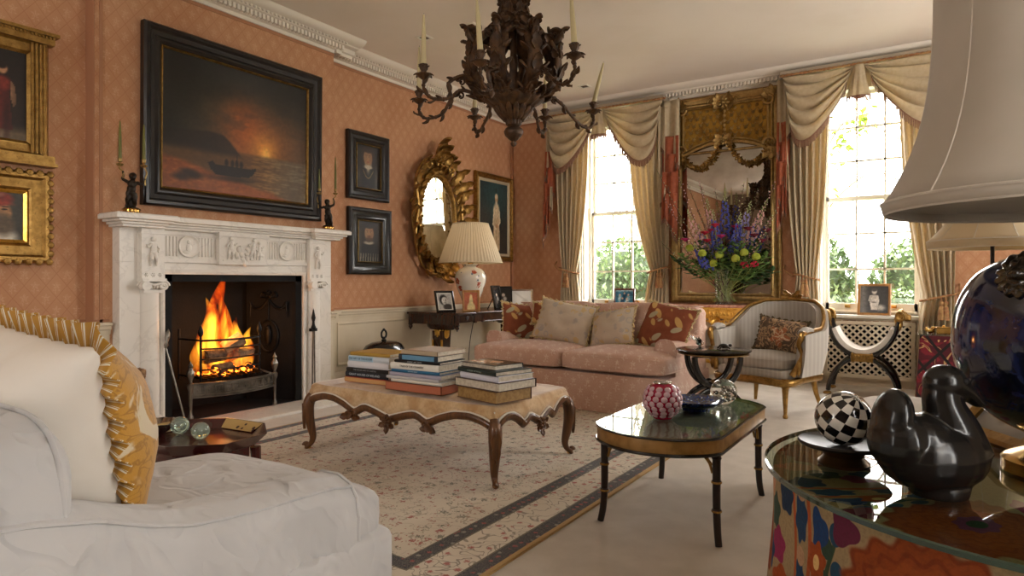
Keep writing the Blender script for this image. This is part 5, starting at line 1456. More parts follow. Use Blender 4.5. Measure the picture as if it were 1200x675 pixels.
def _clear(name, tint, ex=5., k=.8, b=.04):
    s = Mat(name); t = s.N.new('ShaderNodeBsdfTransparent'); t.inputs[0].default_value = (*lin(tint), 1); g = s.N.new('ShaderNodeBsdfGlossy'); g.inputs['Roughness'].default_value = .015
    lw = s.N.new('ShaderNodeLayerWeight'); lw.inputs[0].default_value = .5; f = E(s.nt, lw.outputs['Facing']); f = (f**ex)*k+b
    x = s.N.new('ShaderNodeMixShader'); s.L.new(f.s, x.inputs[0]); s.L.new(t.outputs[0], x.inputs[1]); s.L.new(g.outputs[0], x.inputs[2]); s.L.new(x.outputs[0], s.outn.inputs[0]); return s.m
M['clear_top'] = _clear('clear_glass', '#e6ece6')
mb = MB(); mb.prism(stadium(.004), GZ-.005, GZ); build(mb, 'glass_top', M['clear_top'], root, sm=0)
for sx in (-1, 1):
    for sy in (-1, 1):
        mb = MB(); x, y = sx*(a-.025), sy*(b-.02)
        P = [Vector((x, y, GZ-.07)), Vector((x, y, .3)), Vector((x, y, .15)), Vector((x+sx*.004, y+sy*.004, .06)), Vector((x+sx*.012, y+sy*.014, 0))]
        mb.tube(catmull(P, 5), lambda t: .0165-.003*t, 12)
        for z in (.33, .24, .13): mb.lathe([(.0165, z-.006), (.0195, z), (.0165, z+.006)], 14, T(x, y, 0))
        lg = build(mb, 'leg', M['darkwood'], root)
        mb = MB()
        for z in (.238, .128): mb.lathe([(.019, z-.004), (.0205, z-.002), (.0205, z+.002), (.019, z+.004)], 14, T(x, y, 0))
        build(mb, 'gilt_ring', M['gilt'], lg)
        mb = MB()
        for dx, dy in ((-sx, 0), (0, -sy)):
            mb.tube(catmull([(x+dx*.016, y+dy*.016, GZ-.15), (x+dx*.03, y+dy*.03, GZ-.11), (x+dx*.065, y+dy*.065, GZ-.075)], 5), .0055, 6)
            mb.tube([(x+dx*.016, y+dy*.016, GZ-.12), (x+dx*.05, y+dy*.05, GZ-.075)], .004, 6)
        build(mb, 'gilt_bracket', M['gilt'], lg)
# raspberry cut-glass vase
def _berry():
    s = Mat('raspberry_glass'); return s.bsdf('#d01a4c', .05, trans=.45, ior=1.4, coat=.5, spec=.8)
M['berry'] = _berry(); M['lens'] = plain('frosted_lens_glass', '#dcb2c2', .06, spec=.9, coat=.8)
root = thing('glass_vase', 'round raspberry-red glass vase covered in clear round lenses on the coffee table', 'vase', (-.985, 2.66, GZ))
R = .079
mb = MB(); mb.lathe([(.034, 0), (.04, .004)]+[(R*sin(t), R-R*cos(t)+.002) for t in [lerp(.55, PI-.5, i/18) for i in range(19)]]+[(.034, .151), (.034, .146)]+[((R-.006)*sin(t), R-(R-.006)*cos(t)+.002) for t in [lerp(PI-.5, .5, i/14) for i in range(15)]], 40); build(mb, 'body', M['berry'], root)
mb = MB(); rows = 8
for j in range(1, rows):
    t = lerp(.35, PI-.62, j/rows); n = max(6, int(15*sin(t)))
    for i in range(n):
        a_ = TAU*(i+.5*(j % 2))/n; d = Vector((sin(t)*cos(a_), sin(t)*sin(a_), -cos(t))); Mx = T(d.x*R, d.y*R, R+d.z*R+.002)@d.to_track_quat('Z', 'Y').to_matrix().to_4x4(); mb.ell((0, 0, 0), (.0142, .0125, .0055), Mx, 10, 6)
build(mb, 'lenses', M['lens'], root); mb = MB(); mb.lathe([(.034, .148), (.039, .152), (.038, .156), (.033, .155)], 30); build(mb, 'rim', M['silver'], root)
def _bluewhite():
    s = Mat('speckled_blue_glaze'); n = s.noise(70, 3); d, c = s.vor(60); return s.bsdf(s.mix((1-d.step(.2, .35))*c[0].gt(.55), s.mix(n.step(.4, .6), '#16204a', '#263a74'), '#8fa3c4'), .12, coat=.5)
M['bluewhite'] = _bluewhite()
root = thing('blue_dish', 'wide dark blue speckled dish behind the raspberry vase on the coffee table', 'dish', (-.93, 2.92, GZ))
mb = MB(); mb.lathe([(0, .008), (.05, .008), (.05, 0), (.056, 0), (.06, .012), (.1, .026), (.128, .046), (.13, .05), (.126, .049), (.098, .032), (.06, .018), (0, .016)], 40, caps=False); build(mb, 'bowl', M['bluewhite'], root)
def _glass(name, c, rough=.0, ior=1.45):
    return Mat(name).bsdf(c, rough, trans=1., ior=ior)
M['clear'] = _glass('solid_clear_glass', '#eef2ee'); M['green_glass'] = Mat('pale_green_glass').bsdf('#cfe6d6', .03, trans=.8, ior=1.35, coat=.4)
root = thing('glass_sphere', 'clear glass ball full of bubbles behind the blue dish on the coffee table', 'glass ball', (-.855, 3.12, GZ))
mb = MB(); mb.ell((0, 0, .061), .061, None, 32, 20); build(mb, 'ball', M['clear'], root)
mb = MB(); r_ = random.Random(2)
for i in range(26):
    d = Vector((r_.uniform(-1, 1), r_.uniform(-1, 1), r_.uniform(-1, 1)));  d = d.normalized()*.046*r_.random()**.4; mb.ell((d.x, d.y, d.z+.061), .006+.004*r_.random(), None, 8, 6)
build(mb, 'bubbles', M['silver'], root)
# ------------------------------------------------------------------ curtains and swagged pelmets
def _silk(name, a, b):
    s = Mat(name); n = s.noise(30, 3); return s.bsdf(s.mix(n.step(.3, .7), a, b), .55, bump=s.noise(500, 2), bstr=.06, sheen=.3, trl=.36, spec=.3)
M['curtain'] = _silk('cream_silk', '#d9c8a8', '#cfbc98'); M['coral'] = _silk('coral_lining', '#b86440', '#a85636')
M['trim_fr'] = plain('bobble_fringe', '#96705a', .9, var='#765644', nsc=120)
M['rope'] = plain('twisted_rope', '#b08a58', .8, var='#8f5a3c', nsc=40)
def rope(mb, pts, r, tw=60):
    P = [Vector(p) for p in pts]
    for ph in (0, PI):
        Q = []; s = 0
        for i, p in enumerate(P):
            if i: s += (P[i]-P[i-1]).length
            Q.append(p+Vector((0, cos(s*tw+ph)*r*.6, sin(s*tw+ph)*r*.6)))
        mb.tube(Q, r*.75, 6)
def resample(pts, d):
    out = [Vector(pts[0])]
    for a, b in zip(pts, pts[1:]):
        a, b = Vector(a), Vector(b); n = max(1, int((b-a).length/d))
        out += [a.lerp(b, (k+1)/n) for k in range(n)]
    return out
def curtain(name, lab, xo, xi, xt0, xt1, ztie, seed, top=2.93):
    """panel hung between xo (outer) and xi (inner) at the top, tied back to xt0..xt1 at ztie"""
    root = thing(name, lab, 'curtain', ((xo+xi)/2, 6.99, 0), 0, 'cream curtains at the tall windows'); cx = (xo+xi)/2
    def edge(t):   # t from top (0) to floor (1) -> x range
        z = lerp(top, .012, t); k = 0
        if z > ztie:
            s = (top-z)/(top-ztie); q = s**2.4
            return z, lerp(xo, xt0, q), lerp(xi, xt1, q)
        s = (ztie-z)/ztie; q = sin(min(1, s*2.2)*PI/2)
        c0, c1 = lerp(xo, xt0, .7), lerp(xi, xt1, .72); return z, lerp(xt0, c0, q), lerp(xt1, c1, q)
    def fn(u, v):
        z, a, b = edge(v); x = lerp(a, b, u); wd = abs(b-a)/abs(xi-xo)
        f = .034*sin(TAU*6.5*u+seed+.6*sin(v*3+seed))+.012*sin(TAU*13*u+v*5+seed*2)
        n = .006*nz(u*9+seed, v*4, 1.)
        tieb = math.exp(-((z-ztie)/.05)**2)
        return (x-cx, (f*(.45+.55*wd)*(1-.3*tieb)+n), z)
    mb = MB(); mb.grid(fn, 90, 60); build(mb, 'drape', M['curtain'], root, sm=70, solid=.004, recalc=False)
    mb = MB(); z, a, b = edge((top-ztie)/(top-.012)); m = (a+b)/2-cx; w = abs(b-a)/2+.03
    pts = [(m+w*cos(t), -.01+.075*sin(t), ztie+.035*cos(t)*(1 if xo < xi else -1)*-1) for t in [TAU*i/40 for i in range(41)]]
    rope(mb, pts, .009, 90); 
    hk = (xo-cx)+(.02 if xo > xi else -.02); mb.tube(catmull([(m+(w if xo > xi else -w), .0, ztie), (hk, .05, ztie+.07), (hk, .1, ztie+.12)], 5), .008, 6)
    tx = m+(-.02 if xo < xi else .02)
    for i, dz in enumerate((0, .0)):
        x = tx+.03*i
        mb.lathe([(.008, 0), (.018, -.012), (.018, -.03), (.012, -.045), (.02, -.055), (.028, -.12), (.03, -.17), (.0, -.17)], 14, T(x, -.09, ztie-.03+dz), rmod=lambda r, z, a: r*(1+.06*sin(a*14)))
        mb.bar((x, -.085, ztie), (x, -.09, ztie-.03), .006)
    build(mb, 'tieback', M['rope'], root)
    return root
curtain('curtain', 'cream curtain tied back left of the left window', -3.97, -3.5, -3.86, -3.66, 1.13, .4)
curtain('curtain', 'cream curtain tied back right of the left window', -2.52, -2.98, -2.53, -2.73, 1.13, 2.1)
curtain('curtain', 'cream curtain tied back left of the right window', -1.31, -.9, -1.2, -1.02, 1.05, 3.3)
curtain('curtain', 'cream curtain tied back right of the right window, half behind the big lampshade', .12, -.32, .1, -.13, .86, 5.2)
def fringe(mb, path, L, n_tas=None, out=Vector((0, -1, 0)), down=Vector((0, 0, -1))):
    P = resample(path, .011)
    for i in range(len(P)-1):
        a, b = P[i], P[i+1]; d = (b-a); w = d*.42; c = (a+b)/2; l = L*(.9+.15*((i*7) % 3)/2); o = out*(.004*((i % 3)-1))
        q = c+down*l+o
        mb.add([c-w+out*.003, c+w+out*.003, q+w*.8+out*.003, q-w*.8+out*.003, c-w-out*.003, c+w-out*.003, q+w*.8-out*.003, q-w*.8-out*.003], [(0, 1, 2, 3), (7, 6, 5, 4), (0, 4, 5, 1), (2, 6, 7, 3), (0, 3, 7, 4), (1, 5, 6, 2)])
    mb.tube(P[::2], .006, 5)
def pelmet(lab, x0, xm, x1, zt, sagL, sagR):
    Y = 6.9; root = thing('swag_pelmet', lab, 'pelmet', (0, Y, 0), 0, 'swagged pelmets over the windows')
    mb = MB(); mb.box(x0, x1, -.02, .19, zt+.005, zt+.05); build(mb, 'board', M['trim_board'], root)
    def swag(a, b, sag, lft, rgt):
        # lft/rgt: how far down the gathered ends spread
        def fn(u, v):
            x = lerp(a, b, u); us = u**(.78 if lft > rgt else 1/.78); w = max(0, 1-(2*us-1)**2)
            e = lft if u < .5 else rgt; e = lerp(lft, rgt, smooth(.1, .9, u))
            zz = zt-.005-e*v**1.3-(.02+sag*v**1.1)*(w**.62)
            xx = x+(.07*v*(1-u)**4-.07*v*u**4)*(1)
            ph = v*TAU*4.6+1.3*w*v+.7*sin(u*5+a*3)+.5*sin(u*9)*v
            dpt = .042*sin(ph)*(.5+.5*w)*(.75+.35*sin(v*9+u*4))+.05*v*w+.01*sin(v*31+u*5)*w
            return (xx, -.012-dpt-.02*v, zz+.016*sin(ph+1.2)*w)
        mb = MB(); mb.grid(fn, 48, 60); o = build(mb, 'swag', M['curtain'], root, sm=80, solid=.003, recalc=False)
        f = MB(); fringe(f, [Vector(fn(i/60, 1))+Vector((0, -.006, .004)) for i in range(61)], .07); build(f, 'fringe', M['trim_fr'], o, sm=0)
        return fn
    swag(x0+.015, xm-.01, sagL, .36, .1); swag(xm+.05, x1-.01, sagR, .1, .36)
    # bell in the middle
    mb = MB(); c = xm+.02
    def bell(u, v):
        a = lerp(PI*1.02, TAU*.99, u); r = .045+.055*v**1.5+.008*sin(u*TAU*4)*v; return (c+r*cos(a)*1.0, -.02+r*sin(a)*.75, zt-.005-.30*v)
    mb.grid(bell, 40, 12); mb.grid(lambda u, v: (lerp(c-.1, c+.1, u), -.01, lerp(zt-.005, zt-.22, v)), 2, 2); o = build(mb, 'bell', M['curtain'], root, sm=80, solid=.003, recalc=False)
    f = MB(); fringe(f, [Vector(bell(i/40, 1)) for i in range(41)], .055); build(f, 'fringe', M['trim_fr'], o, sm=0)
    mb = MB(); mb.grid(lambda u, v: (c+.085*cos(PI*u)*-1, .0, zt-.24-.075*sin(PI*u)*v), 16, 3); build(mb, 'lining', M['coral'], o, solid=.003, recalc=False)
    # cascading tails with coral lining
    def tail(xo, dr, steps):
        n = len(steps); o = None
        for k, (w0, w1, zt_, zin, zout, mk) in enumerate(steps):
            mb = MB(); fr = MB()
            yy = -.01-.0*k+.018*(n-1-k)
            def fn(u, v):
                x = xo+dr*lerp(w0, w1, u); zb = lerp(zout, zin, u); return (x, yy-.028*sin(u*PI*3.2+k)*(.4+.6*v), lerp(zt_, zb, v))
            mb.grid(fn, 12, 10)
            fringe(fr, [Vector(fn(i/12, 1))+Vector((0, -.004, 0)) for i in range(13)], .045)
            q = build(mb, 'tail' if k == 0 else 'tail_fold', M[mk], root if k == 0 else o, sm=60, solid=.004, recalc=False); o = o or q; build(fr, 'fringe', M['trim_fr'], o, sm=0)
    # (start, end of the strip from the outer edge inwards, top, lower end at the inner edge, lower end at the outer edge)
    st = [(0, .22, zt, 2.5, 2.26, 'curtain'), (.0, .2, 2.6, 2.06, 2.3, 'coral'), (.0, .17, 2.4, 2.14, 1.86, 'coral'), (.1, .2, 2.16, 1.86, 1.98, 'curtain'), (.0, .17, 2.2, 1.66, 1.9, 'coral'), (.0, .13, 1.96, 1.7, 1.44, 'coral')]
    tail(x0-.05, .6, st); tail(x1+.15 if x1 < -1 else x1+.04, -1, st)
    mb = MB(); rope(mb, resample([(x0-.005, -.03, zt+.005), (x1+.03, -.03, zt+.005)], .012), .011, 75); build(mb, 'rope_edge', M['rope'], root)
    return root
M['trim_board'] = plain('pelmet_board', '#a89a86', .8)
pelmet('cream silk swag pelmet with bobble fringe over the left window', -4.03, -3.33, -2.54, 3.0, .33, .33)
pelmet('cream silk swag pelmet with bobble fringe over the right window', -1.33, -.66, .2, 3.03, .33, .33)

# ------------------------------------------------------------------ tall gilt pier mirror and gilt console
PXC, PY_ = -1.93, 7.06
root = thing('pier_mirror', 'tall old gilt mirror with a carved trellis top and leafy garlands, between the windows', 'mirror', (PXC, YB-.012, 0))
Fm = FR((0, 0, 0), (1, 0, 0), (0, 0, 1)); hw, zb, zt = .575, .775, 3.0
mb = MB(); mb.frame([(-hw, zb), (hw, zb), (hw, zt), (-hw, zt)], [(0, 0), (0, .05), (.02, .06), (.04, .045), (.07, .04), (.085, .055), (.1, .05), (.105, .0)], Fm)
for sx in (-1, 1):
    for i in range(60): z = lerp(zb+.05, zt-.05, i/59); mb.ell((sx*(hw-.093), z, .052), (.007, .011, .007), Fm, 6, 4)
build(mb, 'frame', M['gilt_dull'], root, sm=40)
def arch(x): return 2.36+.13*(1-abs(x/.47)**2.2)+.0
mb = MB(); mb.grid(lambda u, v: (lerp(-.47, .47, u), lerp(arch(lerp(-.47, .47, u)), zt-.09, v), .02), 24, 4, M=Fm)
M['gilt_ground'] = plain('gilt_ground', '#a8812f', .45, .7, var='#7d5c22', nsc=14)
build(mb, 'panel', M['gilt_ground'], root)
mb = MB()
k = 0
for j in range(6):
    for i in range(13):
        x = -.44+i*.0735+(.0367 if j % 2 else 0); z = 2.48+j*.072
        if abs(x) > .44 or z > zt-.12 or z < arch(x)+.05 or abs(x) < .035: continue
        mb.rosette(.022, Fm@T(x, z, .024), 6, .5)
        for dx, dz in ((.0367, .036), (-.0367, .036)):
            if abs(x+dx*2) < .46 and z+dz*2 < zt-.1: mb.tube([Fm@Vector((x+dx*.35, z+dz*.35*2*.5, .026)), Fm@Vector((x+dx*.7, z+dz*1.4*.5*1.4, .026))], .005, 5)
build(mb, 'trellis_rosettes', M['gilt_dull'], root)
mb = MB()
mb.frame([(-.455, arch(-.455)+.02), (.455, arch(.455)+.02), (.455, zt-.105), (-.455, zt-.105)], [(0, .02), (0, .04), (.012, .045), (.022, .03), (.022, .02)], Fm)
mb.tube([Fm@Vector((lerp(-.47, .47, i/30), arch(lerp(-.47, .47, i/30)), .04)) for i in range(31)], .017, 7)
mb.tube([Fm@Vector((lerp(-.47, .47, i/30), arch(lerp(-.47, .47, i/30))+.035, .035)) for i in range(31)], .009, 6)
for z in [2.52+.05*i for i in range(8)]: mb.ell((0, z, .03), (.018, .026, .016), Fm, 8, 6)
mb.rosette(.055, Fm@T(0, arch(0)+.01, .05), 7, .4); mb.rosette(.07, Fm@T(0, zt-.1, .06), 7, .4)
for sx in (-1, 1):
    for a in (.6, 1.1, 1.6, 2.1): mb.leaf(.15, .07, Fm@T(0, zt-.1, .05)@RZ(-sx*a), curl=1.6, lobes=2, thick=.008, n=10)
    for a in (.9, 1.5, 2.1): mb.leaf(.13, .06, Fm@T(0, arch(0)+.01, .05)@RZ(-sx*a), curl=1.2, lobes=2, thick=.008, n=9)
    mb.scroll(.05, 1.5, .013, Fm@T(sx*.12, zt-.08, .06)@SC(sx, 1, 1)); mb.scroll(.06, 1.5, .014, Fm@T(sx*.46, zt-.12, .06)@SC(-sx, -1, 1)); mb.scroll(.07, 1.4, .016, Fm@T(sx*.47, 2.42, .06)@SC(-sx, 1, 1))
    for a in (-.6, 0, .6): mb.leaf(.16, .08, Fm@T(sx*.48, 2.38, .05)@RZ(a+PI), curl=1.2, lobes=2, thick=.008, n=9); mb.leaf(.14, .07, Fm@T(sx*.5, zt-.1, .055)@RZ(a+sx*.8), curl=1.4, lobes=2, thick=.008, n=9)
build(mb, 'carving', M['gilt_dull'], root, sm=50)
for sx in (-1, 1):
    mb = MB(); A, B = Vector((sx*.05, 2.47, .05)), Vector((sx*.45, 2.39, .05))
    rr = random.Random(int(sx)+7)
    for i in range(26):
        t = i/25; p = A.lerp(B, t)+Vector((0, -.2*sin(PI*t)**.8, 0))
        for q in range(3): mb.leaf(.05, .026, Fm@T(*p)@RZ(rr.uniform(0, TAU))@RX(.5), curl=.9, lobes=1, thick=.004, n=5)
        mb.ell(tuple(p), (.014, .014, .014), Fm, 6, 4)
    build(mb, 'garland', M['gilt'], root, sm=60)
mb = MB(); mb.box(-.48, .48, -.012, -.0, zb+.08, 2.5); build(mb, 'glass', M['mirror_old'], root)

root = thing('gilt_console', 'bright gilt carved console table with a pink marble top under the tall mirror', 'console table', (-1.93, 6.9, 0))
mb = MB(); mb.prism([(-.6, -.19), (-.5, -.22), (.5, -.22), (.6, -.19), (.6, .18), (-.6, .18)], .735, .765); build(mb, 'top', M['pink_marble'], root, bevel=.006)
mb = MB(); mb.box(-.56, .56, -.19, -.165, .62, .735); mb.box(-.56, -.535, -.19, .17, .62, .735); mb.box(.535, .56, -.19, .17, .62, .735)
Fc = FR((0, -.19, 0), (1, 0, 0), (0, 0, 1))
mb.tube([(-.57, -.195, .728), (.57, -.195, .728)], .01, 6); mb.tube([(-.57, -.195, .715), (.57, -.195, .715)], .006, 6)
mb.tube([Fc@Vector((x, .615-.03*cos(x*12)*(1 if abs(x) < .3 else .4), .008)) for x in [lerp(-.56, .56, i/40) for i in range(41)]], .011, 6)
for i in range(28): x = lerp(-.52, .52, i/27); mb.ell((x, .672, .004), (.013, .022, .009), Fc, 8, 6)
for q in range(-4, 5): mb.leaf(.1-.006*abs(q), .035, Fc@T(0, .64, .012)@RZ(PI+q*.33), curl=.7, lobes=1, thick=.007, n=8)
mb.rosette(.03, Fc@T(0, .63, .02), 6, .4)
for sx in (-1, 1): mb.scroll(.05, 1.4, .012, Fc@T(sx*.13, .6, .012)@SC(sx, -1, 1)); mb.leaf(.16, .06, Fc@T(sx*.15, .61, .01)@RZ(-sx*1.7), curl=.6, lobes=3, thick=.007, n=10)
build(mb, 'apron', M['gilt_bright'], root, sm=45)
for sx in (-1, 1):
    mb = MB(); x = sx*.5
    mb.tube(catmull([(x, -.15, .64), (x+sx*.03, -.18, .5), (x-sx*.02, -.12, .3), (x-sx*.06, -.05, .12), (x-sx*.02, -.1, .02)], 6), lambda t: .035-.015*t, 10)
    mb.scroll(.05, 1.4, .02, FR((x, -.16, .6), (1, 0, 0), (0, 0, 1))@SC(sx, 1, 1)); mb.leaf(.2, .08, FR((x, -.18, .62), (1, 0, 0), (0, -.2, -1)), curl=-.5, lobes=3, thick=.01, n=10)
    mb.ell((x-sx*.02, -.1, .022), (.04, .04, .022)); build(mb, 'leg', M['gilt_bright'], root, sm=50)
    mb = MB(); mb.box(x-.03, x+.03, .12, .17, 0, .63); build(mb, 'leg', M['gilt_bright'], root, bevel=.004)
mb = MB(); mb.tube(catmull([(-.46, -.06, .12), (-.2, .02, .16), (0, .04, .14), (.2, .02, .16), (.46, -.06, .12)], 6), .02, 8); mb.rosette(.05, T(0, .02, .15)@RX(PI/2), 7, .4); build(mb, 'stretcher', M['gilt_bright'], root)

# photo frames on the sills
photo_frame('photo_frame', 'red-brown framed blue photo standing on the left window sill behind the sofa', (-3.08, 7.06, WZ0+.001), .12, .12, .25, .24, .02, M['redwood'], bluephoto())
photo_frame('photo_frame', 'light-wood framed black and white photo of a seated figure on the right window sill', (-.53, 7.05, WZ0+.001), -.08, .14, .28, .30, .022, M['lightwood'], bwstand())
# ------------------------------------------------------------------ bergere armchair
M['grey_blue'] = (lambda s: s.bsdf(s.mix((lambda x, y, z: ((x+y*.5)*190.).sin().step(-.2, .6))(*s.xyz()), '#a8a197', '#b2aba1'), .85, sheen=.2, spec=.2, bump=s.noise(9, 3), bstr=.25, bdist=.01))(Mat('striped_grey_cloth'))
BO = Vector((-1.12, 5.46, 0)); BR = math.radians(-15)
root = thing('bergere_armchair', 'gilt-framed tub armchair in striped grey cloth by the tall gilt mirror', 'armchair', BO, BR)
def plan(t, k=1.):   # tub plan: t 0 = right front, 1 = left front, round the back
    a = lerp(-.36, PI+.36, t); r = 1.
    x = .335*k*cos(a); y = .31*k*sin(a)+.0
    if sin(a) < 0: x = .335*k*math.copysign(1, cos(a))*(1-.02*abs(sin(a))); y = -.62*k*abs(sin(a))*1.15
    return x, y
def toph(t): s = abs(2*t-1); return interp([(0, .85), (.3, .84), (.5, .79), (.68, .69), (.8, .64), (1, .62)], s)
mb = MB()
def tub(sgn):
    def fn(u, v):
        x, y = plan(u, 1+.1*v if sgn > 0 else 1.06+.13*v); z = lerp(.3, toph(u)-.01, v)
        b = (.018*sin(PI*v)*(-1 if sgn > 0 else 1)); L = sqrt(x*x+y*y)+1e-6; q = 1-(.045 if sgn > 0 else -.01)/L-b*.0
        return (x*q+x/L*b, y*q+y/L*b, z)
    return fn
mb.grid(tub(1), 50, 10); mb.grid(tub(-1), 50, 10, flip=True)
n = 50; A = [tub(1)(i/n, 1) for i in range(n+1)]; B = [tub(-1)(i/n, 1) for i in range(n+1)]; mb.add(A+B, [(i, i+1, n+1+i+1, n+1+i) for i in range(n)])
for e in (0, 1):
    a_ = [tub(1)(e, j/10) for j in range(11)]; b_ = [tub(-1)(e, j/10) for j in range(11)]; mb.add(a_+b_, [(j, j+1, 12+j, 11+j) for j in range(10)])
build(mb, 'back_upholstery', M['grey_blue'], root, sm=60)
mb = MB(); softbox(mb, .52, .56, .1, T(0, -.06, .385), e1=.4, e2=.3, crown=.03, nu=48); piping(mb, .52, .56, .03, T(0, -.06, .385), .3, .005, .97); build(mb, 'seat_cushion', M['grey_blue'], root, sm=70)
mb = MB(); softbox(mb, .6, .6, .09, T(0, -.06, .305), e1=.25, e2=.28, nu=48); build(mb, 'seat', M['grey_blue'], root, sm=60)
for sx in (-1, 1):
    mb = MB(); P = catmull([(sx*.36, -.12, .635), (sx*.36, -.2, .645), (sx*.355, -.27, .625)], 6); mb.tube(P, lambda t: .028+.006*sin(PI*t), 10, sx=.7); build(mb, 'arm_pad', M['grey_blue'], root)
mb = MB()
mb.tube([Vector((*[c*1.12 for c in plan(i/60, 1.)], toph(i/60)+.004)) for i in range(61)], .015, 8, sx=1.1)
for sx in (-1, 1):
    mb.tube(catmull([(sx*.375, -.245, .62), (sx*.37, -.29, .6), (sx*.352, -.3, .54), (sx*.36, -.26, .46), (sx*.335, -.275, .38), (sx*.305, -.31, .31)], 6), lambda t: .02+.004*sin(t*9), 8)
    mb.scroll(.026, 1.3, .012, FR((sx*.365, -.285, .605), (0, -1, 0), (0, 0, 1)))
    mb.leaf(.12, .04, FR((sx*.35, -.3, .43), (1, 0, 0), (0, -.1, -1)), curl=.3, lobes=2, thick=.005, n=8)
rail_ = [(.31*sq(cos(TAU*i/60), .35), -.06+.315*sq(sin(TAU*i/60), .35), .268-.012*abs(sin(TAU*i/60*2))) for i in range(60)]
mb.tube(rail_, .024, 8, True, sx=1.2); mb.tube([(x*1.05, (y+.06)*1.05-.06, z+.02) for x, y, z in rail_], .008, 6, True)
mb.rosette(.035, T(0, .36, .87)@RX(PI/2-.1), 7, .4)
for a in (-1.3, -.8, .8, 1.3): mb.leaf(.11, .045, T(0, .355, .86)@RX(PI/2)@RZ(a), curl=.9, lobes=2, thick=.006, n=8)
mb.rosette(.028, T(0, -.375, .262)@RX(PI/2), 7, .4)
build(mb, 'gilt_frame', M['gilt'], root, sm=50)
for sx in (-1, 1):
    mb = MB(); x, y = sx*.265, -.325
    mb.lathe([(0, 0), (.015, 0), (.019, .012), (.014, .025), (.012, .03), (.022, .2), (.023, .215), (.028, .222), (.02, .232), (.03, .245), (.03, .29)], 14, T(x, y, 0), rmod=lambda r, z, a: r*(1+.07*cos(a*7) if .03 < z < .21 else r and 1)); build(mb, 'leg', M['gilt'], root)
    mb = MB(); mb.tube([(sx*.23, .19, .28), (sx*.25, .225, .12), (sx*.275, .26, 0)], [.026, .018, .013], 10); build(mb, 'leg', M['gilt'], root)
def _tapestry():
    s = Mat('needlepoint'); x, yy, y = s.xyz(); n = s.noise(14, 3, dist=1.5); w = (n-.5).abs()
    r = ((x-.02)*(x-.02)+(y-.12)*(y-.12)).sqrt(); th = (y-.12).atan2(x-.02); pl_ = ((th*3+r*30).sin()*.5+.5)
    pt = 1-(r-((th*5.+n*5.).sin()*.3+.75)*.085).step(-.006, .01); c = s.mix(1-w.step(.02, .06), '#5c4a3a', '#a98a66'); c = s.mix(pt*.75, c, '#b06a44'); c = s.mix((1-(w).step(.01, .03))*pt, c, '#d2c0a0')
    return s.bsdf(c, .9, bump=s.noise(300, 2), bstr=.2)
M['tapestry'] = _tapestry(); M['olive_fringe'] = plain('olive_fringe', '#5a4c34', .9)
cl = Matrix.Translation(BO) @ RZ(BR) @ Vector((.04, .0, .445))
cushion('brown needlepoint cushion with an orange flower on the striped grey tub chair', cl, (-.28, .1, BR-.05), .4, .27, .13, M['tapestry'], M['olive_fringe'], 3.)

# ------------------------------------------------------------------ ebonised side table
SX = at_d(836, 415, 4.5); STZ = .535
root = thing('side_table', 'round ebonised side table on curved crossing black legs beside the sofa arm', 'side table', (SX.x, SX.y, 0), TH)
mb = MB(); mb.lathe([(0, STZ-.03), (.2, STZ-.03), (.225, STZ-.026), (.235, STZ-.018), (.24, STZ-.012), (.25, STZ-.008), (.25, STZ-.002), (.245, STZ), (0, STZ)], 56); build(mb, 'top', M['black_lacquer'], root)
mb = MB(); mb.lathe([(.2, STZ-.036), (.236, STZ-.03), (.236, STZ-.026), (.2, STZ-.026)], 56); build(mb, 'gilt_rim', M['gilt'], root)
mb = MB()
for y in (-.09, .09):
    mb.tube([(.155*cos(a), y, STZ-.045-.0+.205*sin(a)*1.0) for a in [PI+PI*i/24 for i in range(25)]], .022, 8, sx=1., sy=.7)
    mb.tube([(.2*cos(a), y, .02+.265*sin(a)*.95) for a in [PI*i/24 for i in range(25)]], .022, 8, sx=1., sy=.7)
mb.box(-.025, .025, -.1, .1, .26, .31); mb.lathe([(.02, -.11), (.035, -.105), (.02, -.098)], 14, T(0, 0, .285)@RX(PI/2)); mb.box(-.15, .15, -.1, .1, STZ-.05, STZ-.03)
build(mb, 'curved_legs', M['black_lacquer'], root)
mb = MB()
for y in (-.107, .107): mb.lathe([(.0, .0), (.02, .0), (.016, .006), (0, .008)], 16, T(0, y, .285)@RX(PI/2 if y < 0 else -PI/2))
for y in (-.109, .109):
    for x in (-.2, .2): mb.ell((x, y*.8, .012), (.028, .024, .012))
build(mb, 'gilt_boss', M['gilt'], root)
q = at_z(820, 405, STZ)
root = thing('glass_ornament', 'clear moulded glass ornament shaped like a shell at the left of the black round table', 'glass ornament', (q.x, q.y, STZ))
mb = MB()
for i in range(9): a = lerp(-1.2, 1.2, i/8); mb.leaf(.1, .035, RZ(TH)@T(0, 0, .004)@RZ(a+PI/2)@RX(.5+.1*cos(a)), curl=.5, lobes=1, thick=.006, n=7)
mb.ell((0, 0, .02), (.03, .025, .02)); build(mb, 'body', M['clear'], root, sm=60)
q = at_z(848, 409, STZ)
root = thing('metal_ornament', 'small dark metal creature ornament at the right of the black round table', 'ornament', (q.x, q.y, STZ), TH)
mb = MB(); mb.ell((0, 0, .02), (.035, .025, .018)); mb.ell((.045, 0, .025), (.014, .011, .011)); mb.tube([(.02, 0, .02), (.045, 0, .025)], .008, 6)
for sx in (-1, 1):
    for sy in (-1, 1): mb.tube([(sx*.02, sy*.015, .018), (sx*.036, sy*.03, .004)], [.009, .006], 6)
build(mb, 'body', M['bronze'], root, remesh=.003, smoothit=2)

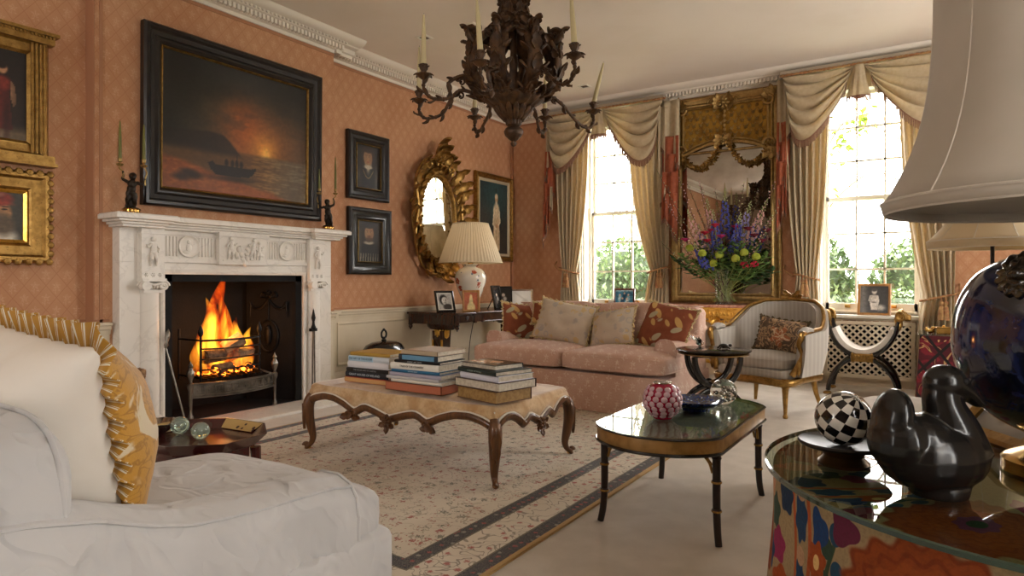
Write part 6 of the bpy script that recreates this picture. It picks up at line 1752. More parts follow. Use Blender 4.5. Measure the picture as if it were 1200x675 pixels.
# ------------------------------------------------------------------ X-frame stool with ram heads
root = thing('x_frame_stool', 'black and gilt X-frame stool with ram heads and a white seat under the window', 'stool', (-.575, 6.6, 0), .02); root.scale = (.9, 1, 1)
hw_, d_ = .31, .19
def arcp(x0, z0, x1, z1, sag, n=16): return [(lerp(x0, x1, t), lerp(z0, z1, t)+sag*sin(PI*t)) for t in [i/n for i in range(n+1)]]
M['ebony'] = M['black_lacquer']
for y in (-d_, d_):
    mb = MB()
    up = [(.3*cos(a), .35+.33*(1+sin(a))) for a in [PI*1.02+PI*.96*i/30 for i in range(31)]]
    lo = [(.3*cos(a), .33*sin(a)) for a in [PI*.03+PI*.94*i/30 for i in range(31)]]
    for off in (-.014, .014):
        mb.tube([(x, y+off, z) for x, z in up], .02, 8); mb.tube([(x, y+off, z+.008) for x, z in lo], .02, 8)
    build(mb, 'curved_legs', M['ebony'], root)
mb = MB()
for y in (-d_-.005, d_+.005):
    mb.box(-.085, .085, y-.03, y+.03, .305, .375)
    for sx in (-1, 1): mb.lathe([(.02, -.045), (.04, -.03), (.042, .03), (.02, .045)], 14, T(sx*.085, y, .34)@SC(.4, .9, 1))
    for i in range(5): mb.ell((-.06+.03*i, y+math.copysign(.032, y), .34), (.013, .008, .025), None, 8, 6)
mb.bar((0, -d_, .34), (0, d_, .34), .02)
build(mb, 'gilt_mount', M['gilt'], root, bevel=.004)
for y in (-d_, d_):
    for sx in (-1, 1): mb = MB(); mb.ell((sx*.302, y, .016), (.035, .03, .016)); mb.ell((sx*.325, y, .012), (.02, .024, .012)); build(mb, 'gilt_foot', M['gilt'], root)
def ram(mb, F):
    mb.ell((0, 0, .0), (.035, .032, .05), F); mb.ell((.03, 0, .03), (.04, .03, .032), F); mb.ell((.07, 0, .012), (.032, .022, .022), F); mb.ell((.09, 0, .004), (.014, .017, .013), F)
    mb.ell((.0, 0, -.05), (.03, .03, .05), F)
    for s in (-1, 1):
        pts = [(.02+.036*cos(a)*(1-.1*a/TAU)-.0, s*(.026+.014*a/TAU), .03+.036*sin(a)*(1-.1*a/TAU)) for a in [PI*.4+TAU*1.05*i/24 for i in range(25)]]
        mb.tube(pts, lambda t: .016*(1-.6*t), 7, M=F); mb.ell((.05, s*.024, .028), (.007, .005, .006), F, 6, 5)
for sx in (-1, 1):
    for y in (-d_, d_): mb = MB(); ram(mb, FR((sx*.3, y, .675), (sx, 0, 0), (0, sx, 0))); build(mb, 'ram_head', M['gilt'], root, remesh=.004, smoothit=1)
def seat(u, v):
    a = lerp(PI*1.1, PI*1.9, u); r = .275 if v <= .5 else .245
    vv = v*2 if v <= .5 else 2-v*2
    return (r*cos(a), lerp(-d_-.005, d_+.005, vv), .36+.33*(1+sin(a))*.98+(.0 if v <= .5 else .035*sin(PI*u)**.4+.012))
mb = MB(); mb.grid(seat, 30, 10, cv=False); mb.add([seat(i/30, 0) for i in range(31)]+[seat(i/30, 1) for i in range(31)], [(i, i+1, 32+i, 31+i) for i in range(30)]); mb.add([seat(i/30, .5) for i in range(31)]+[seat(i/30, .5001) for i in range(31)], [(i, i+1, 32+i, 31+i) for i in range(30)])
build(mb, 'seat_pad', M['linen'], root, sm=60)

# ------------------------------------------------------------------ kilim covered table
def _kilim():
    s = Mat('red_kilim'); x, y, z = s.xyz(); n = s.noise(9, 2, dist=1.); w = (s.noise(6, 2, dist=1.5)-.5).abs()
    c = s.mix(n.step(.45, .5), '#6d1420', '#4b0f18'); c = s.mix((1-w.step(.012, .02)), c, '#b08a58')
    st = ((x+z*.7)*5.2).frac(); st2 = ((x*-1+z*.9)*4.1).frac(); c = s.mix(st.lt(.13).max(st2.lt(.12)), c, '#191210')
    return s.bsdf(c, .9, bump=s.noise(200, 2), bstr=.2)
M['kilim'] = _kilim()
KT = Vector((.1, 6.35, 0)); KZ = .585
root = thing('covered_table', 'small table draped in red and black woven cloth by the right window', 'side table', KT)
mb = MB()
def kc(u, v):
    L = 4; s = u*4; k = int(s) % 4; t = s-int(s); w = .24+.03*v*1.+.012*v*sin(u*TAU*7)
    p = [(-w+2*w*t, -w), (w, -w+2*w*t), (w-2*w*t, w), (-w, w-2*w*t)][k]; return (p[0], p[1], lerp(KZ-.012, .01, v))
mb.grid(kc, 80, 8, cu=True); mb.box(-.24, .24, -.24, .24, KZ-.02, KZ-.012); build(mb, 'cloth', M['kilim'], root, sm=40)
mb = MB(); mb.box(-.255, .255, -.255, .255, KZ-.01, KZ); build(mb, 'glass_top', M['clear_top'], root, bevel=.003)
for (px, lab, kind) in ((1090, 'small brass figure on the red-draped table', 0), (1106, 'little brass box on the red-draped table', 1)):
    q = at_y(px, 388, 6.22); root = thing('brass_box' if kind else 'brass_figure', lab, 'ornament', (q.x, q.y, KZ), .1)
    mb = MB()
    if kind: mb.box(-.05, .05, -.035, .035, 0, .045); mb.box(-.055, .055, -.04, .04, .045, .055); mb.lathe([(.01, .055), (.012, .065), (0, .07)], 10)
    else: mb.ell((0, 0, .018), (.03, .02, .018)); mb.ell((.02, 0, .04), (.014, .012, .016)); mb.ell((-.025, 0, .03), (.012, .01, .02)); mb.ell((.03, 0, .05), (.008, .007, .007))
    build(mb, 'body', M['brass'], root, bevel=.003 if kind else 0)

# ------------------------------------------------------------------ white armchair on the right, facing the fire
WC = Vector((.06, 3.36, 0))
root = thing('white_armchair', 'white upholstered armchair at the right behind the black duck, facing the fireplace', 'armchair', WC, PI/2+PI+.0)
# local: front is -y, here rotated so the front points to -x
LN = M['linen']
mb = MB(); softbox(mb, .66, .72, .2, T(0, .02, .2), e1=.2, e2=.2); build(mb, 'base', LN, root, sm=60)
mb = MB(); softbox(mb, .6, .68, .14, T(0, -.06, .375), e1=.4, e2=.22, crown=.035, wr=.008); piping(mb, .6, .68, .035, T(0, -.06, .375), .22, .005, .975); build(mb, 'seat_cushion', LN, root, sm=70)
mb = MB(); softbox(mb, .62, .17, .66, T(0, .18, .6)@RX(-.25), e1=.3, e2=.4, wr=.008); build(mb, 'back', LN, root, sm=70)
for sx in (-1, 1):
    mb = MB(); softbox(mb, .13, .36, .14, T(sx*.3, .1, .49), e1=.7, e2=.35); softbox(mb, .1, .34, .3, T(sx*.3, .11, .33), e1=.2, e2=.2); build(mb, 'arm', LN, root, sm=70)
    for y in (-.28, .3): mb = MB(); mb.lathe([(.014, 0), (.018, .02), (.022, .1)], 10, T(sx*.27, y, 0)); build(mb, 'leg', M['walnut'], root)

# standing lamp behind it
FL = at_d(1163, 300, 3.9)
root = thing('floor_lamp', 'cream panelled lampshade on a dark slim stem behind the white armchair at right', 'floor lamp', (FL.x, FL.y, 0))
mb = MB(); mb.lathe([(0, 0), (.13, 0), (.135, .012), (.12, .022), (.03, .04), (.014, .06), (.011, .1)], 28); mb.bar((0, 0, .08), (0, 0, 1.32), .011); build(mb, 'stem', M['bronze'], root)
M['shade_cream'] = plain('cream_silk_shade', '#d8c6a4', .8, trl=.3)
def bellshade(r0, r1, z0, z1, band, m, root, panels=8, nm='shade', flare=2.2):
    mb = MB()
    def fn(u, v):
        a = TAU*u; k = ((u*panels) % 1)-.5; r = r1+(r0-r1)*(1-v)**flare; return (r*cos(a)*(1-.012*(1-4*k*k)*0), r*sin(a), lerp(z0, z1, v))
    mb.grid(fn, 64, 20, cu=True); mb.lathe([(r0*.985, z0-band), (r0*1.0, z0-band+.004), (r0*1.012, z0)], 64, caps=False)
    mb.lathe([(r0*.97, z0-band+.003), (r0*.985, z0-band)], 64, caps=False)
    o = build(mb, nm, m, root, sm=60, solid=.003, recalc=False)
    mb = MB()
    for k in range(panels): mb.tube([Vector(fn(k/panels, j/20))*1.001 for j in range(21)], .0025, 5)
    for z, r in ((z0, r0*1.013), (z0-band, r0*.99)): mb.tube([(r*cos(TAU*i/64), r*sin(TAU*i/64), z) for i in range(64)], .003, 5, True)
    build(mb, 'piping', M['piping_w'], o); return o
bellshade(.33, .17, 1.245, 1.58, .045, M['shade_cream'], root, 10)
mb = MB(); mb.lathe([(.014, 1.3), (.02, 1.32), (.02, 1.38), (0, 1.38)], 12)
for k in range(3): a = TAU*k/3; mb.bar((0, 0, 1.56), (.17*cos(a), .17*sin(a), 1.575), .003, 5)
mb.bar((0, 0, 1.38), (0, 0, 1.56), .004, 5); build(mb, 'fitting', M['brass'], root)

# ------------------------------------------------------------------ flowers on the gilt console
M['vase_glass'] = _clear('vase_glass', '#eef4f2', 1.8, .7, .1); M['stem'] = plain('stems', '#98a458', .7, var='#7c8a44', nsc=30)
VX = Vector((-1.87, 6.84, .7655))
root = thing('flower_vase', 'tall flared clear glass vase holding the big bouquet on the gilt console', 'vase', VX)
mb = MB(); mb.lathe([(0, .0), (.085, .0), (.09, .01), (.088, .1), (.1, .25), (.135, .37), (.139, .37), (.104, .25), (.093, .1), (.094, .0)][:7], 40, caps=False); mb.lathe([(0, .004), (.085, .004), (.085, .02), (0, .02)], 32); build(mb, 'body', M['vase_glass'], root)
def flat(n, a, b=None, r=.7): return plain(n, a, r, var=b, nsc=18, trl=.15)
FC = dict(blue=flat('delphinium_blue', '#4a58b8', '#6c72cc'), lilac=flat('delphinium_lilac', '#8e88cc', '#a6a8dc'), pink=flat('larkspur_pink', '#d8a4a6', '#e4c2ba'), bud=flat('pale_buds', '#b9bd8f', '#a0a878'), red=flat('crimson_petals', '#a3152f', '#c22440'), mag=flat('magenta_petals', '#a51f55', '#c03a72'), wine=flat('burgundy_petals', '#5c1026', '#77182f'), lime=flat('lime_petals', '#a8b83a', '#c2cc58'), leaf=flat('green_leaves', '#567a38', '#7a9a4e'), dleaf=flat('dark_leaves', '#34502e', '#4a683c'), twig=plain('blossom_twig', '#5a3f30', .8))
rf = random.Random(21)
def stem_path(ax, ay, L, base):
    tip = Vector((ax, ay, L)); return catmull([base, base*.3+tip*.32+Vector((0, 0, .04)), base*.05+tip*.68, tip], 5)
def flower(kind, ax, ay, L, lab, grp, c1=None):
    b0 = Vector((rf.uniform(-.07, .07)-ax*.1, rf.uniform(-.06, .06)-ay*.1, .03)); P = stem_path(ax, ay, L, b0)
    root = thing({'spike': 'delphinium', 'rose': 'red_flower', 'ball': 'lime_bloom', 'leafy': 'foliage_sprig', 'twig': 'blossom_twig', 'berry': 'berry_sprig'}[kind], lab, 'flower' if kind in ('spike', 'rose', 'ball') else 'foliage', VX, 0, grp)
    mb = MB(); mb.tube(P, lambda t: .004*(1-.5*t), 6); build(mb, 'stem', M['stem'] if kind != 'twig' else FC['twig'], root)
    N = len(P)-1
    def pt(t): k = min(N-1, int(t*N)); return P[k].lerp(P[k+1], t*N-k)
    if kind == 'spike':
        mb, mt = MB(), MB(); n = 46
        for i in range(n):
            t = lerp(.55, .995, i/n); p = pt(t); a = i*2.4; r = .042*(1-(i/n)**1.6)+.006; q = p+Vector((cos(a)*r, sin(a)*r, .004))
            (mb if i < n*.72 else mt).rosette(.025*(1-.55*i/n), FR(q, (-sin(a), cos(a), 0), (0, 0, 1)), 5, .45) if i < n*.72 else mt.ell(tuple(q), (.006, .006, .008), None, 6, 5)
        build(mb, 'petals', FC[c1], root, sm=60); build(mt, 'buds', FC['bud'], root)
    elif kind == 'rose':
        mb = MB(); p = P[-1]
        for ring, (nn, tl, sz) in enumerate(((3, .3, .026), (5, .7, .036), (6, 1.15, .042))):
            for i in range(nn): a = TAU*i/nn+ring*.6; mb.leaf(sz*1.4, sz*1.5, T(*p)@RZ(a)@RX(PI/2-tl), curl=-.7 if ring < 2 else .4, lobes=1, thick=.002, n=5, cup=.5)
        mb.ell(tuple(p+Vector((0, 0, .012))), (.014, .014, .016), None, 8, 6); build(mb, 'petals', FC[c1], root, sm=60)
    elif kind == 'ball':
        mb = MB(); p = P[-1]
        for i in range(34):
            z = 1-2*(i+.5)/34*.8; a = i*2.4; r = sqrt(max(0, 1-z*z)); d = Vector((r*cos(a), r*sin(a), z)); mb.rosette(.016, T(*(p+d*.036))@d.to_track_quat('Z', 'Y').to_matrix().to_4x4(), 4, .3)
        mb.ell(tuple(p), .034, None, 10, 8); build(mb, 'petals', FC[c1], root, sm=60)
    elif kind == 'leafy':
        mb = MB()
        for i in range(26):
            t = lerp(.5, 1, i/25); p = pt(t); a = i*2.4; mb.leaf(.085+.04*rf.random(), .048, T(*p)@RZ(a)@RX(.5-.7*rf.random()), curl=.5, lobes=1, thick=.0015, n=6, cup=.3)
        build(mb, 'leaves', FC[c1], root, sm=60)
    elif kind == 'twig':
        mb = MB(); br = MB()
        for i in range(24):
            t = lerp(.4, 1, i/23); p = pt(t); a = i*2.4; q = p+Vector((cos(a)*.016, sin(a)*.016, .012)); br.tube([p, q], .0016, 5); mb.ell(tuple(q), .0065, None, 6, 5)
        build(br, 'twigs', FC['twig'], root); build(mb, 'buds', FC[c1], root)
    elif kind == 'berry':
        mb = MB()
        for i in range(18): p = P[-1]+Vector((rf.uniform(-.035, .035), rf.uniform(-.03, .03), rf.uniform(-.03, .02))); mb.ell(tuple(p), .009, None, 7, 5)
        build(mb, 'berries', FC[c1], root)
def fx_(px, py, y): p = at_y(px, py, y); return p.x-VX.x, p.y-VX.y, p.z-VX.z
spk = [(850, 220, 6.86, 'blue', 'tallest blue delphinium in the middle of the bouquet'), (880, 235, 6.82, 'lilac', 'lilac delphinium right of centre in the bouquet'), (835, 245, 6.75, 'blue', 'blue delphinium just left of the centre of the bouquet'), (818, 262, 6.8, 'lilac', 'lilac delphinium left of centre in the bouquet'), (868, 250, 6.72, 'blue', 'blue delphinium in front right of centre in the bouquet'), (893, 250, 6.9, 'blue', 'blue delphinium at the right of the bouquet'), (805, 245, 6.72, 'pink', 'pale pink larkspur spike leaning far left'), (828, 232, 6.9, 'pink', 'pale pink larkspur spike upright at the left of centre'), (900, 232, 6.8, 'pink', 'pale pink larkspur spike leaning right'), (813, 285, 6.66, 'blue', 'short blue delphinium low at the left front of the bouquet')]
for px, py, y, c, lab in spk: flower('spike', *fx_(px, py, y), lab, 'flower spikes in the bouquet', c)
for i, (px, py, c) in enumerate(((803, 283, 'mag'), (826, 275, 'red'), (834, 272, 'red'), (845, 279, 'mag'), (829, 284, 'red'), (862, 268, 'mag'), (884, 278, 'wine'), (893, 284, 'wine'), (899, 272, 'wine'), (838, 266, 'red'), (876, 270, 'wine'))):
    flower('rose', *fx_(px, py, 6.7+.04*(i % 3)), {'mag': 'magenta flower in the bouquet on the gilt console', 'red': 'crimson flower left of centre in the bouquet', 'wine': 'dark burgundy flower at the right of the bouquet'}[c], {'mag': 'magenta flowers', 'red': 'crimson flowers', 'wine': 'burgundy flowers'}[c]+' in the bouquet', c)
for i, (px, py) in enumerate(((823, 297), (843, 299), (836, 309), (862, 303), (886, 301), (808, 291), (872, 296))):
    flower('ball', *fx_(px, py, 6.66+.03*(i % 3)), 'round lime green bloom low in the bouquet', 'lime blooms in the bouquet', 'lime')
for i, (px, py, c) in enumerate(((800, 300, 'leaf'), (790, 303, 'dleaf'), (815, 306, 'leaf'), (850, 306, 'leaf'), (872, 308, 'leaf'), (893, 312, 'leaf'), (905, 318, 'dleaf'), (880, 295, 'leaf'), (845, 290, 'leaf'), (858, 288, 'dleaf'), (830, 300, 'leaf'), (897, 300, 'leaf'), (868, 285, 'leaf'), (820, 285, 'dleaf'), (887, 285, 'dleaf'))):
    flower('leafy', *fx_(px, py, 6.68+.05*(i % 4)), 'bright green leafy sprig in the bouquet' if c == 'leaf' else 'dark green leafy sprig in the bouquet', ('bright' if c == 'leaf' else 'dark')+' foliage in the bouquet', c)
for i, (px, py, y) in enumerate(((770, 200, 6.6), (780, 235, 6.55), (783, 265, 6.6), (796, 210, 6.7), (776, 285, 6.6), (908, 215, 6.75), (912, 245, 6.7), (820, 215, 6.8), (872, 215, 6.8), (903, 258, 6.65))):
    flower('twig', *fx_(px, py, y), 'bare blossom twig spraying out of the bouquet', 'blossom twigs in the bouquet', 'pink' if i % 2 else 'bud')
for px, py in ((872, 310), (884, 309)): flower('berry', *fx_(px, py, 6.64), 'cluster of small red berries at the lower right of the bouquet', 'berry sprigs in the bouquet', 'red')
# ------------------------------------------------------------------ slip-covered armchair in the left foreground
root = thing('slipcovered_armchair', 'white slip-covered armchair in the left foreground seen from its side', 'armchair', (-1.58, .8, 0))
def _slip():
    s = Mat('slipcover_linen'); n = s.noise(3., 1, dist=.2); x, y, z = s.xyz(); w = s.noise(1., 1, v=s.vec(x*11., y*8.+z*8., z*3.-y*9.), dist=.5); f = s.noise(420, 2)
    return s.bsdf(s.mix(n.step(.3, .7), '#c6c4c2', '#bab8b6'), .88, bump=n*1.+w*.5+(1-(w-.5).abs()*9.).clamp()*.07, bstr=1., bdist=.035, sheen=.25, spec=.2)
M['slip'] = _slip(); SL = M['slip']
mb = MB(); softbox(mb, .8, .98, .34, T(0, -.02, .2), e1=.12, e2=.12, nu=64, wr=.006)
build(mb, 'base', SL, root, sm=60)
mb = MB(); Mx = T(0, .1, .395); softbox(mb, .76, .72, .155, Mx, e1=.42, e2=.2, crown=.045, nu=72, nv=18, wr=.007); piping(mb, .76, .72, .045, Mx, .2, .005, .97); piping(mb, .76, .72, -.05, Mx, .2, .005, .98); build(mb, 'seat_cushion', SL, root, sm=70)
def arm_top(y): return interp([(-.5, .64), (-.35, .625), (-.25, .602), (-.16, .566), (-.08, .543), (.08, .528), (.33, .522)], y)
for sx in (1, -1):
    mb = MB()
    def armf(u, v):
        y = lerp(-.48, .33, v); h = arm_top(y)-(0 if sx > 0 else .085)
        tab = [(0, (.2, .36)), (.12, (.195, h-.06)), (.22, (.205, h-.02)), (.34, (.25, h+.003)), (.5, (.315, h+.004)), (.6, (.36, h-.012)), (.68, (.382, h-.045)), (.76, (.385, h-.1)), (.86, (.392, .3)), (1, (.41, .02))]
        x = interp([(k, p[0]) for k, p in tab], u); z = interp([(k, p[1]) for k, p in tab], u)
        if u > .6: x += (.03*nz(y*6+z*4, z*3-y*3, sx)+.026*(.35-abs(nz(y*11-z*7, z*4-y*3, 3.))))*min(1, (u-.6)*6)
        # rounded front of the arm
        k = smooth(.25, .33, y); x = lerp(x, .29+(x-.29)*.92, k); z = z-.012*k if u < .76 else z
        return (sx*x, y, z)
    mb.grid(armf, 50, 40, flip=sx < 0)
    fr = [armf(i/50, 1) for i in range(51)]; c = (sx*.29, .34, .35)
    mb.add(fr+[c], [((i, i+1, 51) if sx > 0 else (i+1, i, 51)) for i in range(50)])
    bk = [armf(i/50, 0) for i in range(51)]; mb.add(bk+[(sx*.29, -.485, .35)], [((i+1, i, 51) if sx > 0 else (i, i+1, 51)) for i in range(50)])
    build(mb, 'arm', SL, root, sm=70)
    mb = MB(); mb.tube([Vector(armf(.615, j/40))+Vector((sx*.002, 0, .003)) for j in range(41)], .0045, 6)
    mb.tube([Vector(armf(i/50, 1))+Vector((0, .003, .002)) for i in range(4, 46)], .0045, 6); build(mb, 'arm_piping', SL, root)
mb = MB(); softbox(mb, .8, .2, .72, T(0, -.5, .39), e1=.25, e2=.35, nu=64, wr=.012); build(mb, 'back', SL, root, sm=70)
mb = MB(); Mx = T(.06, -.345, .6)@RX(.1); softbox(mb, .6, .17, .35, Mx, e1=.42, e2=.45, nu=64, nv=24, wr=.026)
mb.tube([Mx@Vector((.3*.96*sq(cos(a), .42), -.05, .175*.96*sq(sin(a), .42))) for a in [TAU*i/80 for i in range(80)]], .005, 6, True); mb.tube([Mx@Vector((.3*.96*sq(cos(a), .42), .05, .175*.96*sq(sin(a), .42))) for a in [TAU*i/80 for i in range(80)]], .005, 6, True)
build(mb, 'back_cushion', SL, root, sm=70)

# ruffled yellow cushion
def _damask():
    s = Mat('gold_damask'); x, y, z = s.xyz(); v = s.vec(x, y*.3, z); n = s.noise(7, 3, v=v, dist=2.2); m = s.noise(22, 2, v=v, dist=1.5); w = (m-.5).abs()
    c = s.mix(n.step(.5, .56), '#bd8a2e', '#d4c6a8'); c = s.mix((1-w.step(.01, .05))*(1-n.step(.5, .56))*.7, c, '#8e6119'); c = s.mix(s.noise(3, 2).step(.3, .7)*.25, c, '#a87520')
    return s.bsdf(c, .6, bump=s.noise(260, 2), bstr=.1, sheen=.2)
M['damask'] = _damask()
def _stripe():
    s = Mat('gold_stripe'); n = s.N.new('ShaderNodeUVMap'); n.uv_map = 'UVMap'; q = s.N.new('ShaderNodeSeparateXYZ'); s.L.new(n.outputs[0], q.inputs[0]); u = E(s.nt, q.outputs[0])
    f = (u*46.).frac(); c = s.mix(f.gt(.34)*f.lt(.52), '#b8842c', '#e0d6be'); c = s.mix(f.gt(.62)*f.lt(.68), c, '#e0d6be'); return s.bsdf(c, .7, trl=.1)
M['stripe'] = _stripe(); M['white_cotton'] = plain('white_cotton', '#ece4d8', .85, bstr=.25, bsc=7, bdist=.012, var='#e4dacb', nsc=4)
root = thing('ruffled_cushion', 'white and gold damask cushion with a striped gold ruffle on the white armchair at left', 'cushion', (-1.755, .71, .465), (.16, .05, -.06))
w, h, t = .75, .43, .36; A = RX(PI/2)@T(0, h/2, 0)
def half(sg):
    mb = MB(); tmp = MB(); tmp.pillow(w, h, t, A, 26, 2.5, .04, .025, 4.); n = len(tmp.v)//2; f = len(tmp.f)//2
    mb.v = tmp.v[:n] if sg > 0 else tmp.v[n:]; mb.f = [tuple(i-(0 if sg > 0 else n) for i in q) for q in (tmp.f[:f] if sg > 0 else tmp.f[f:])]; return mb
build(half(1), 'back_panel', M['white_cotton'], root, sm=80, recalc=False); build(half(-1), 'front_panel', M['damask'], root, sm=80, recalc=False)
mb = MB(); n = 440; R0, R1 = [], []; UVs = {}
for i in range(n):
    s = i/n*4; k = int(s); q = (s-k)*2-1
    x, y = [(q, -1), (1, q), (-q, 1), (-1, -q)][k]; nx, ny = [(0, -1), (1, 0), (0, 1), (-1, 0)][k]
    cr = max(0, abs(q)-.8)/.2; ox, oy = nx+(x if nx == 0 else 0)*cr*.8, ny+(y if ny == 0 else 0)*cr*.8
    px = x*w/2*(1-.04*(1-y*y)); py = y*h/2*(1-.04*(1-x*x)); tri = abs(((i/11) % 1)-.5)*4-1; f_ = .016*tri
    R0.append((px*.985, py*.985, f_*.25)); R1.append((px+ox*.05, py+oy*.05, f_*.9+.006*nz(i*.2, 1)))
vs = R0+R1; mb.add(vs, [(i, (i+1) % n, n+(i+1) % n, n+i) for i in range(n)], A)
o = build(mb, 'ruffle', M['stripe'], root, sm=25, solid=.003, recalc=False)
ul = o.data.uv_layers.new(name='UVMap')
for lp in o.data.loops: ul.data[lp.index].uv = ((lp.vertex_index % n)/n*4, 0 if lp.vertex_index < n else 1)

# white stool by the fireplace, mostly hidden
root = thing('upholstered_stool', 'white upholstered stool just visible behind the octagonal tray at left', 'stool', (-3.22, 1.36, 0))
mb = MB(); softbox(mb, .4, .46, .14, T(0, 0, .31), e1=.4, e2=.3, crown=.02); build(mb, 'seat', M['linen'], root, sm=70)
for sx in (-1, 1):
    for sy in (-1, 1): mb = MB(); mb.lathe([(.013, .012), (.02, .2), (.024, .26)], 10, T(sx*.17, sy*.19, 0)); build(mb, 'leg', M['walnut'], root)

# octagonal tray table
TC = Vector((-2.57, 1.55, 0)); TZ = .345
root = thing('tray_table', 'octagonal dark red lacquer tray table with gold decorated rim beside the left armchair', 'tray table', TC, .1)
def octp(a, b, c=.42): return [(a, -b*c), (a, b*c), (a*c, b), (-a*c, b), (-a, b*c), (-a, -b*c), (-a*c, -b), (a*c, -b)]
def _lac():
    s = Mat('red_lacquer'); n = s.noise(9, 3); d, c = s.vor(16); k = (1-d.step(.1, .2))*c[0].gt(.75)
    return s.bsdf(s.mix(k, s.mix(n.step(.3, .7), '#471814', '#32100e'), '#9a7a42'), .22, coat=.4)
M['lacquer'] = _lac()
def _lacr():
    s = Mat('decorated_rim'); d, c = s.vor(30); n = s.noise(40, 2); k = (1-(d+(n-.5)*.3).step(.22, .3))*c[0].gt(.3)
    return s.bsdf(s.mix(k, '#b89a62', '#2c1410'), .3, coat=.3)
M['goldrim'] = _lacr()
a, b = .235, .19
mb = MB(); P0 = octp(a, b); P1 = octp(a+.05, b+.045); P0i = octp(a-.005, b-.005); P1i = octp(a+.042, b+.038)
mb.prism(P0, TZ-.015, TZ); n = 8
mb.add([(x, y, TZ-.012) for x, y in P0]+[(x, y, TZ+.036) for x, y in P1]+[(x, y, TZ+.036) for x, y in P1i]+[(x, y, TZ) for x, y in P0i], [(k*8+i, k*8+(i+1) % 8, (k+1) % 4*8+(i+1) % 8, (k+1) % 4*8+i) for k in range(4) for i in range(8)])
build(mb, 'tray', M['lacquer'], root, sm=0)
for i in (2, 4, 0):
    mb = MB()
    p = [P0i[i], P0i[(i+1) % 8], P1i[(i+1) % 8], P1i[i]]; q = [Vector((x*.995, y*.99, TZ+(.004 if k < 2 else .035))) for k, (x, y) in enumerate(p)]; mb.add(q+[v*1.004 for v in q], [(0, 1, 2, 3), (7, 6, 5, 4)]); build(mb, 'gold_panel', M['goldrim'], root, sm=0)
mb = MB(); mb.prism(octp(a-.02, b-.02), TZ-.06, TZ-.015); build(mb, 'apron', M['lacquer'], root, bevel=.003)
for sx in (-1, 1):
    for sy in (-1, 1): mb = MB(); mb.tube([(sx*.17, sy*.14, TZ-.04), (sx*.175, sy*.145, .15), (sx*.2, sy*.17, .013)], [.022, .016, .014], 8); build(mb, 'leg', M['lacquer'], root)
def on_tray(px, py): q = at_z(px, py, TZ); return q
for px, py, r, lab in ((211, 506, .038, 'green-tinted glass ball, left of two on the red tray'), (235, 512, .036, 'faceted pale green glass ball, right of two on the red tray')):
    q = on_tray(px, py+3); root = thing('glass_ball', lab, 'glass ball', (q.x, q.y, TZ)); mb = MB(); mb.ell((0, 0, r), r, None, 32, 20); build(mb, 'ball', M['green_glass'], root, sm=60)
    mb = MB(); mb.ell((0, 0, r), r*.5, None, 20, 12) if r > .037 else [mb.tube([((r*.6)*cos(k), (r*.6)*sin(k), r*.5), ((r*.6)*cos(k), (r*.6)*sin(k), r*1.5)], .003, 5) for k in (0, 1, 2, 3, 4, 5)]; build(mb, 'inclusion', M['clear'], root, sm=60)
q = on_tray(180, 508); root = thing('silver_dish', 'fluted silver shell dish on the red tray behind the gold cushion', 'dish', (q.x, q.y, TZ))
mb = MB(); mb.lathe([(0, .004), (.04, .0), (.06, .01), (.09, .04), (.1, .05), (.096, .05), (.06, .018), (0, .01)], 56, rmod=lambda r, z, a: r*(1+.07*cos(a*14)*(r/.1)), caps=False); build(mb, 'bowl', M['silver'], root, sm=50)

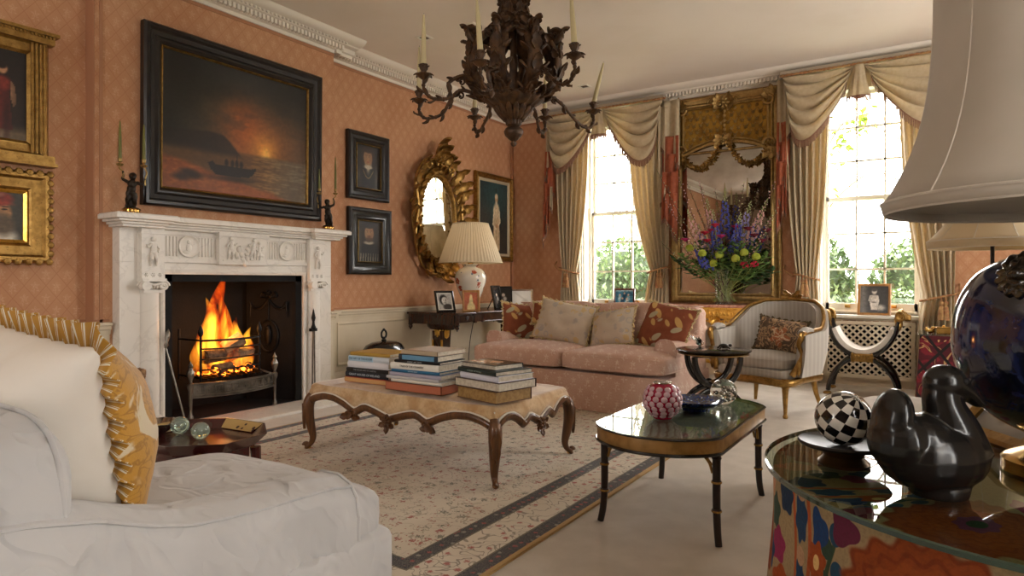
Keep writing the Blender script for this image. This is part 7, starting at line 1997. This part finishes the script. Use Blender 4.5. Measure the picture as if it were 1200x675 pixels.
# ------------------------------------------------------------------ round table with an embroidered cloth, right foreground
RC = Vector((.18, 1.61, 0)); RZ_ = .62; RR = .515
root = thing('round_table', 'round table in the right foreground under a bold embroidered cloth with a glass top', 'table', RC)
def _suzani():
    s = Mat('embroidered_cloth'); n0 = s.N.new('ShaderNodeUVMap'); n0.uv_map = 'UVMap'; q = s.N.new('ShaderNodeSeparateXYZ'); s.L.new(n0.outputs[0], q.inputs[0]); U, V = E(s.nt, q.outputs[0]), E(s.nt, q.outputs[1])
    wob = s.noise(12, 2); st = s.noise(150, 2)
    c = s.mix(s.noise(5, 3).step(.3, .7), '#927b5a', '#a08a66'); per = .62
    def cell(u0): return ((U-u0+per*.5).mod(per))-per*.5
    def blob(c, u0, v0, ru, rv, col, k=0, amp=0., ph=0., soft=.04, a=1.):
        x = cell(u0)/ru; y = (V-v0)/rv; r = (x*x+y*y).sqrt()
        if k: r = r-((y.atan2(x)*k+ph).sin())*amp
        m = 1-(r+(wob-.5)*.12).step(1-soft, 1+soft); return s.mix(m*a if a < 1 else m, c, col), r, m
    # striped ogee column with blue panels, to the left of the medallion
    for u0, w in ((-.49, .004), (-.435, .004)): x = (cell(u0)+(V*22.).sin()*.006).abs(); c = s.mix(1-x.step(w, w+.003), c, '#a5522c')
    for v0 in (.56, .44, .32, .2): c, _, _ = blob(c, -.462, v0, .021, .045, '#27405c', 6, .12); c, _, _ = blob(c, -.462, v0+.05, .016, .018, '#b08a6a')
    # green vine with leaves and a small orange flower
    x = (cell(-.375)+(V*30.).sin()*.012).abs(); c = s.mix(1-x.step(.003, .006), c, '#3a4a34')
    for i, (u0, v0) in enumerate(((-.365, .565), (-.385, .535), (-.362, .5), (-.39, .475), (-.362, .44), (-.388, .4), (-.362, .36))): c, _, _ = blob(c, u0, v0, .014, .02, '#35483a' if i % 2 else '#27465c')
    for v0 in (.575, .42, .3): c, _, _ = blob(c, -.405, v0-.02, .02, .04, '#25406a', 3, .25, 1.2)
    for v0 in (.5, .34): c, _, _ = blob(c, -.41, v0, .022, .036, '#984722', 6, .15); c, _, _ = blob(c, -.41, v0, .008, .014, '#d8b070')
    c, _, _ = blob(c, -.345, .582, .028, .03, '#64283e', 3, .2, 1.6)
    # great scalloped medallion
    c, r, m = blob(c, -.2, .47, .15, .14, '#8c4320', 18, .05); ring = ((r*34.+(wob-.5)*3.).sin()); c = s.mix(m*(ring.step(.2, .8))*.55, c, '#73301a')
    c, r, m = blob(c, -.2, .47, .11, .1, '#934922', 14, .06); c = s.mix(m*((r*26.).sin().step(.2, .8))*.5, c, '#7c381c')
    c, _, _ = blob(c, -.2, .46, .045, .042, '#6b3658', 8, .08); c, _, _ = blob(c, -.2, .46, .022, .02, '#2d4434')
    for u0, v0, col in ((-.03, .575, '#c08a68'), (.02, .53, '#35483a'), (.05, .47, '#8c2c50'), (.0, .44, '#27405c'), (.09, .58, '#25364c'), (.07, .4, '#984722'), (-.3, .3, '#27405c'), (-.1, .3, '#8c2c50'), (.02, .33, '#b5582c')): c, _, _ = blob(c, u0, v0, .034, .034, col, 5, .12)
    c = s.mix(st.step(.4, .7)*.18, c, '#3a2a1c')
    return s.bsdf(c, .85, bump=st, bstr=.4, bdist=.004, spec=.2)
M['suzani'] = _suzani()
def clothr(a, z): return .497+.014*sin(a*17+.6*sin(a*3))*smooth(.6, .2, z)+.02*smooth(.6, .0, z)
mb = MB(); mb.grid(lambda u, v: (clothr(TAU*u, lerp(.606, .014, v))*cos(TAU*u+PI/2), clothr(TAU*u, lerp(.606, .014, v))*sin(TAU*u+PI/2), lerp(.606, .014, v)), 220, 30)
mb.lathe([(0, .607), (.3, .607), (.48, .607), (.497, .605)], 96, caps=False)
def uvf(co):
    a = math.atan2(co.x, -co.y); r = math.hypot(co.x, co.y)
    return (a*.5, co.z if r > .48 else .6-(.48-r))
build(mb, 'cloth', M['suzani'], root, sm=60, recalc=False, uv=uvf)
M['table_glass'] = _clear('table_glass', '#c4cfbe'); M['glass_edge'] = plain('green_glass_edge', '#1f3a2c', .08, spec=.8, coat=.6)
mb = MB(); mb.lathe([(0, RZ_), (RR-.004, RZ_)], 120, caps=False); g = build(mb, 'glass_top', M['table_glass'], root, sm=30)
mb = MB(); mb.lathe([(RR-.004, RZ_-.0115), (RR, RZ_-.0095), (RR, RZ_-.002), (RR-.004, RZ_)], 120, caps=False); build(mb, 'glass_edge', M['glass_edge'], g, sm=60)
# black duck
root = thing('duck_sculpture', 'glossy black duck sculpture on the glass of the round table', 'sculpture', (-.004, 1.39, RZ_+.0005), TH)
mb = MB()
mb.ell((-.015, 0, .07), (.092, .072, .064)); mb.ell((.022, 0, .072), (.06, .062, .06)); mb.ell((.028, 0, .1), (.044, .048, .045)); mb.ell((-.07, 0, .095), (.05, .06, .055)); mb.ellr((-.082, 0, .135), (.03, .046, .055), RY(.2)); mb.ell((-.035, 0, .1), (.06, .058, .045))
mb.tube(catmull([(.035, 0, .07), (.026, 0, .11), (.012, 0, .15), (.006, 0, .18), (.012, 0, .2)], 6), lambda t: interp([(0, .056), (.25, .046), (.55, .034), (.8, .03), (1, .03)], t), 16)
mb.ell((.012, 0, .199), (.037, .033, .033)); mb.ell((.026, 0, .192), (.03, .027, .027))
mb.tube(catmull([(.032, 0, .192), (.052, 0, .18), (.07, 0, .163)], 5), lambda t: .024-.011*t, 14, sx=.75, sy=1.15); mb.ell((.072, 0, .162), (.013, .014, .007))
mb.lathe([(0, 0), (.046, 0), (.048, .008), (.05, .02), (.0, .03)], 28)
build(mb, 'body', plain('black_glaze', '#151413', .26, coat=.15, var='#221e1b', nsc=6), root, remesh=.0028, smoothit=10, sm=0)
for c in kids(root): c.data.polygons.foreach_set('use_smooth', [True]*len(c.data.polygons))
mb = MB()
for sy in (-1, 1): mb.ell((.03, sy*.0275, .205), (.005, .003, .005), None, 8, 6)
build(mb, 'eye', M['iron'], root)
# chequered ball on a footed dish
DP = at_z(988, 546, RZ_)
root = thing('footed_dish', 'low pewter footed dish with a bronze foot holding the chequered ball', 'footed dish', (DP.x, DP.y+.01, RZ_+.0005))
mb = MB(); mb.lathe([(0, .034), (.05, .034), (.084, .041), (.088, .046), (.086, .05), (.08, .047), (.048, .041), (0, .04)], 56, caps=False); build(mb, 'plate', plain('pewter', '#2c251f', .45, .4), root, sm=50)
mb = MB(); mb.lathe([(0, 0), (.048, 0), (.05, .006), (.042, .014), (.038, .02), (.042, .03), (.05, .035), (0, .035)], 40, caps=False); build(mb, 'foot', plain('dark_brass', '#5c4426', .3, .8), root, sm=40)
def _cheq():
    s = Mat('chequered_glaze'); x, y, z = s.xyz(); n = s.noise(6, 2)
    a = y.atan2(x)/TAU*14+(n-.5)*.5; b = (z/(x*x+y*y).sqrt()).s and E(s.nt, z.atan2((x*x+y*y).sqrt()).s)/PI*9+(n-.5)*.4
    k = (a.floor()+(b+40).floor()).mod(2.)
    return s.bsdf(s.mix(k.gt(.5), '#0c0b0b', '#d8d2c6'), .12, coat=.5)
root = thing('chequered_ball', 'black and white chequered ceramic ball on the footed dish', 'ball', (DP.x, DP.y+.01, RZ_+.041+.0555), (.45, .35, .4))
mb = MB(); mb.ell((0, 0, 0), .0555, None, 48, 32); build(mb, 'ball', _cheq(), root, sm=60)
# the great lamp
LP = Vector((.205, 1.66, RZ_+.0005))
root = thing('large_table_lamp', 'very large lamp with a mottled blue vase and broad bell shade in the right foreground', 'table lamp', LP)
mb = MB(); mb.lathe([(0, 0), (.1, 0), (.104, .004), (.104, .026), (.098, .032), (.09, .036), (.062, .05), (.046, .058), (.042, .064), (.055, .07), (.06, .076), (0, .076)], 48, caps=False); build(mb, 'base', plain('polished_brass', '#c9a05a', .2, .95, var='#a8803c', nsc=10), root, sm=40)
def _blue():
    s = Mat('mottled_blue_glaze'); n = s.noise(9, 5, dist=.8); m = s.noise(40, 3)
    c = s.mix(n.step(.38, .66), '#090a14', '#1b2858'); c = s.mix(m.step(.58, .75)*.4, c, '#34467e'); return s.bsdf(c, .1, coat=.8, bump=s.noise(14, 2), bstr=.04)
prof = [(.058, .072), (.073, .082), (.112, .102), (.145, .13), (.17, .175), (.185, .225), (.188, .265), (.184, .31), (.17, .355), (.145, .395), (.11, .42), (.07, .435), (.05, .44), (.046, .46), (.055, .475), (.05, .48), (0, .48)]
mb = MB(); mb.lathe([tuple(p)[:2] for p in catmull([(r, z, 0) for r, z in prof], 3)], 72, caps=False); build(mb, 'vase', _blue(), root, sm=80)
dm = (-RT*.9-FW*.45).normalized(); c = Vector((0, 0, .395))+dm*.143
mb = MB(); F = FR(c, (-dm.y, dm.x, 0), (dm.x*-.6, dm.y*-.6, .75))
mb.ell((0, 0, 0), (.034, .04, .02), F); mb.ell((0, -.012, .016), (.018, .016, .014), F); mb.ell((0, .0, .02), (.007, .014, .01), F)
for s_ in (-1, 1): mb.ell((s_*.014, .01, .014), (.009, .007, .008), F); mb.ell((s_*.03, .026, .0), (.012, .014, .012), F)
for k in range(14): a_ = TAU*k/14; mb.ellr((.036*cos(a_), .04*sin(a_), .0), (.016, .01, .01), RZ(a_)); mb.v[-len(mb.v):]
mb2 = MB(); mb2.ell((0, 0, 0), (.036, .042, .02), F); mb2.ell((0, -.014, .018), (.018, .015, .014), F); mb2.ell((0, .002, .022), (.008, .016, .01), F)
for s_ in (-1, 1): mb2.ell((s_*.015, .012, .016), (.01, .008, .008), F); mb2.ell((s_*.012, -.02, .02), (.009, .007, .008), F); mb2.ell((s_*.03, .03, .0), (.012, .014, .014), F)
for k in range(16): a_ = TAU*k/16; mb2.ell((0, 0, 0), (.017, .009, .011), F@T(.036*cos(a_), .042*sin(a_), 0)@RZ(a_), 8, 6)
build(mb2, 'lion_mask', plain('dark_mask_glaze', '#1c1712', .18, coat=.5, var='#4a3a22', nsc=30), root, remesh=.003, smoothit=1)
mb = MB(); mb.lathe([(.03, .48), (.03, .5), (.014, .51), (.012, .6), (.02, .62), (.02, .68), (0, .68)], 16)
for k in range(3): a_ = TAU*k/3; mb.bar((0, 0, 1.1), (.218*cos(a_), .218*sin(a_), 1.13), .003, 5)
mb.bar((0, 0, .68), (0, 0, 1.1), .004, 5); build(mb, 'fitting', M['brass'], root)
bellshade(.312, .216, .545, 1.15, .022, plain('parchment_shade', '#cfc6b8', .75, var='#c6bcac', nsc=3, trl=.15), root, 8, flare=4.2)
# small gilt frame leaning at the back of the table
fa = Vector((.03, 1.985, 0)); fb = Vector((.15, 1.79, 0)); dv = (fb-fa)
def palep():
    P = Paint(20, 16, '#8f8a82'); P.ell(.5, .5, .3, .35, '#b9b2a8', .5); P.ell(.45, .5, .1, .2, '#6b645c', .5); return P
photo_frame('photo_frame', 'small carved gilt frame leaning back behind the black duck on the round table', ((fa+fb)/2+Vector((0, 0, RZ_+.001)))[:], math.atan2(dv.y, dv.x)+PI*0, .75, .24, .17, .032, M['gilt'], palep())
# ------------------------------------------------------------------ chandelier
CC = Vector((0, 0, 0))+FW*4.07+RT*.01; CB = 1.84
root = thing('chandelier', 'large carved dark wood chandelier with an openwork cage and leafy candle arms', 'chandelier', (CC.x, CC.y, 0))
CD = M['carved_dark']
mb = MB(); mb.lathe([(0, 1.84), (.012, 1.845), (.02, 1.86), (.014, 1.875), (.03, 1.885), (.052, 1.91), (.06, 1.935), (.05, 1.955), (.034, 1.965), (.045, 1.975)], 24, rmod=lambda r, z, a: r*(1+.05*cos(a*10)))
mb.lathe([(.045, 1.975), (.05, 2.0), (.08, 2.06), (.14, 2.1), (.175, 2.125), (.18, 2.14), (.165, 2.15), (.05, 2.15)], 60, rmod=lambda r, z, a: r*(1+.06*cos(a*15)))
for k in range(15): a = TAU*k/15; mb.leaf(.12, .05, RZ(a)@T(.06, 0, 2.0)@RZ(-PI/2)@RX(.75), curl=.8, lobes=2, thick=.007, n=8)
for k in range(22): a = TAU*k/22; mb.ell((.175*cos(a), .175*sin(a), 2.14), (.02, .02, .016), None, 7, 5)
build(mb, 'bowl', CD, root, sm=50)
mb = MB(); mb.lathe([(.03, 2.15), (.022, 2.3), (.03, 2.36), (.02, 2.42), (.024, 2.6), (.03, 2.7), (.022, 3.0), (.02, 3.1)], 16)
for k in range(6): a = TAU*k/6; mb.leaf(.22, .06, RZ(a)@T(.03, 0, 2.16)@RZ(-PI/2)@RX(1.35), curl=-.5, lobes=3, thick=.008, n=10)
mb.lathe([(.03, 3.08), (.07, 3.1), (.09, 3.125), (.09, 3.149), (0, 3.149)], 24); build(mb, 'shaft', CD, root, sm=50)
prof = [(.12, 2.13), (.2, 2.16), (.262, 2.23), (.285, 2.31), (.272, 2.4), (.235, 2.47), (.18, 2.52), (.125, 2.56), (.09, 2.61), (.07, 2.68), (.062, 2.76), (.075, 2.84), (.1, 2.9)]
for k in range(8):
    a = TAU*k/8+.25; F = RZ(a)
    mb = MB(); P = catmull([(r, 0, z) for r, z in prof], 4); n = len(P)-1
    W_ = lambda t: interp([(0, .03), (.2, .05), (.45, .055), (.6, .04), (.8, .03), (1, .035)], t)*(1+.12*sin(t*40))
    # ridged acanthus rib: broad flattened band with knobbly edges
    def rib(u, v):
        i = min(n, int(round(v*n))); p = P[i]; q = P[min(n, i+1)]-P[max(0, i-1)]; q.normalize(); nr = Vector((q.z, 0, -q.x)); w = W_(v)
        b = TAU*u; return p+Vector((0, cos(b)*w, 0))+nr*(sin(b)*.019*(1+.3*cos(b*5)))
    mb.grid(rib, 16, n, cu=True, M=F)
    for j, t in enumerate((.1, .2, .3, .4, .5, .68, .8)):
        i = int(t*n); p = P[i]; q = (P[min(n, i+1)]-P[i-1]).normalized(); nr = Vector((q.z, 0, -q.x))
        mb.leaf(.11, .075, F@FR(p+nr*.012, (0, 1, 0), q), curl=1.0, lobes=2, thick=.007, n=8)
        for s in (-1, 1): mb.leaf(.07, .045, F@FR(p+nr*.004+Vector((0, s*W_(t)*.8, 0)), q.cross(Vector((0, s, 0))) if False else nr, (q*.6+Vector((0, s*.7, 0)))), curl=.6, lobes=2, thick=.006, n=6)
    mb.scroll(.042, 1.5, .02, F@FR((.265, 0, 2.5), (1, 0, 0), (0, 0, 1))@RZ(-.4)); mb.tube([F@Vector(p) for p in catmull([(.235, 0, 2.44), (.28, 0, 2.46), (.305, 0, 2.5)], 5)], [.02]*11, 7)
    mb.leaf(.09, .06, F@FR((.285, 0, 2.51), (0, 1, 0), (.7, 0, .7)), curl=1.8, lobes=2, thick=.007, n=8)
    mb.scroll(.035, 1.4, .018, F@FR((.2, 0, 2.18), (1, 0, 0), (0, 0, 1))@SC(1, -1, 1))
    build(mb, 'cage_rib', CD, root, sm=55)
arms = [(-.3, -.52), (.22, -.62), (.66, -.28), (.68, .23), (.5, .56), (-.63, .32), (-.55, -.18)]
info = ['tall pale candle, leftmost on the chandelier', 'pale candle half hidden behind the leftmost one on the chandelier', 'pale candle at the back left of the chandelier behind the cage', 'pale candle at the back right of the chandelier behind the cage', 'leaning pale candle at the far right of the chandelier over the left window', 'pale candle at the front right of the chandelier, reaching the top of the picture', 'pale candle at the front left of the chandelier, against the cage']
zc_ = [2.2, 2.2, 2.2, 2.2, 2.2, 2.2, 2.19]
for (f, r), lab, zz in zip(arms, info, zc_):
    d = (FW*f+RT*r); R = d.length; a = math.atan2(d.y, d.x); F = RZ(a); mb = MB()
    P = catmull([(.2, 0, 2.15), (.27, 0, 2.2), (.36, .02, 2.22), (.44, -.01, 2.17), (R-.17, .0, 2.09), (R-.07, 0, 2.065), (R-.005, 0, 2.1), (R, 0, zz-.03)], 6)
    mb.tube(P, lambda t: .013-.005*t, 8, M=F)
    for j in range(3, len(P)-2, 3):
        q = (P[j+1]-P[j-1]).normalized(); s = 1 if j % 2 else -1
        mb.leaf(.055, .03, F@FR(P[j], (q.z*s, 0, -q.x*s) if False else (0, 1, 0), (q+Vector((-q.z, 0, q.x))*s*.9)), curl=.9*s, lobes=1, thick=.005, n=6); mb.ell(tuple(P[j]), (.013, .012, .013), F, 7, 5)
    mb.scroll(.03, 1.2, .008, F@FR((.36, 0, 2.19), (1, 0, 0), (0, 0, 1)))
    arm = build(mb, 'candle_arm', CD, root, sm=55)
    mb = MB(); mb.lathe([(.008, zz-.035), (.03, zz-.02), (.045, zz-.005), (.04, zz), (.016, zz+.002), (.015, zz+.015), (.024, zz+.03), (.024, zz+.055), (.014, zz+.058), (.0, zz+.04)], 16, F@T(R, 0, 0), rmod=lambda r_, z, t: r_*(1+.1*cos(t*6)), caps=False)
    for k in range(7): mb.leaf(.04, .03, F@T(R, 0, zz-.01)@RZ(TAU*k/7)@T(0, .02, 0)@RX(.1), curl=-.9, lobes=1, thick=.003, n=6); mb.leaf(.04, .022, F@T(R, 0, zz+.015)@RZ(TAU*k/7+.3)@T(0, .012, 0)@RX(1.1), curl=-.5, lobes=1, thick=.003, n=6)
    build(mb, 'candle_cup', CD, arm, sm=50)
    base = CC+d; base.z = zz+.042
    ln = (0, 0)
    if 'leaning' in lab: ln = (-FW.x*0+.0, .0)
    t_ = taper(base, .3, .0165, 'candle', lab, M['candle'], ln)
    if 'leaning' in lab: t_.rotation_euler = (Matrix.Rotation(.24, 3, Vector(FW))).to_euler()
    if 'against' in lab or 'front right' in lab: t_.rotation_euler = (Matrix.Rotation(-.07, 3, Vector(FW))).to_euler()
# recessed ceiling lights
for px, py, lab in ((497, 44, 'recessed ceiling light behind the leftmost chandelier candle'), (552, 30, 'recessed ceiling light left of the chandelier cage'), (685, 101, 'recessed ceiling light nearest the left window swag')):
    q = at_z(px, py, ZC); root = thing('ceiling_light', lab, 'ceiling light', (q.x, q.y, ZC))
    mb = MB(); mb.frame([(-.06, -.06), (.06, -.06), (.06, .06), (-.06, .06)], [(0, 0), (0, -.006), (.018, -.008), (.02, 0)]); build(mb, 'frame', M['white_paint'], root)
    mb = MB(); mb.box(-.042, .042, -.042, .042, -.002, -.0005); build(mb, 'lens', M['black_lacquer'], root)
# ------------------------------------------------------------------ garden seen through the windows
M['lawn'] = plain('lawn', '#6f7d4c', .95, var='#59683c', nsc=3)
mb = MB(); mb.grid(lambda u, v: (lerp(-25, 22, u), lerp(YB+.35, 45, v), -.45+.15*nz(u*9, v*9)), 40, 40); struct(mb, 'garden_lawn', M['lawn'])
def leafmat(n, a, b): return plain(n, a, .5, var=b, nsc=2.5, trl=.2)
M['box_leaf'] = leafmat('clipped_leaves', '#3f5430', '#63774a'); M['hedge_leaf'] = leafmat('hedge_leaves', '#3c5030', '#687c50'); M['ivy'] = leafmat('ivy_leaves', '#7d9a40', '#96b058'); M['tree_bark'] = plain('hazed_bark', '#8d8272', .9, var='#6f6456', nsc=4)  # bark colour lightened to paint in the haze over the bare trees
def bush(name, lab, c, r, n, m, seed, size=.055, cat='bush'):
    root = thing(name, lab, cat, (c[0], c[1], -.45)); rr = random.Random(seed); mb = MB(); C0 = Vector((0, 0, c[2]+.45))
    for i in range(n):
        z = rr.uniform(-.75, 1); a = rr.uniform(0, TAU); q = sqrt(1-z*z) if abs(z) < 1 else 0; d = Vector((q*cos(a), q*sin(a), z))
        k = 1+.14*nz(d.x*3+seed, d.y*3, d.z*3)+rr.uniform(-.12, .05); p = C0+Vector((d.x*r[0]*k, d.y*r[1]*k, d.z*r[2]*k))
        s = size*rr.uniform(.6, 1.3); A = Matrix.Rotation(rr.uniform(0, TAU), 3, 'Z') @ Matrix.Rotation(rr.uniform(-1.3, 1.3), 3, 'X')
        mb.add([p+A@Vector(v) for v in ((0, -s, 0), (s*.5, 0, s*.1), (0, s, 0), (-s*.5, 0, s*.1))], [(0, 1, 2, 3)])
    build(mb, 'leaves', m, root, sm=0, recalc=False)
    mb = MB(); mb.ell(tuple(C0), (r[0]*.82, r[1]*.82, r[2]*.82), None, 20, 12); mb.bar((0, 0, -.05), (0, 0, C0.z), .06); build(mb, 'dark_core_stem', M['tree_bark'] if False else plain('bush_core', '#2c3a22', .9), root)  # added dark ellipsoid that blocks the gaps between leaves, on a stem
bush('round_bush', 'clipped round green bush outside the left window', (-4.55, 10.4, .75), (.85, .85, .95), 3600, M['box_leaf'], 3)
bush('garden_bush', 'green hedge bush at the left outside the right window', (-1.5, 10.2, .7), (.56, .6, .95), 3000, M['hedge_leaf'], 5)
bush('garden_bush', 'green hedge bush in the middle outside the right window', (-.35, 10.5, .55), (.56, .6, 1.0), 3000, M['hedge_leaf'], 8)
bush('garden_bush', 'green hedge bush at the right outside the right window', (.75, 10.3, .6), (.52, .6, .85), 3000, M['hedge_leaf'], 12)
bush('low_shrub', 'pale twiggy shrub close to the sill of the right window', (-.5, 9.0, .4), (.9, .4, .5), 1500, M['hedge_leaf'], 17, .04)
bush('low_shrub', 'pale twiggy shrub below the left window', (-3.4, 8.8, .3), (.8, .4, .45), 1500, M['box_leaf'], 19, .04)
def bare_tree(lab, x, y, h, seed, lean=0.):
    root = thing('bare_tree', lab, 'tree', (x, y, -.5)); rr = random.Random(seed); mb = MB()
    def grow(p, d, L, r, k):
        pts = [p]; q = Vector(p); dd = Vector(d)
        for i in range(4): dd = (dd+Vector((rr.uniform(-.2, .2), rr.uniform(-.2, .2), rr.uniform(-.05, .12)))).normalized(); q = q+dd*L/4; pts.append(q.copy())
        mb.tube(pts, lambda t: r*(1-.45*t), 6)
        if k == 0: return
        for i in range(3 if k > 1 else 4):
            s = rr.uniform(.4, 1); b = pts[min(4, int(s*4.2))]; nd = (dd+Vector((rr.uniform(-1, 1), rr.uniform(-1, 1), rr.uniform(-.2, .6)))*.85).normalized(); grow(b, nd, L*rr.uniform(.55, .8), r*.5, k-1)
    grow(Vector((0, 0, 0)), Vector((lean, 0, 1)), h*.42, h*.02, 5); build(mb, 'trunk', M['tree_bark'], root, sm=60); return root
bare_tree('bare winter tree beyond the left window', -7.2, 17, 8, 2, .1); bare_tree('bare winter tree far behind the right window', .2, 19, 9, 5, -.1); bare_tree('bare winter tree at the right of the right window view', 1.6, 15, 7, 9, -.3)
# climbing leaves at the left of the right window
root = thing('climbing_plant', 'bright green climbing stem with leaves at the left outside the right window', 'climbing plant', (-1.25, 8.0, -.4))
mb = MB(); P = catmull([(0, 0, 0), (-.05, 0, 1.), (.02, 0, 1.9), (.1, 0, 2.6), (.3, .05, 3.1), (.5, .1, 3.2)], 8); mb.tube(P, lambda t: .022-.014*t, 7); mb.tube(catmull([(.02, 0, 1.9), (.25, .1, 2.3), (.6, .2, 2.6), (.9, .3, 2.5)], 6), lambda t: .016-.01*t, 6); build(mb, 'stem', M['tree_bark'], root)
mb = MB(); rr = random.Random(8)
for i in range(110):
    p = P[rr.randrange(16, len(P))]+Vector((rr.uniform(-.08, .2), rr.uniform(-.1, .1), rr.uniform(-.15, .12))); mb.leaf(.09, .07, T(*p)@RZ(rr.uniform(0, TAU))@RX(rr.uniform(-1.2, .3)), curl=.3, lobes=1, thick=.002, n=5)
build(mb, 'leaves', M['ivy'], root, sm=60)
